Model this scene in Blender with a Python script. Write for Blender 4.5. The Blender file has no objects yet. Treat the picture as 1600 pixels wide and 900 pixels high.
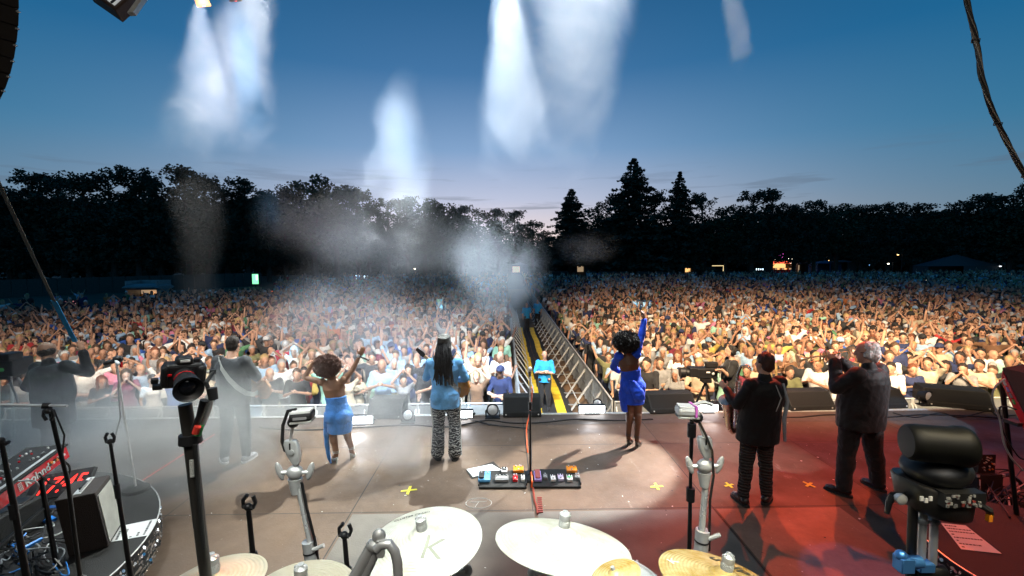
import bpy, bmesh, math, random
import numpy as np
from mathutils import Vector, Matrix, Euler, Quaternion, noise as mnoise
R = math.radians
rnd = random.Random(7)
scn = bpy.context.scene
COL = scn.collection

# ------------------------------------------------------------------ camera
CAM_H = 2.87; FPX = 711.0
PITCH, YAW, ROLL = math.atan(50/711.0), R(0.9), R(0.35)
cam_data = bpy.data.cameras.new('camera'); cam = bpy.data.objects.new('camera', cam_data); COL.objects.link(cam)
cam_data.sensor_width = 36.0; cam_data.lens = 36.0*FPX/1600.0
cam_data.clip_start = 0.05; cam_data.clip_end = 4000
CM = Matrix.Rotation(-YAW, 3, 'Z') @ Matrix.Rotation(R(90)-PITCH, 3, 'X') @ Matrix.Rotation(-ROLL, 3, 'Z')
cam.matrix_world = Matrix.Translation((0, 0, CAM_H)) @ CM.to_4x4()
scn.camera = cam
GZ = -1.65                                   # the field lies this far below the stage floor
CAMP = Vector((0, 0, CAM_H))
def ray(u, v):
    return CM @ Vector(((u-800)/FPX, (450-v)/FPX, -1.0))
def P(u, v, z=0.0):                          # a point of the plane at height z
    d = ray(u, v); t = (z-CAM_H)/d.z
    return CAMP + d*t
def D(u, v, y):                              # a point at distance y in front
    d = ray(u, v); return CAMP + d*(y/d.y)
def proj(p):
    q = CM.transposed() @ (Vector(p)-CAMP)
    if q.z > -0.1: return (-9999, -9999)
    return (800+FPX*q.x/-q.z, 450-FPX*q.y/-q.z)

# ------------------------------------------------------------------ world (dusk sky)
w = bpy.data.worlds.new("World"); scn.world = w; w.use_nodes = True
nt = w.node_tree; N = nt.nodes; L = nt.links; N.clear()
wo = N.new('ShaderNodeOutputWorld'); bg = N.new('ShaderNodeBackground'); L.new(bg.outputs[0], wo.inputs[0])
tc = N.new('ShaderNodeTexCoord'); sep = N.new('ShaderNodeSeparateXYZ'); L.new(tc.outputs['Generated'], sep.inputs[0])
def nmath(op, a, b=None, c=None):
    m = N.new('ShaderNodeMath'); m.operation = op
    for i, x in enumerate((a, b, c)):
        if x is None: continue
        if isinstance(x, (int, float)): m.inputs[i].default_value = x
        else: L.new(x, m.inputs[i])
    return m.outputs[0]
def wramp(fac, stops):
    r = N.new('ShaderNodeValToRGB'); L.new(fac, r.inputs[0]); e = r.color_ramp.elements
    while len(e) < len(stops): e.new(0.5)
    for k, (p, c) in enumerate(stops): e[k].position = p; e[k].color = (*c, 1)
    return r.outputs[0]
z = sep.outputs['Z']
side = wramp(z, [(0.0, (.085,.17,.235)), (.08, (.065,.165,.25)), (.2, (.018,.145,.27)), (.36, (.003,.105,.245)), (.52, (.001,.070,.185)), (1, (.001,.03,.10))])
glow = wramp(z, [(0.0, (1.0,.72,.58)), (.05, (.74,.63,.64)), (.12, (.46,.50,.65)), (.22, (.20,.33,.54)), (.36, (.05,.16,.34)), (.52, (.012,.09,.22)), (1, (.002,.03,.10))])
az = nmath('ARCTAN2', sep.outputs['X'], sep.outputs['Y'])
g = nmath('POWER', 2.718, nmath('MULTIPLY', nmath('POWER', nmath('DIVIDE', nmath('ADD', az, 0.05), 0.58), 2.0), -1.0))
mx = N.new('ShaderNodeMixRGB'); L.new(g, mx.inputs[0]); L.new(side, mx.inputs[1]); L.new(glow, mx.inputs[2])
# thin dusky cloud streaks low over the trees
vm = N.new('ShaderNodeVectorMath'); vm.operation = 'MULTIPLY'; L.new(tc.outputs['Generated'], vm.inputs[0]); vm.inputs[1].default_value = (3.2, 3.2, 40)
nz = N.new('ShaderNodeTexNoise'); L.new(vm.outputs[0], nz.inputs['Vector']); nz.inputs['Scale'].default_value = 1.6; nz.inputs['Detail'].default_value = 5
cl = wramp(nz.outputs['Fac'], [(.57, (0,0,0)), (.66, (1,1,1))])
band = wramp(z, [(.05, (0,0,0)), (.09, (1,1,1)), (.15, (.6,.6,.6)), (.20, (0,0,0))])
cm_ = nmath('MULTIPLY', nmath('MULTIPLY', cl, band), 0.5)
mx2 = N.new('ShaderNodeMixRGB'); L.new(cm_, mx2.inputs[0]); L.new(mx.outputs[0], mx2.inputs[1]); mx2.inputs[2].default_value = (.09,.12,.17,1)
# the Sky Texture itself, sun below the horizon behind the trees
sky = N.new('ShaderNodeTexSky'); sky.sky_type = 'NISHITA'; sky.sun_disc = False
sky.sun_elevation = R(-3.0); sky.sun_rotation = R(-4)
add = N.new('ShaderNodeMixRGB'); add.blend_type = 'ADD'; add.inputs[0].default_value = 0.03
L.new(mx2.outputs[0], add.inputs[1]); L.new(sky.outputs[0], add.inputs[2])
L.new(add.outputs[0], bg.inputs[0]); bg.inputs[1].default_value = 1.12

scn.view_settings.view_transform = 'Standard'; scn.view_settings.look = 'None'
scn.view_settings.exposure = 0.0; scn.view_settings.gamma = 1.0; scn.view_settings.use_curve_mapping = False
cy = scn.cycles
cy.use_denoising = True
try: cy.denoiser = 'OPENIMAGEDENOISE'
except Exception: pass
cy.max_bounces = 5; cy.diffuse_bounces = 2; cy.glossy_bounces = 3; cy.transmission_bounces = 3
cy.volume_bounces = 0; cy.transparent_max_bounces = 24
cy.volume_step_rate = 1.0; cy.volume_max_steps = 96
cy.caustics_reflective = False; cy.caustics_refractive = False
cy.sample_clamp_indirect = 4.0
cy.use_light_tree = True

# ------------------------------------------------------------------ stage lights (in the roof rig over and behind the camera) and an added fill
def spot(name, loc, target, watts, color, deg=40, blend=.4, r=.08, parent=None):
    l = bpy.data.lights.new(name, 'SPOT'); l.energy = watts; l.color = color
    l.spot_size = R(deg); l.spot_blend = blend; l.shadow_soft_size = r
    o = bpy.data.objects.new(name, l); COL.objects.link(o); o.location = loc
    d = Vector(target)-Vector(loc); o.rotation_euler = d.to_track_quat('-Z', 'Y').to_euler()
    return o
WARM = (1.0, .80, .58); WHITE = (1.0, .97, .90); RED = (1.0, .10, .022); CYAN = (.12, .55, 1.0); COOL = (.72, .9, 1.0)
# audience wash: rows of blinders above the stage front
GOLD = (1.0, .75, .48)
for x_, tx, ty, e_, c_ in ((-7, -13, 15.5, 8500, (1.0,.86,.70)), (-2.5, -6, 15.5, 11500, (1.0,.90,.78)), (2.5, 7, 16, 21000, GOLD), (7, 15, 15.5, 25000, GOLD)):
    spot('audience_wash', (x_, 3.0, 8.2), (tx, ty, GZ), e_*1.0, c_, 56, 1.0, .10)
spot('audience_wash', (4, 3.0, 9), (12, 31, GZ), 9500, GOLD, 34, 1.0, .15)
spot('audience_wash', (-4, 3.0, 9), (-9, 29, GZ), 4500, WARM, 34, 1.0, .15)
spot('audience_wash', (.3, 3.0, 8.4), (1.3, 18, GZ), 5200, (1.0,.88,.72), 44, 1.0, .12)
# keys on the performers from the front truss, so their shadows fall towards the camera and to the left
spot('key_light', (P(990, 700).x+3.1, P(990, 700).y+2.3, 5.6), P(925, 728), 7500, WHITE, 18, .35, .04)
spot('key_light', (P(540, 715).x+1.3, 10.2, 6.4), P(455, 775), 5200, (.97,1.0,.93), 38, .6, .05)
spot('key_light', (P(695, 720).x+3.4, 8.9, 6.2), P(605, 790), 2800, (.97,1.0,.93), 26, .6, .05)
spot('back_light', (1.0, -2.2, 7.2), P(740, 830), 330, (1.0,.97,.90), 44, .9, .3)
spot('side_light', (8.8, 2.8, 4.6), (4.5, 5.7, 1.3), 2600, (.95,.97,1.0), 17, .6, .06)
spot('side_light', (6.2, 1.0, 5.6), (4.2, 5.6, 1.2), 160, (1.0,.9,.8), 34, .6, .06)
spot('stage_wash', (0.0, -3.0, 8.5), (0, 7.2, .4), 260, (1.0,.76,.52), 84, .9, .4)
spot('red_wash', (7.5, 10.4, 7.2), P(1330, 790), 2900, RED, 46, .8, .08)
spot('red_wash', (4.8, 10.6, 7.2), P(1300, 870), 2000, RED, 28, .9, .08)
spot('red_wash', (8.5, 2.4, 7.0), P(1540, 740), 1100, RED, 50, .8, .08)
al = bpy.data.lights.new('foreground_fill', 'AREA'); al.shape = 'RECTANGLE'; al.size = 7; al.size_y = 2.5; al.energy = 80; al.color = (.95,.97,.93)  # soft area fill added to brighten the foreground chrome
ao = bpy.data.objects.new('foreground_fill', al); COL.objects.link(ao); ao.location = (-.3, -1.6, 6.0); ao.rotation_euler = (V0 := Vector((0, 3.2, -4.4))).to_track_quat('-Z', 'Y').to_euler()
spot('drum_light', (-.3, .9, 4.9), (-.25, 1.75, 1.75), 520, (.93,1.0,.96), 40, .7, .06)
spot('drum_light', (.5, .8, 5.0), (.42, 1.65, 1.75), 420, (.93,1.0,.96), 36, .7, .06)
spot('drum_light', (2.0, .6, 4.2), (.9, 1.5, 1.6), 200, (1.0,.84,.5), 34, .7, .06)
spot('stand_light', (-2.6, .4, 5.0), (-1.2, 2.0, 1.6), 150, (.95,1.0,.98), 50, .8, .08)
spot('stand_light', (2.6, .6, 5.0), (.95, 2.2, 1.9), 170, (1.0,.95,.88), 24, .8, .08)
spot('keys_light', (-5.5, 1.5, 5.0), (-3.0, 4.2, .5), 330, (.85,.95,1.0), 60, .8, .08)
spot('blue_beam', (6.6, 3.0, 6.8), P(1460, 632, .35), 2600, CYAN, 9, .15, .03)
spot('blue_beam', (2.2, -.5, 5.2), P(1430, 880, .6), 700, (.04,.3,1.0), 9, .2, .03)
for u_, v_, e_, a_ in ((1002, 478, 26000, 2.7), (440, 562, 7500, 4.2), (690, 478, 16000, 2.6), (1075, 500, 9000, 1.8), (205, 600, 3400, 4.5), (375, 618, 3200, 4), (735, 600, 2600, 5), (1340, 560, 2500, 2.4), (175, 500, 2000, 1.2)):
    spot('blue_beam', (-2+4*(u_ > 800), 3.0, 8.9), P(u_, v_, GZ+1.5), e_*4, (.10,.55,1.0), a_, .35, .03)

# ------------------------------------------------------------------ materials
def new_mat(name):
    m = bpy.data.materials.new(name); m.use_nodes = True
    return m, m.node_tree.nodes, m.node_tree.links, m.node_tree.nodes['Principled BSDF']
def setin(b, key, val):
    if key in b.inputs: b.inputs[key].default_value = val
def mat(name, color, rough=.6, metal=0.0, var=.12, nscale=8.0, bump=0.0, bscale=60.0, spec=.5, coat=0.0, obj_color=False, attr=None, emit=None, estr=0.0, sheen=0.0, stretch=(1,1,1)):
    m, n, l, b = new_mat(name)
    setin(b, 'Roughness', rough); setin(b, 'Metallic', metal); setin(b, 'Specular IOR Level', spec); setin(b, 'Coat Weight', coat)
    setin(b, 'Sheen Weight', sheen)
    tcn = n.new('ShaderNodeTexCoord'); mp = n.new('ShaderNodeMapping'); mp.inputs['Scale'].default_value = stretch
    l.new(tcn.outputs['Object'], mp.inputs[0])
    nz = n.new('ShaderNodeTexNoise'); nz.inputs['Scale'].default_value = nscale; nz.inputs['Detail'].default_value = 4
    l.new(mp.outputs[0], nz.inputs['Vector'])
    mr = n.new('ShaderNodeMapRange'); mr.inputs[1].default_value = .3; mr.inputs[2].default_value = .7
    mr.inputs[3].default_value = 1-var; mr.inputs[4].default_value = 1+var; l.new(nz.outputs['Fac'], mr.inputs[0])
    hs = n.new('ShaderNodeHueSaturation'); l.new(mr.outputs[0], hs.inputs['Value'])
    if obj_color:
        oi = n.new('ShaderNodeObjectInfo'); l.new(oi.outputs['Color'], hs.inputs['Color'])
    elif attr:
        at = n.new('ShaderNodeAttribute'); at.attribute_name = attr; l.new(at.outputs['Color'], hs.inputs['Color'])
    else: hs.inputs['Color'].default_value = (*color, 1)
    l.new(hs.outputs[0], b.inputs['Base Color'])
    mr2 = n.new('ShaderNodeMapRange'); mr2.inputs[3].default_value = max(0, rough-.08); mr2.inputs[4].default_value = min(1, rough+.1)
    l.new(nz.outputs['Fac'], mr2.inputs[0]); l.new(mr2.outputs[0], b.inputs['Roughness'])
    if bump > 0:
        n2 = n.new('ShaderNodeTexNoise'); n2.inputs['Scale'].default_value = bscale; n2.inputs['Detail'].default_value = 3
        l.new(mp.outputs[0], n2.inputs['Vector'])
        bp = n.new('ShaderNodeBump'); bp.inputs['Strength'].default_value = bump; bp.inputs['Distance'].default_value = .02
        l.new(n2.outputs['Fac'], bp.inputs['Height']); l.new(bp.outputs[0], b.inputs['Normal'])
    if emit: b.inputs['Emission Color'].default_value = (*emit, 1); b.inputs['Emission Strength'].default_value = estr
    return m
M = {}
M['black'] = mat('black_plastic', (.012,.012,.013), .45, var=.3)
M['blackrubber'] = mat('black_rubber', (.018,.017,.016), .75, var=.3, bump=.2)
M['blackpaint'] = mat('black_cabinet_paint', (.012,.012,.011), .7, var=.25, bump=.5, bscale=220)
M['blackmetal'] = mat('black_metal', (.02,.02,.02), .35, metal=.5, var=.3)
M['blacksatin'] = mat('black_tarnished_paint', (.03,.028,.025), .35, var=.3, nscale=14)
M['grille'] = mat('black_grille', (.010,.010,.009), .85, var=.3, bump=.8, bscale=400)
M['chrome'] = mat('chrome', (.84,.85,.83), .25, metal=.5, var=.08)
M['steel'] = mat('brushed_steel', (.66,.67,.66), .38, metal=.5, var=.15, bump=.1)
M['alu'] = mat('aluminium', (.72,.73,.71), .42, metal=.5, var=.12, nscale=20)
M['galv'] = mat('galvanised_steel', (.52,.53,.52), .5, metal=.2, var=.2, nscale=5)
M['galvdull'] = mat('dull_barrier_sheet', (.30,.31,.31), .55, metal=.35, var=.22, nscale=3)
M['white'] = mat('white_paint', (.78,.78,.76), .5, var=.06)
M['paper'] = mat('paper', (.72,.73,.72), .8, var=.05)
M['ink'] = mat('ink', (.03,.03,.035), .7, var=.1)
M['red'] = mat('red_lacquer', (.62,.015,.02), .25, var=.08, coat=.3)
M['orange'] = mat('orange_enamel', (.85,.28,.02), .3, var=.08)
M['blue'] = mat('blue_enamel', (.03,.22,.65), .35, var=.08)
M['yellow'] = mat('yellow_plastic', (.72,.50,.02), .55, var=.2, nscale=4)
M['purple'] = mat('lilac_enamel', (.42,.30,.72), .4, var=.08)
M['green'] = mat('green_plastic', (.05,.42,.12), .5, var=.1)
M['grey'] = mat('grey_plastic', (.22,.22,.22), .5, var=.15)
M['cream'] = mat('cream_cloth', (.55,.56,.52), .8, var=.1, bump=.6, bscale=300)
M['tape'] = mat('yellow_tape', (.72,.68,.05), .6, var=.1)
M['redglow'] = mat('red_led', (.2,.0,.0), .5, emit=(1.0,.03,.02), estr=3.0)
M['cable'] = mat('black_cable', (.014,.014,.014), .5, var=.2)
M['cabcol'] = mat('grey_cable', (.35,.36,.36), .5, var=.2)
M['cloth'] = mat('printed_cloth', (1,1,1), .85, var=.16, nscale=14, bump=.5, bscale=26, obj_color=True, sheen=.1)
M['skin'] = mat('skin', (1,1,1), .5, var=.06, nscale=12, obj_color=True)
M['hair'] = mat('hair', (1,1,1), .6, var=.25, nscale=40, bump=.8, bscale=120, obj_color=True, stretch=(1,1,.25))
M['eye'] = mat('eye_dark', (.03,.02,.018), .4, var=.1)
M['mouth'] = mat('mouth', (.30,.05,.045), .5, var=.1)
M['teeth'] = mat('teeth', (.75,.72,.66), .4, var=.05)
M['crowd'] = mat('crowd_clothes_and_skin', (1,1,1), .8, var=.12, nscale=6, attr='col')
M['bark'] = mat('bark', (.06,.045,.035), .9, var=.3, bump=.6, bscale=14)
M['leaf'] = mat('pine_foliage', (.035,.05,.03), .8, var=.4, nscale=1.0)
M['leaf2'] = mat('broadleaf_foliage', (.04,.06,.028), .8, var=.4, nscale=1.0)
M['lampglass'] = mat('lamp_glass', (.8,.8,.7), .3, emit=(1.0,.93,.75), estr=9.0)

# ------------------------------------------------------------------ mesh building helpers
def frame(d, up=(0,0,1)):                    # 3x3 with local z along d
    d = Vector(d).normalized(); up = Vector(up)
    if abs(d.dot(up)) > .98: up = Vector((0,1,0))
    x = up.cross(d).normalized(); y = d.cross(x)
    return Matrix((x, y, d)).transposed()
class MB:
    def __init__(s): s.v = []; s.f = []; s.m = []; s.mats = []
    def mi(s, m):
        if m is None: m = M['black']
        if isinstance(m, str): m = M[m]
        if m not in s.mats: s.mats.append(m)
        return s.mats.index(m)
    def add(s, vs, fs, m=None):
        o = len(s.v); k = s.mi(m); s.v += [tuple(v) for v in vs]
        for f in fs: s.f.append(tuple(i+o for i in f)); s.m.append(k)
        return s
    def box(s, c, size, m=None, rot=None):
        hx, hy, hz = (q/2 for q in size); c = Vector(c); rot = rot or Matrix.Identity(3)
        vs = [c+rot@Vector((a*hx, b*hy, d*hz)) for a in (-1,1) for b in (-1,1) for d in (-1,1)]
        return s.add(vs, [(0,1,3,2),(4,6,7,5),(0,4,5,1),(2,3,7,6),(0,2,6,4),(1,5,7,3)], m)
    def hexa(s, pts, m=None):                # 8 points: bottom loop 0-3, top loop 4-7
        return s.add(pts, [(3,2,1,0),(4,5,6,7),(0,1,5,4),(1,2,6,5),(2,3,7,6),(3,0,4,7)], m)
    def bar(s, a, b, w, h, m=None, up=(0,0,1)):
        a, b = Vector(a), Vector(b); return s.box((a+b)/2, (w, h, (b-a).length), m, frame(b-a, up))
    def tube(s, pts, r, m=None, seg=8, closed=False):
        pts = [Vector(p) for p in pts]; n = len(pts)
        rr = r if isinstance(r, (list, tuple)) else [r]*n
        vs, fs = [], []; prev = None
        for i, p in enumerate(pts):
            t = (pts[min(i+1, n-1)]-pts[max(i-1, 0)])
            if t.length < 1e-9: t = Vector((0,0,1))
            t.normalize()
            if prev is None: F = frame(t); x = F.col[0]
            else:
                x = prev - t*prev.dot(t)
                x = x.normalized() if x.length > 1e-6 else frame(t).col[0]
            prev = x; y = t.cross(x)
            for k in range(seg):
                a = 2*math.pi*k/seg; vs.append(p+(x*math.cos(a)+y*math.sin(a))*rr[i])
        for i in range(n-1):
            for k in range(seg):
                k2 = (k+1) % seg; fs.append((i*seg+k, i*seg+k2, (i+1)*seg+k2, (i+1)*seg+k))
        fs.append(tuple(range(seg-1, -1, -1))); fs.append(tuple((n-1)*seg+k for k in range(seg)))
        return s.add(vs, fs, m)
    def lathe(s, prof, m=None, at=(0,0,0), rot=None, seg=24):
        at = Vector(at); rot = rot or Matrix.Identity(3); vs, fs = [], []
        for r, zz in prof:
            for k in range(seg):
                a = 2*math.pi*k/seg; vs.append(at+rot@Vector((max(r, 1e-5)*math.cos(a), max(r, 1e-5)*math.sin(a), zz)))
        n = len(prof)
        for i in range(n-1):
            for k in range(seg):
                k2 = (k+1) % seg; fs.append((i*seg+k, i*seg+k2, (i+1)*seg+k2, (i+1)*seg+k))
        fs.append(tuple(range(seg-1, -1, -1))); fs.append(tuple((n-1)*seg+k for k in range(seg)))
        return s.add(vs, fs, m)
    def cyl(s, a, b, r, m=None, seg=16, r2=None):
        a, b = Vector(a), Vector(b); h = (b-a).length
        return s.lathe([(r, 0), (r2 if r2 is not None else r, h)], m, a, frame(b-a), seg)
    def ell(s, c, rad, m=None, rot=None, seg=14, rings=9):
        if isinstance(rad, (int, float)): rad = (rad,)*3
        c = Vector(c); rot = rot or Matrix.Identity(3); vs, fs = [], []
        for i in range(1, rings):
            ph = math.pi*i/rings
            for k in range(seg):
                a = 2*math.pi*k/seg
                vs.append(c+rot@Vector((rad[0]*math.sin(ph)*math.cos(a), rad[1]*math.sin(ph)*math.sin(a), rad[2]*math.cos(ph))))
        t = len(vs); vs.append(c+rot@Vector((0,0,rad[2]))); vs.append(c+rot@Vector((0,0,-rad[2])))
        for i in range(rings-2):
            for k in range(seg):
                k2 = (k+1) % seg; fs.append((i*seg+k, (i+1)*seg+k, (i+1)*seg+k2, i*seg+k2))
        for k in range(seg):
            k2 = (k+1) % seg; fs.append((t, k, k2)); fs.append((t+1, (rings-2)*seg+k2, (rings-2)*seg+k))
        return s.add(vs, fs, m)
    def cap(s, a, b, ra, rb, m=None, seg=12):  # a tapered capsule
        a, b = Vector(a), Vector(b); d = b-a; h = max(d.length, 1e-4); F = frame(d)
        prof = [(ra*math.sin(t), -ra*math.cos(t)) for t in (0.25, .7, 1.15)]+[(ra, 0), ((ra+rb)/2, h/2), (rb, h)]+[(rb*math.cos(t), h+rb*math.sin(t)) for t in (.45, .9, 1.3)]
        return s.lathe(prof, m, a, F, seg)
    def loft(s, rings, m=None, seg=20, p=2.0):  # rings: (centre, half width vector, half depth vector)
        vs, fs = [], []
        for c, ax, ay in rings:
            c, ax, ay = Vector(c), Vector(ax), Vector(ay)
            for k in range(seg):
                a = 2*math.pi*k/seg; ca, sa = math.cos(a), math.sin(a)
                ca = math.copysign(abs(ca)**(2/p), ca); sa = math.copysign(abs(sa)**(2/p), sa)
                vs.append(c+ax*ca+ay*sa)
        n = len(rings)
        for i in range(n-1):
            for k in range(seg):
                k2 = (k+1) % seg; fs.append((i*seg+k, i*seg+k2, (i+1)*seg+k2, (i+1)*seg+k))
        fs.append(tuple(range(seg-1, -1, -1))); fs.append(tuple((n-1)*seg+k for k in range(seg)))
        return s.add(vs, fs, m)
    def prism(s, poly, m=None, origin=(0,0,0), ax=(1,0,0), ay=(0,0,1), thick=(0,.01,0)):
        o, ax, ay, th = Vector(origin), Vector(ax), Vector(ay), Vector(thick); n = len(poly)
        a = [o+ax*x+ay*y for x, y in poly]; b = [q+th for q in a]
        fs = [tuple(range(n)), tuple(range(2*n-1, n-1, -1))]+[(i, i+n, (i+1) % n+n, (i+1) % n) for i in range(n)]
        return s.add(a+b, fs, m)
    def mesh(s, name, smooth=False, origin=(0,0,0)):
        me = bpy.data.meshes.new(name); o = Vector(origin)
        me.from_pydata([Vector(v)-o for v in s.v], [], s.f)
        for mm in s.mats: me.materials.append(mm)
        me.polygons.foreach_set('material_index', s.m)
        bm = bmesh.new(); bm.from_mesh(me); bmesh.ops.recalc_face_normals(bm, faces=bm.faces); bm.to_mesh(me); bm.free()
        if smooth: me.polygons.foreach_set('use_smooth', [True]*len(me.polygons))
        me.update(); return me
def worldloc(o):
    p = Vector(o.location)
    while o.parent: o = o.parent; p += Vector(o.location)
    return p
def link(name, me, parent=None, loc=(0,0,0)):
    o = bpy.data.objects.new(name, me); COL.objects.link(o); o.location = loc
    if parent: o.parent = parent
    return o
def part(mb, name, parent=None, smooth=False, bevel=0.0, world=True, autosm=True, color=None):
    # a mesh object; when parented, its world-space geometry is shifted into the parent's frame
    off = worldloc(parent) if (parent and world) else Vector((0,0,0))
    if not parent and world and mb.v:       # a top-level mesh keeps its origin at its own base
        a = np.array(mb.v); off = Vector((float(a[:,0].mean()), float(a[:,1].mean()), float(a[:,2].min())))
    me = mb.mesh(name, smooth, off); o = link(name, me, parent, (0,0,0) if (parent or not world) else off)
    if bevel > 0:
        b = o.modifiers.new('bevel', 'BEVEL'); b.width = bevel; b.segments = 2; b.limit_method = 'ANGLE'; b.angle_limit = R(40)
    if smooth and autosm:
        try: me.set_sharp_from_angle(angle=R(42))
        except Exception: pass
    if color: o.color = (*color, 1)
    return o
def tag(o, label=None, cat=None, group=None, kind=None):
    if label: o['label'] = label
    if cat: o['category'] = cat
    if group: o['group'] = group
    if kind: o['kind'] = kind
    return o
def thing(name, label, cat, loc=(0,0,0), group=None, rotz=0.0):
    o = bpy.data.objects.new(name, None); COL.objects.link(o); o.location = loc; o.rotation_euler = (0,0,rotz)
    o.empty_display_size = .1
    return tag(o, label, cat, group)
def copy_tree(o, parent=None, loc=None, rotz=None, scale=None):
    c = o.copy(); COL.objects.link(c); c.parent = parent
    if loc is not None: c.location = loc
    if rotz is not None: c.rotation_euler = (0,0,rotz)
    if scale is not None: c.scale = scale if isinstance(scale, (tuple, list)) else (scale,)*3
    for ch in list(o.children): copy_tree(ch, c)
    return c
def text_mesh(name, s, size, m, parent, origin, ax, ay, extrude=.0008, align='LEFT', shear=0, bold=False):
    c = bpy.data.curves.new(name, 'FONT'); c.body = s; c.size = size; c.extrude = extrude; c.align_x = align; c.shear = shear
    if bold: c.offset = size*.018
    t = bpy.data.objects.new('tmp', c); me = evaluated(t)
    bpy.data.objects.remove(t)
    ax, ay = Vector(ax).normalized(), Vector(ay).normalized(); az_ = ax.cross(ay)
    X = Matrix((ax, ay, az_)).transposed().to_4x4(); off = worldloc(parent) if parent else Vector()
    me.transform(Matrix.Translation(Vector(origin)-off) @ X); me.materials.clear(); me.materials.append(M[m] if isinstance(m, str) else m)
    return link(name, me, parent)
TS = bpy.data.scenes.new('workbench')       # solids are fused in a scene of their own, removed at the end of the script
def evaluated(t):
    TS.collection.objects.link(t); vl = TS.view_layers[0]; vl.update(); dg = vl.depsgraph; dg.update()
    return bpy.data.meshes.new_from_object(t.evaluated_get(dg), depsgraph=dg)
def blob(mb, voxel=.012, smooth=6, factor=.5, wrinkle=0.0, wscale=9.0, decimate=None, name='blob'):
    # fuses overlapping closed solids into one continuous skin
    me = bpy.data.meshes.new(name); me.from_pydata([Vector(v) for v in mb.v], [], mb.f)
    bm = bmesh.new(); bm.from_mesh(me); bmesh.ops.recalc_face_normals(bm, faces=bm.faces); bm.to_mesh(me); bm.free()
    t = bpy.data.objects.new('tmp', me)
    r = t.modifiers.new('r', 'REMESH'); r.mode = 'VOXEL'; r.voxel_size = voxel; r.use_smooth_shade = True
    if smooth: q = t.modifiers.new('s', 'SMOOTH'); q.iterations = smooth; q.factor = factor
    out = evaluated(t); out.name = name
    bpy.data.objects.remove(t); bpy.data.meshes.remove(me)
    if wrinkle > 0:
        nv = len(out.vertices); co = np.empty(nv*3, np.float32); no = np.empty(nv*3, np.float32)
        out.vertices.foreach_get('co', co); out.vertices.foreach_get('normal', no); co = co.reshape(-1,3); no = no.reshape(-1,3)
        d = np.array([mnoise.noise(Vector((a*wscale, b*wscale, c*wscale*.7)))+.5*mnoise.noise(Vector((a*wscale*2.3, b*wscale*2.3, c*wscale*2.3))) for a, b, c in co.tolist()], np.float32)
        co += no*d[:,None]*wrinkle; out.vertices.foreach_set('co', co.ravel())
    out.polygons.foreach_set('use_smooth', [True]*len(out.polygons))
    return out
# ------------------------------------------------------------------ ground, stage, aisle
SE = 8.05                                    # stage front edge (y)
def grid_sheet(x0, x1, y0, y1, nx, ny, z, f=None):
    b = MB(); vs = []
    for j in range(ny+1):
        for i in range(nx+1):
            x = x0+(x1-x0)*i/nx; y = y0+(y1-y0)*j/ny; vs.append((x, y, z+(f(x, y) if f else 0)))
    fs = [(j*(nx+1)+i, j*(nx+1)+i+1, (j+1)*(nx+1)+i+1, (j+1)*(nx+1)+i) for j in range(ny) for i in range(nx)]
    return b, vs, fs
b, vs, fs = grid_sheet(-1500, 1500, -40, 1800, 30, 30, GZ)
M['field'] = mat('trampled_field_grass', (.045,.048,.026), .95, var=.5, nscale=.6, bump=.5, bscale=5)
b.add(vs, fs, M['field']); tag(part(b, 'ground', world=False), kind='structure')
M['matting'] = mat('brown_aisle_matting', (.16,.095,.05), .9, var=.35, nscale=1.6, bump=.6, bscale=9)
b = MB(); b.add([(.2, SE+.3, GZ+.004), (2.6, SE+.3, GZ+.004), (2.6, 62, GZ+.004), (.2, 62, GZ+.004)], [(0,1,2,3)], M['matting'])
tag(part(b, 'aisle_path', world=False), kind='structure')

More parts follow.
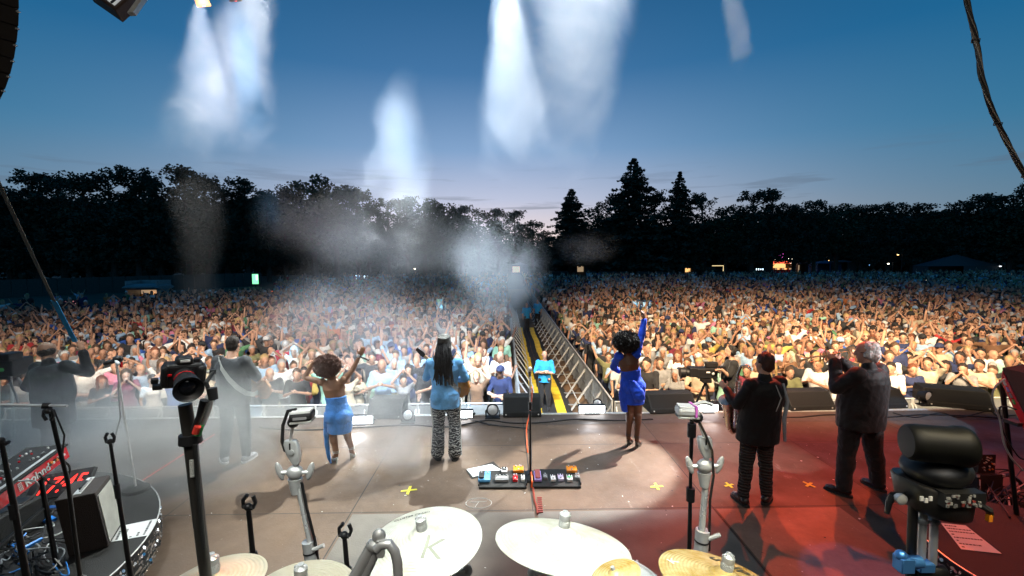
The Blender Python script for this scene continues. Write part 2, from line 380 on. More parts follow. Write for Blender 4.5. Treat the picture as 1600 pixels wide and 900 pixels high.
def floor_mat(name, c1, c2, panel=True):
    m, n, l, bs = new_mat(name)
    t = n.new('ShaderNodeTexCoord'); mp = n.new('ShaderNodeMapping'); l.new(t.outputs['Object'], mp.inputs[0])
    mp.inputs['Location'].default_value = (1.75, .35, 0)
    br = n.new('ShaderNodeTexBrick'); br.offset = 0; br.squash = 1
    br.inputs['Scale'].default_value = 1; br.inputs['Brick Width'].default_value = 2.05; br.inputs['Row Height'].default_value = 1.77
    br.inputs['Mortar Size'].default_value = .007; br.inputs['Mortar Smooth'].default_value = .2; br.inputs['Bias'].default_value = 0
    br.inputs['Color1'].default_value = (*c1, 1); br.inputs['Color2'].default_value = (*c2, 1); br.inputs['Mortar'].default_value = (.02,.018,.016,1)
    l.new(mp.outputs[0], br.inputs['Vector'])
    def noise(sc, det, st=(1,1,1), rough=.6):
        m2 = n.new('ShaderNodeMapping'); m2.inputs['Scale'].default_value = st; l.new(t.outputs['Object'], m2.inputs[0])
        q = n.new('ShaderNodeTexNoise'); q.inputs['Scale'].default_value = sc; q.inputs['Detail'].default_value = det; q.inputs['Roughness'].default_value = rough
        l.new(m2.outputs[0], q.inputs['Vector']); return q.outputs['Fac']
    def rng(f, a, b_, lo, hi):
        q = n.new('ShaderNodeMapRange'); q.inputs[1].default_value = a; q.inputs[2].default_value = b_; q.inputs[3].default_value = lo; q.inputs[4].default_value = hi
        l.new(f, q.inputs[0]); return q.outputs[0]
    big = rng(noise(.55, 5), .35, .68, .68, 1.3)
    fine = rng(noise(9, 6, rough=.75), .3, .7, .86, 1.14)
    mm = n.new('ShaderNodeMath'); mm.operation = 'MULTIPLY'; l.new(big, mm.inputs[0]); l.new(fine, mm.inputs[1])
    hs = n.new('ShaderNodeHueSaturation'); l.new(br.outputs['Color'], hs.inputs['Color']); l.new(mm.outputs[0], hs.inputs['Value'])
    # pale scuffs and foot marks
    sc = rng(noise(3.2, 8, (1, .35, 1), .8), .60, .70, 0, .45)
    mx = n.new('ShaderNodeMixRGB'); l.new(sc, mx.inputs[0]); l.new(hs.outputs[0], mx.inputs[1]); mx.inputs[2].default_value = (.34,.32,.28,1)
    sc2 = rng(noise(30, 3, (1, 1, 1), .6), .70, .73, 0, .7)
    mx2 = n.new('ShaderNodeMixRGB'); l.new(sc2, mx2.inputs[0]); l.new(mx.outputs[0], mx2.inputs[1]); mx2.inputs[2].default_value = (.42,.40,.36,1)
    l.new(mx2.outputs[0], bs.inputs['Base Color'])
    l.new(rng(noise(2.3, 6), .3, .7, .50, .82), bs.inputs['Roughness'])
    bp = n.new('ShaderNodeBump'); bp.inputs['Strength'].default_value = .25; bp.inputs['Distance'].default_value = .01
    l.new(noise(45, 4), bp.inputs['Height']); l.new(bp.outputs[0], bs.inputs['Normal'])
    return m
M['floor'] = floor_mat('stage_plywood', (.125,.080,.050), (.10,.064,.040))
M['panel_pale'] = floor_mat('stage_plywood_paler', (.29,.17,.12), (.27,.16,.11))
M['panel_dark'] = floor_mat('stage_plywood_darker', (.075,.055,.042), (.09,.065,.05))
b = MB(); b.box((0, (SE-6)/2, -.06), (40, SE+6, .12), 'floor')
tag(part(b, 'stage_floor', world=False), kind='structure')
b = MB()
b.box((0, SE+.005, -.9), (40, .03, 1.48), 'blackpaint')
tag(part(b, 'stage_front_wall', world=False), kind='structure')
b = MB(); b.box((0, SE+.02, .002), (40, .05, .03), 'alu')
tag(part(b, 'stage_edge_strip', world=False, bevel=.004), kind='structure')
def sheet(name, pts, m, z=.004):
    b = MB(); b.add([Vector((p[0], p[1], z)) for p in pts], [tuple(range(len(pts)))], m); return tag(part(b, name, world=False), kind='structure')
b = MB(); b.box((0, .5, 11.6), (30, 17.4, .3), 'blackpaint'); b.box((0, -8.2, 5), (30, .3, 13.2), 'blackpaint')  # unseen roof, back and sides added to keep skylight off the stage
for s_x in (-15, 15): b.box((s_x, -2.5, 5), (.3, 11, 13.2), 'blackpaint')
tag(part(b, 'unseen_stage_roof', world=False), kind='structure')
sheet('stage_panel', [(2.37, 2.4), (3.78, 2.4), (3.78, 4.92), (2.37, 4.92)], 'panel_pale')
sheet('stage_panel', [(.35, 2.4), (2.33, 2.4), (2.33, 4.92), (.35, 4.92)], mat('stage_rubber_sheet', (.155,.145,.125), .65, var=.25, nscale=2.2, bump=.15))
sheet('stage_panel', [(-1.72, 2.4), (.31, 2.4), (.31, 4.92), (-1.72, 4.92)], mat('stage_rubber_sheet_grey', (.14,.125,.105), .65, var=.28, nscale=2.3, bump=.15))
sheet('stage_panel', [(4.42, 5.0), (12, 5.0), (12, 6.68), (4.42, 6.68)], 'panel_dark')
sheet('stage_panel', [(-12, 7.55), (12, 7.55), (12, SE-.03), (-12, SE-.03)], 'panel_dark')
# ------------------------------------------------------------------ marks on the stage floor
M['redtape'] = mat('red_tape', (.72,.05,.03), .6, var=.1)
def V_(x, y): return Vector((x, y, 0))
def cross(u, v, a, label, s=.085, m='tape'):
    c = P(u, v, .006); b = MB()
    for k, t in enumerate((a, a+R(78))):
        d = Vector((math.cos(t), math.sin(t), 0)); q = Vector((-d.y, d.x, 0))*.016; zz = Vector((0,0,.0015*k))
        e = [c-d*s-q+zz, c+d*s-q+zz, c+d*s*.9+q+zz, c-d*s*.94+q+zz]
        b.add([p_ for p_ in e]+[p_+Vector((0,0,.001)) for p_ in e], [(3,2,1,0),(4,5,6,7),(0,1,5,4),(1,2,6,5),(2,3,7,6),(3,0,4,7)], m)
    tag(part(b, 'tape_mark'), label, 'tape mark', 'yellow tape crosses on the stage floor')
cross(639, 766, R(12), 'yellow tape cross between the blue-jacketed singer and the left large cymbal', .10)
cross(1026, 760, R(8), 'yellow tape cross in the red light near the bare patch right of the pedal board')
cross(1139, 758, R(20), 'small yellow tape cross just left of the saxophonist\'s shoes', .07)
cross(1264, 757, R(35), 'small yellow tape cross between the saxophonist and the trumpeter', .08)
cross(590, 888, R(30), 'yellow tape cross half hidden under the left large cymbal', .08)
b = MB(); b.tube([P(205, 762, .004), P(335, 679, .004)], .012, 'redtape', 5); 
tag(part(b, 'floor_tape'), 'long thin red tape line across the misty left stage floor', 'tape')
b = MB(); c = P(748, 786, .005)
for k in range(28):
    a0, a1 = 2*math.pi*k/28, 2*math.pi*(k+1)/28
    b.tube([c+Vector((.15*math.cos(a0), .11*math.sin(a0), 0)), c+Vector((.15*math.cos(a1), .11*math.sin(a1), 0))], .0025, 'paper', 4)
b.tube([c+Vector((-.10, .02, 0)), c+Vector((.09, .035, 0))], .0025, 'paper', 4); b.tube([c+Vector((0, .03, 0)), c+Vector((-.04, -.09, 0))], .0025, 'paper', 4)
tag(part(b, 'chalk_mark'), 'faint white chalk circle drawn on the floor above the left large cymbal', 'chalk mark')

b = MB(); r = random.Random(17)
for _ in range(150):
    c = P(r.uniform(250, 1500), 655+r.random()**1.5*240, .006); s_ = r.uniform(.004, .013); a = r.uniform(0, 6.28); d = V_(math.cos(a), math.sin(a))*s_; q = V_(-d.y, d.x)*r.uniform(.3, .9)
    b.add([c-d-q, c+d-q, c+d+q, c-d+q], [(0,1,2,3)], ('white','paper','ink','cream')[r.randrange(4)])
tag(part(b, 'floor_litter'), 'tiny scraps of paper and tape scattered over the stage floor', 'litter', kind='stuff')
# ------------------------------------------------------------------ crowd barriers
def make_barrier(front=False):
    t = thing('crowd_barrier', '', 'barrier', (0,0,0), '')
    W = 1.16; b = MB()
    b.tube([(-W/2, 0, .02), (-W/2, 0, 1.10), (W/2, 0, 1.10), (W/2, 0, .02)], .024, 'galv', 7)
    part(b, 'top_frame', t, smooth=True)
    b = MB()
    if front: b.box((0, 0, .60), (W-.05, .008, .92), 'galvdull')
    for k in range(7 if not front else 0):
        x = -W/2+W*(k+1)/8; b.bar((x, 0, .06), (x, 0, 1.08), .020, .020, 'galv')
    b.bar((-W/2, 0, .5), (W/2, 0, .5), .03, .03, 'galv')
    part(b, 'infill_panel' if front else 'bars', t)
    b = MB()
    for s in (-1, 1):
        b.bar((s*(W/2-.03), 0, .98), (s*(W/2-.03), -.62, .06), .026, .026, 'galv', (1,0,0))
    b.bar((-W/2+.03, -.5, .46), (W/2-.03, -.5, .46), .025, .025, 'galv')
    part(b, 'brace', t)
    b = MB(); b.box((0, -.33, .02), (W-.02, .68, .02) if front else (.08, .68, .02), 'galvdull'); part(b, 'tread_plate', t)
    return t
bars_proto = make_barrier(False); bars_front = make_barrier(True); used_b = [False, False]
def place_barrier(front, loc, rz, label, group):
    k = 1 if front else 0; p = (bars_proto, bars_front)[k]
    if not used_b[k]: used_b[k] = True; o = p; o.location = loc; o.rotation_euler = (0,0,rz)
    else: o = copy_tree(p, None, loc, rz)
    tag(o, label, 'barrier', group); return o
ORD = ['nearest','second','third','fourth','fifth','sixth','seventh','eighth','ninth','tenth','eleventh','twelfth','thirteenth','fourteenth','fifteenth','sixteenth','seventeenth','eighteenth','nineteenth','twentieth']
def ordn(k): return ORD[k] if k < 20 else ('twenty-'+ORD[k-20].replace('nearest','first') if k < 40 else '%dth' % (k+1))
FR = 10.40                                   # barrier line in front of the stage
LX, RX = .34, 2.52                           # the aisle's two fences
for k in range(26):
    place_barrier(False, (RX, FR+.7+1.18*k, GZ), R(-90), 'bare grey steel barrier right of the aisle, %s from the stage' % ordn(k), 'barriers along the right of the aisle')
for k in range(20):
    place_barrier(False, (LX, FR+.7+1.18*k, GZ), R(90), 'bare grey steel barrier left of the aisle, %s from the stage' % ordn(k), 'barriers along the left of the aisle')
for k in range(9):
    place_barrier(True, (RX+.62+1.18*k, FR, GZ), 0, 'sheeted steel barrier facing the stage, %s to the right of the aisle' % ordn(k).replace('nearest','first'), 'front barriers right of the aisle')
for k in range(10):
    place_barrier(True, (LX-.62-1.18*k, FR, GZ), 0, 'sheeted steel barrier facing the stage, %s to the left of the aisle' % ordn(k).replace('nearest','first'), 'front barriers left of the aisle')
# ------------------------------------------------------------------ yellow cable ramps in the aisle
def make_ramp():
    t = thing('cable_ramp', '', 'cable ramp')
    b = MB(); b.hexa([(-.34,-.45,0),(.34,-.45,0),(.34,.45,0),(-.34,.45,0),(-.19,-.45,.055),(.19,-.45,.055),(.19,.45,.055),(-.19,.45,.055)], 'blackrubber')
    part(b, 'base', t, bevel=.006)
    b = MB(); b.box((0, 0, .061), (.27, .87, .012), 'yellow')
    for k in range(7): b.box((0, -.36+.12*k, .069), (.23, .018, .005), 'yellow')
    part(b, 'lid', t, bevel=.003); return t
rp = make_ramp(); first = True
for side, x in (('left', .93), ('right', 1.62)):
    for k in range(21):
        loc = (x+.02*math.sin(k*1.3), SE+1.2+.92*k, GZ+.006)
        o = rp if first else copy_tree(rp, None, loc, R(rnd.uniform(-1.5, 1.5))); o.location = loc; first = False
        tag(o, 'yellow lidded cable ramp in the %s run of the aisle, %s from the stage' % (side, ordn(k)), 'cable ramp', 'yellow cable ramps in the aisle')
# ------------------------------------------------------------------ people: a jointed figure grown into one skin
V = Vector
def base_joints(fem=False):
    sw = .165 if fem else .19
    return dict(pelvis=V((0,0,.95)), waist=V((0,0,1.09)), chest=V((0,.005,1.29)), neck=V((0,-.015,1.46)), head=V((0,.02,1.635)),
        sr=V((sw,-.005,1.41)), sl=V((-sw,-.005,1.41)), er=V((sw+.06,-.02,1.14)), el=V((-sw-.06,-.02,1.14)), wr=V((sw+.07,.06,.90)), wl=V((-sw-.07,.06,.90)),
        hr=V((.095,0,.90)), hl=V((-.095,0,.90)), kr=V((.105,.02,.49)), kl=V((-.105,.02,.49)), ar=V((.11,-.02,.085)), al=V((-.11,-.02,.085)),
        tr=V((.14,.19,.03)), tl=V((-.14,.19,.03)))
def basis(J):
    lat_s = (J['sr']-J['sl']).normalized(); lat_h = (J['hr']-J['hl']).normalized()
    up = (J['neck']-J['pelvis']).normalized(); return lat_s, lat_h, up
def torso_rings(J, fem, inf=0.0, fat=0.0, lo=-.14, hi=1.0):
    lat_s, lat_h, up = basis(J)
    if fem: tab = [(-.14,.155,.105),(-.02,.172,.12),(.12,.158,.108),(.3,.122,.09),(.5,.132,.095),(.72,.150,.115),(.86,.150,.09),(.94,.115,.07),(1.0,.06,.055)]
    else:   tab = [(-.14,.155,.105),(-.02,.165,.115),(.12,.155,.108),(.3,.145,.10),(.5,.158,.108),(.72,.180,.12),(.86,.178,.10),(.94,.135,.08),(1.0,.07,.06)]
    rings = []
    for t, wx, wy in tab:
        if t < lo-.001 or t > hi+.001: continue
        if t <= .5: c = J['pelvis'].lerp(J['chest'], max(t, 0)/.65) if t > 0 else J['pelvis']+up*t*.5
        else: c = J['pelvis'].lerp(J['chest'], t/.65) if t <= .65 else J['chest'].lerp(J['neck'], (t-.65)/.35)
        lat = lat_h.lerp(lat_s, min(max(t, 0), 1)).normalized(); fw = up.cross(lat).normalized()
        bel = fat*math.exp(-((t-.28)/.32)**2)
        rings.append((c+fw*(bel*.45), lat*(wx+inf+bel*.8), fw*(wy+inf+bel)))
    return rings
def hand(b, wr, d, nrm, side, curl=.35, m='skin', spread=.10, s=1.0):
    # palm, four unequal bent fingers and a thumb from the side of the palm
    d = V(d).normalized(); nrm = V(nrm); nrm = (nrm-d*nrm.dot(d)).normalized(); lat = d.cross(nrm)*side
    pc = wr+d*.045*s
    F = Matrix((lat, nrm, d)).transposed()
    b.ell(pc, (.040*s, .018*s, .052*s), m, F)
    for k, (ln, off) in enumerate(((.070,.030),(.080,.011),(.074,-.009),(.058,-.027))):
        p0 = wr+d*.078*s+lat*off*s; dd = (d+lat*(off*spread*30)).normalized(); p = p0; a = curl*.4
        for j, fr in enumerate((.45,.32,.23)):
            q = p+(dd*math.cos(a)+nrm*math.sin(a))*ln*fr*s
            b.cap(p, q, (.0095-.001*j)*s, (.009-.001*j)*s, m, 7); p = q; a += curl
    p0 = wr+d*.025*s+lat*.030*s; p1 = p0+(d*.6+lat*.75+nrm*.2).normalized()*.038*s; p2 = p1+(d*.9+lat*.25+nrm*.35).normalized()*.032*s
    b.cap(p0, p1, .014*s, .011*s, m, 7); b.cap(p1, p2, .011*s, .009*s, m, 7)
def head_mb(b, J, fwd=None, s=1.0, m='skin', jaw=1.0, nose=True):
    lat_s, _, up = basis(J); h = J['head']
    up2 = (h-J['neck']).normalized(); fw = V(fwd).normalized() if fwd is not None else V((0,1,0))
    up2 = (V((0,0,1))*.75+up2*.25).normalized(); fw = (fw-up2*fw.dot(up2)).normalized(); lt = fw.cross(up2)
    F = Matrix((lt, fw, up2)).transposed()
    b.cap(J['neck']-up2*.03, h-up2*.05-fw*.01, .062*s, .055*s, m)
    b.ell(h+up2*.035*s-fw*.008*s, (.076*s,.095*s,.088*s), m, F)
    b.ell(h-up2*.035*s+fw*.022*s, (.060*s*jaw,.068*s,.082*s), m, F)
    b.ell(h-up2*.095*s+fw*.052*s, (.030*s,.026*s,.022*s), m, F)
    if nose:
        b.cap(h+up2*.02*s+fw*.088*s, h-up2*.026*s+fw*.103*s, .009*s, .014*s, m, 8)
        for q in (-1, 1): b.ell(h+lt*q*.079*s-up2*.005*s-fw*.005*s, (.010*s,.018*s,.030*s), m, F, 8, 6)
    return F
def face_mb(b, J, fwd=None, s=1.0, smile=True):
    h = J['head']; fw = V(fwd).normalized() if fwd is not None else V((0,1,0))
    up2 = ((h-J['neck']).normalized()*.25+V((0,0,1))*.75).normalized(); fw = (fw-up2*fw.dot(up2)).normalized(); lt = fw.cross(up2)
    F = Matrix((lt, fw, up2)).transposed()
    for q in (-1, 1):
        b.ell(h+lt*q*.031*s+up2*.012*s+fw*.078*s, (.019*s,.014*s,.012*s), 'eye', F, 8, 5)
        b.ell(h+lt*q*.031*s+up2*.031*s+fw*.086*s, (.023*s,.010*s,.006*s), 'eye', F, 8, 5)
    b.ell(h-up2*.055*s+fw*.081*s, (.030*s,.014*s,(.014 if smile else .008)*s), 'mouth', F, 8, 5)
    if smile: b.ell(h-up2*.052*s+fw*.088*s, (.021*s,.009*s,.006*s), 'teeth', F, 8, 5)
def arm_mb(b, S, E, W, inf=0.0, r=(.050,.040,.028), m='skin', to=2.0, shoulder=True):
    if shoulder: b.ell(S, r[0]+.012+inf, m)
    k = min(to, 1.0); b.cap(S, S.lerp(E, k), r[0]+inf, r[0]+(r[1]-r[0])*k+inf, m)
    if to >= 1:
        b.cap(S.lerp(E, .25), S.lerp(E, .6), r[0]*.98+inf, r[0]*.9+inf, m)
        k = min(to-1, 1.0)
        if k > 0:
            b.cap(E, E.lerp(W, k), r[1]+inf, r[1]+(r[2]-r[1])*k+inf, m)
            b.cap(E.lerp(W, .12*k), E.lerp(W, .4*k), r[1]*1.04+inf, r[1]*.92+inf, m)
def leg_mb(b, H, K, A, inf=0.0, r=(.088,.056,.040), m='skin', to=2.0, flare=0.0):
    k = min(to, 1.0); b.cap(H, H.lerp(K, k), r[0]+inf, r[0]+(r[1]-r[0])*k+inf, m)
    if to > 1:
        k = to-1; d = (K-A).normalized(); bk = V((0,-1,0))
        b.cap(K, K.lerp(A, k), r[1]+inf, r[1]+(r[2]-r[1])*k+inf+flare, m)
        if k > .3: b.cap(K.lerp(A, .15)+bk*.014, K.lerp(A, .42)+bk*.016, r[1]*.92+inf, r[1]*.84+inf, m)
def foot_mb(b, A, T, inf=0.0, m='skin'):
    d = (T-A); d.z = 0; d.normalize(); z0 = A.z-.085
    b.cap(V((A.x, A.y, z0+.055))-d*.035, V((A.x, A.y, z0+.04))+d*.10, .040+inf, .038+inf, m)
    b.cap(A, V((A.x, A.y, z0+.05)), .040+inf, .042+inf, m)
    b.cap(V((A.x, A.y, z0+.035))+d*.08, V((A.x, A.y, z0+.03))+d*.155, .038+inf, .028+inf, m)
def body_mb(J, fem=False, fat=0.0, fwd=None, hands=None, hs=1.0, arm_r=None, leg_r=None, feet=True):
    b = MB(); ar = arm_r or ((.042,.034,.024) if fem else (.050,.040,.029)); lr = leg_r or ((.086,.052,.036) if fem else (.088,.056,.040))
    b.loft(torso_rings(J, fem, 0, fat), 'skin')
    for s in 'rl':
        arm_mb(b, J['s'+s], J['e'+s], J['w'+s], 0, ar); leg_mb(b, J['h'+s], J['k'+s], J['a'+s], 0, lr)
        b.ell(J['h'+s]+V((0,-.05,.02)), (.085,.085,.09), 'skin')
        if feet: foot_mb(b, J['a'+s], J['t'+s])
        hd = (hands or {}).get(s)
        d = (J['w'+s]-J['e'+s]).normalized()
        if hd is None: hand(b, J['w'+s], d, V((-1 if s == 'r' else 1, .3, 0)), 1 if s == 'r' else -1)
        else: hand(b, J['w'+s], hd[0] if hd[0] is not None else d, hd[1], hd[2] if len(hd) > 2 else (1 if s == 'r' else -1), hd[3] if len(hd) > 3 else .35)
    if fem: 
        for s in (-1, 1): b.ell(J['chest']+V((s*.065,.075,.02)), .058, 'skin')
    head_mb(b, J, fwd, hs); return b
def shirt_mb(J, fem=False, fat=0.0, inf=.016, sleeve=.75, hem=-.10, ar=None, boxy=0.0):
    b = MB(); ar = ar or ((.042,.034,.024) if fem else (.050,.040,.029))
    rings = torso_rings(J, fem, inf, fat)
    lat_s, lat_h, up = basis(J); fw = up.cross(lat_h).normalized()
    rings = [(c, ax*(1+boxy*.3), ay*(1+boxy*.3)) for c, ax, ay in rings]
    c0 = J['pelvis']+up*hem; rings[0] = (c0, lat_h*(.168+inf+boxy*.05+fat*.3), fw*(.118+inf+boxy*.04+fat*.5))
    b.loft(rings, 'cloth')
    if hem < -.12:
        for s in 'rl': b.ell(J['h'+s]+V((0,-.055,.03)), (.108,.108,.12), 'cloth')
    for s in 'rl':
        arm_mb(b, J['s'+s], J['e'+s], J['w'+s], inf*(.8 if sleeve > 1 else 1.1), ar, 'cloth', sleeve)
    if fem:
        for s in (-1, 1): b.ell(J['chest']+V((s*.065,.08,.02)), .062+inf*.5, 'cloth')
    return b
def trousers_mb(J, fem=False, inf=.018, to=1.93, flare=0.0, r=None):
    b = MB(); r = r or ((.086,.052,.036) if fem else (.088,.056,.040))
    b.loft(torso_rings(J, fem, inf*.6, 0, -.14, .22), 'cloth')
    for s in 'rl':
        leg_mb(b, J['h'+s], J['k'+s], J['a'+s], inf, r, 'cloth', to, flare)
        b.ell(J['h'+s]+V((0,-.05,.02)), (.09,.088,.095), 'cloth')
    return b
def hair_mb(kind, J, s=1.0, fwd=None):
    b = MB(); h = J['head']; fw = V(fwd).normalized() if fwd is not None else V((0,1,0)); up = V((0,0,1)); lt = fw.cross(up)
    F = Matrix((lt, fw, up)).transposed()
    if kind == 'short':
        b.ell(h+up*.050*s-fw*.020*s, (.083*s,.094*s,.086*s), 'hair', F); b.ell(h+up*.0*s-fw*.045*s, (.078*s,.062*s,.085*s), 'hair', F)
    elif kind == 'bald':
        b.ell(h-up*.005*s-fw*.045*s, (.080*s,.060*s,.050*s), 'hair', F)
    elif kind == 'long':
        b.ell(h+up*.050*s-fw*.022*s, (.090*s,.098*s,.090*s), 'hair', F); b.ell(h-up*.03*s-fw*.045*s, (.096*s,.064*s,.12*s), 'hair', F)
        b.cap(h-up*.05*s-fw*.055*s, h-up*.22*s-fw*.06*s, .085*s, .06*s, 'hair')
        for q in (-1, 1): b.cap(h+lt*q*.07*s+up*.03*s+fw*.01*s, h+lt*q*.085*s-up*.17*s+fw*.01*s, .028*s, .024*s, 'hair')
    elif kind == 'bun':
        b.ell(h+up*.048*s-fw*.020*s, (.084*s,.095*s,.086*s), 'hair', F); b.ell(h+up*.09*s-fw*.09*s, .045*s, 'hair'); b.ell(h-fw*.045*s, (.078*s,.06*s,.08*s), 'hair', F)
    elif kind == 'cap':
        b.ell(h+up*.055*s-fw*.005*s, (.088*s,.102*s,.080*s), 'hair', F); b.box(h+up*.055*s+fw*.125*s, (.13*s,.09*s,.016*s), 'hair', F)
    return b
# ------------------------------------------------------------------ the audience
def pose(fem, **kw):
    J = base_joints(fem)
    for k, v in kw.items(): J[k] = V(v)
    return J
def arms(J, er, wr, el=None, wl=None):
    J['er'] = V(er); J['wr'] = V(wr); J['el'] = V(el) if el else V((-er[0], er[1], er[2])); J['wl'] = V(wl) if wl else V((-wr[0], wr[1], wr[2])); return J
POSES = {
 'clapping overhead': lambda f: arms(base_joints(f), (.30,.10,1.60), (.07,.16,1.86)),
 'with both arms flung up': lambda f: arms(base_joints(f), (.34,.04,1.60), (.44,.05,1.86)),
 'with one arm raised': lambda f: arms(base_joints(f), (.27,.03,1.68), (.24,.05,1.95), (-.25,.03,1.15), (-.12,.24,1.16)),
 'clapping at the chest': lambda f: arms(base_joints(f), (.27,.06,1.16), (.05,.31,1.29)),
 'holding both hands to the mouth': lambda f: arms(base_joints(f), (.25,.16,1.25), (.06,.20,1.50)),
 'leaning on folded forearms': lambda f: arms(base_joints(f), (.27,.14,1.13), (-.05,.32,1.10), (-.27,.14,1.11), (.05,.29,1.12)),
 'with hands on the head': lambda f: arms(base_joints(f), (.33,.06,1.62), (.10,.05,1.78)),
 'with arms hanging down': lambda f: base_joints(f),
 'waving one bent arm': lambda f: arms(base_joints(f), (.25,-.02,1.15), (.22,.12,.95), (-.38,.05,1.50), (-.42,.10,1.77)),
 'raising both bent arms sideways': lambda f: arms(base_joints(f), (.42,.05,1.42), (.46,.10,1.68), (-.40,.05,1.50), (-.30,.12,1.76)),
}
PN = list(POSES)
TPL = {}
J0 = {}
for f in (0, 1):
    for pn in PN:
        J = POSES[pn](f); J['head'] = J['head']+V((0,.015,-.022)); J['sr'] = J['sr']+V((0,0,.02)); J['sl'] = J['sl']+V((0,0,.02))
        hd = {}
        for s in 'rl':
            d = (J['w'+s]-J['e'+s]).normalized(); inw = V((-1 if s == 'r' else 1, 0, 0))
            hd[s] = (d, inw if 'clap' in pn or 'mouth' in pn else V((0,1,.1)))
        bm_ = blob(body_mb(J, f, hands=hd, hs=1.12), .017, 3, name='body'); bm_.materials.clear(); bm_.materials.append(M['skin'])
        fb = MB(); face_mb(fb, J, None, 1.12); fm = fb.mesh('face', True)
        sh = blob(shirt_mb(J, f, sleeve=(.55 if f else .8)), .024, 3, wrinkle=.004, name='shirt'); sh.materials.clear(); sh.materials.append(M['cloth'])
        tr = blob(trousers_mb(J, f), .03, 3, wrinkle=.004, name='trousers'); tr.materials.clear(); tr.materials.append(M['cloth'])
        TPL[(f, pn)] = (bm_, fm, sh, tr); J0[(f, pn)] = J
HAIR = {k: blob(hair_mb(k, {'head': V((0,.030,1.620))}, 1.16), .014, 2, wrinkle=.008, wscale=18, name='hair') for k in ('short','long','bald','bun','cap')}
for h in HAIR.values(): h.materials.clear(); h.materials.append(M['hair'])
def join_face(body, face):                    # eyes and mouth belong to the one body mesh
    bm = bmesh.new(); bm.from_mesh(body); n0 = len(bm.faces); bm.from_mesh(face); bm.faces.ensure_lookup_table()
    mats = list(body.materials)+list(face.materials)
    k = len(body.materials)
    for fc in bm.faces[n0:]: fc.material_index += k
    bm.to_mesh(body); bm.free(); body.materials.clear()
    for m_ in mats: body.materials.append(m_)
LOW = {}
def lowpoly(me, ratio, name):
    t = bpy.data.objects.new('tmp', me); q = t.modifiers.new('d', 'DECIMATE'); q.ratio = ratio
    e = evaluated(t); e.calc_loop_triangles()
    vs = np.empty(len(e.vertices)*3, np.float32); e.vertices.foreach_get('co', vs)
    tr_ = np.empty(len(e.loop_triangles)*3, np.int32); e.loop_triangles.foreach_get('vertices', tr_)
    bpy.data.objects.remove(t); return vs.reshape(-1,3), tr_.reshape(-1,3)
def target_ratio(me, tris): return min(1.0, tris/max(1, len(me.polygons)*2))
for key, (bd, fm, sh, tr) in TPL.items():
    for lod, (a, c, d) in enumerate(((300, 150, 60), (130, 70, 24))):
        LOW[(key, lod)] = [lowpoly(bd, target_ratio(bd, a), 'x'), lowpoly(sh, target_ratio(sh, c), 'x'), lowpoly(tr, target_ratio(tr, d), 'x')]
HLOW = {(k, lod): lowpoly(h, target_ratio(h, n_), 'x') for k, h in HAIR.items() for lod, n_ in ((0, 90), (1, 34))}
FLOW = {f_: lowpoly(TPL[(f_, PN[0])][1], .35, 'x') for f_ in (0, 1)}
for key, (bd, fm, sh, tr) in TPL.items(): join_face(bd, fm)

SHIRTS = [('white',(.72,.71,.68),20),('black',(.02,.02,.022),27),('navy',(.02,.03,.09),11),('grey',(.25,.25,.25),7),('pale blue',(.30,.45,.62),7),
          ('red',(.42,.03,.03),2.5),('pink',(.65,.22,.33),3),('green',(.08,.20,.10),2.5),('olive',(.16,.16,.07),4),('beige',(.50,.42,.30),8),
          ('orange',(.60,.18,.05),1),('royal blue',(.03,.10,.40),2.5),('brown',(.16,.08,.04),3),('mint',(.30,.55,.42),2),('maroon',(.18,.02,.04),3),('yellow',(.55,.40,.10),1)]
HAIRS = [('dark',(.022,.014,.010),26),('brown',(.08,.042,.02),28),('blond',(.42,.28,.12),16),('grey',(.35,.34,.33),14),('white-haired',(.6,.6,.58),4),('auburn',(.16,.05,.02),6)]
SKINS = [(.50,.27,.175),(.56,.32,.21),(.45,.235,.145),(.52,.29,.19),(.36,.18,.11),(.13,.06,.035)]
def wpick(r, lst):
    t = r.random()*sum(q[2] for q in lst)
    for q in lst:
        t -= q[2]
        if t <= 0: return q
    return lst[-1]
FAC = V((0, 3.5, 0))
spots_ = []
row = 0; y = FR+.42
while y < 74:
    sp = .60 if y < 20 else (.74 if y < 35 else .95)
    # the field on the left of the picture ends sooner
    for side in (-1, 1):
        x = (RX+.42) if side > 0 else (LX-.42); k = 0; kk = 0
        while True:
            u, v = proj((x, y, GZ+1.6))
            if u < -90 or u > 1700: break
            jx, jy = rnd.gauss(0, .07), rnd.gauss(0, .10)
            ok = True
            if side < 0 and y > 27+max(0, (u-150))*.11: ok = rnd.random() < .12
            if side < 0 and u < 430 and y > 40: ok = False
            if y > 46: ok = ok and rnd.random() < .75
            if y > 60: ok = ok and rnd.random() < .5
            if row > 1 and rnd.random() < .05: ok = False
            if ok: kk += 1; spots_.append((side, row, kk-1, x+(jx if k else abs(jx)*side), y+(abs(jy) if row == 0 else jy), y))
            k += 1; x += side*sp*rnd.uniform(.88, 1.12)
    y += .70 if y < 22 else (.88 if y < 38 else 1.2); row += 1
print('crowd spots', len(spots_))
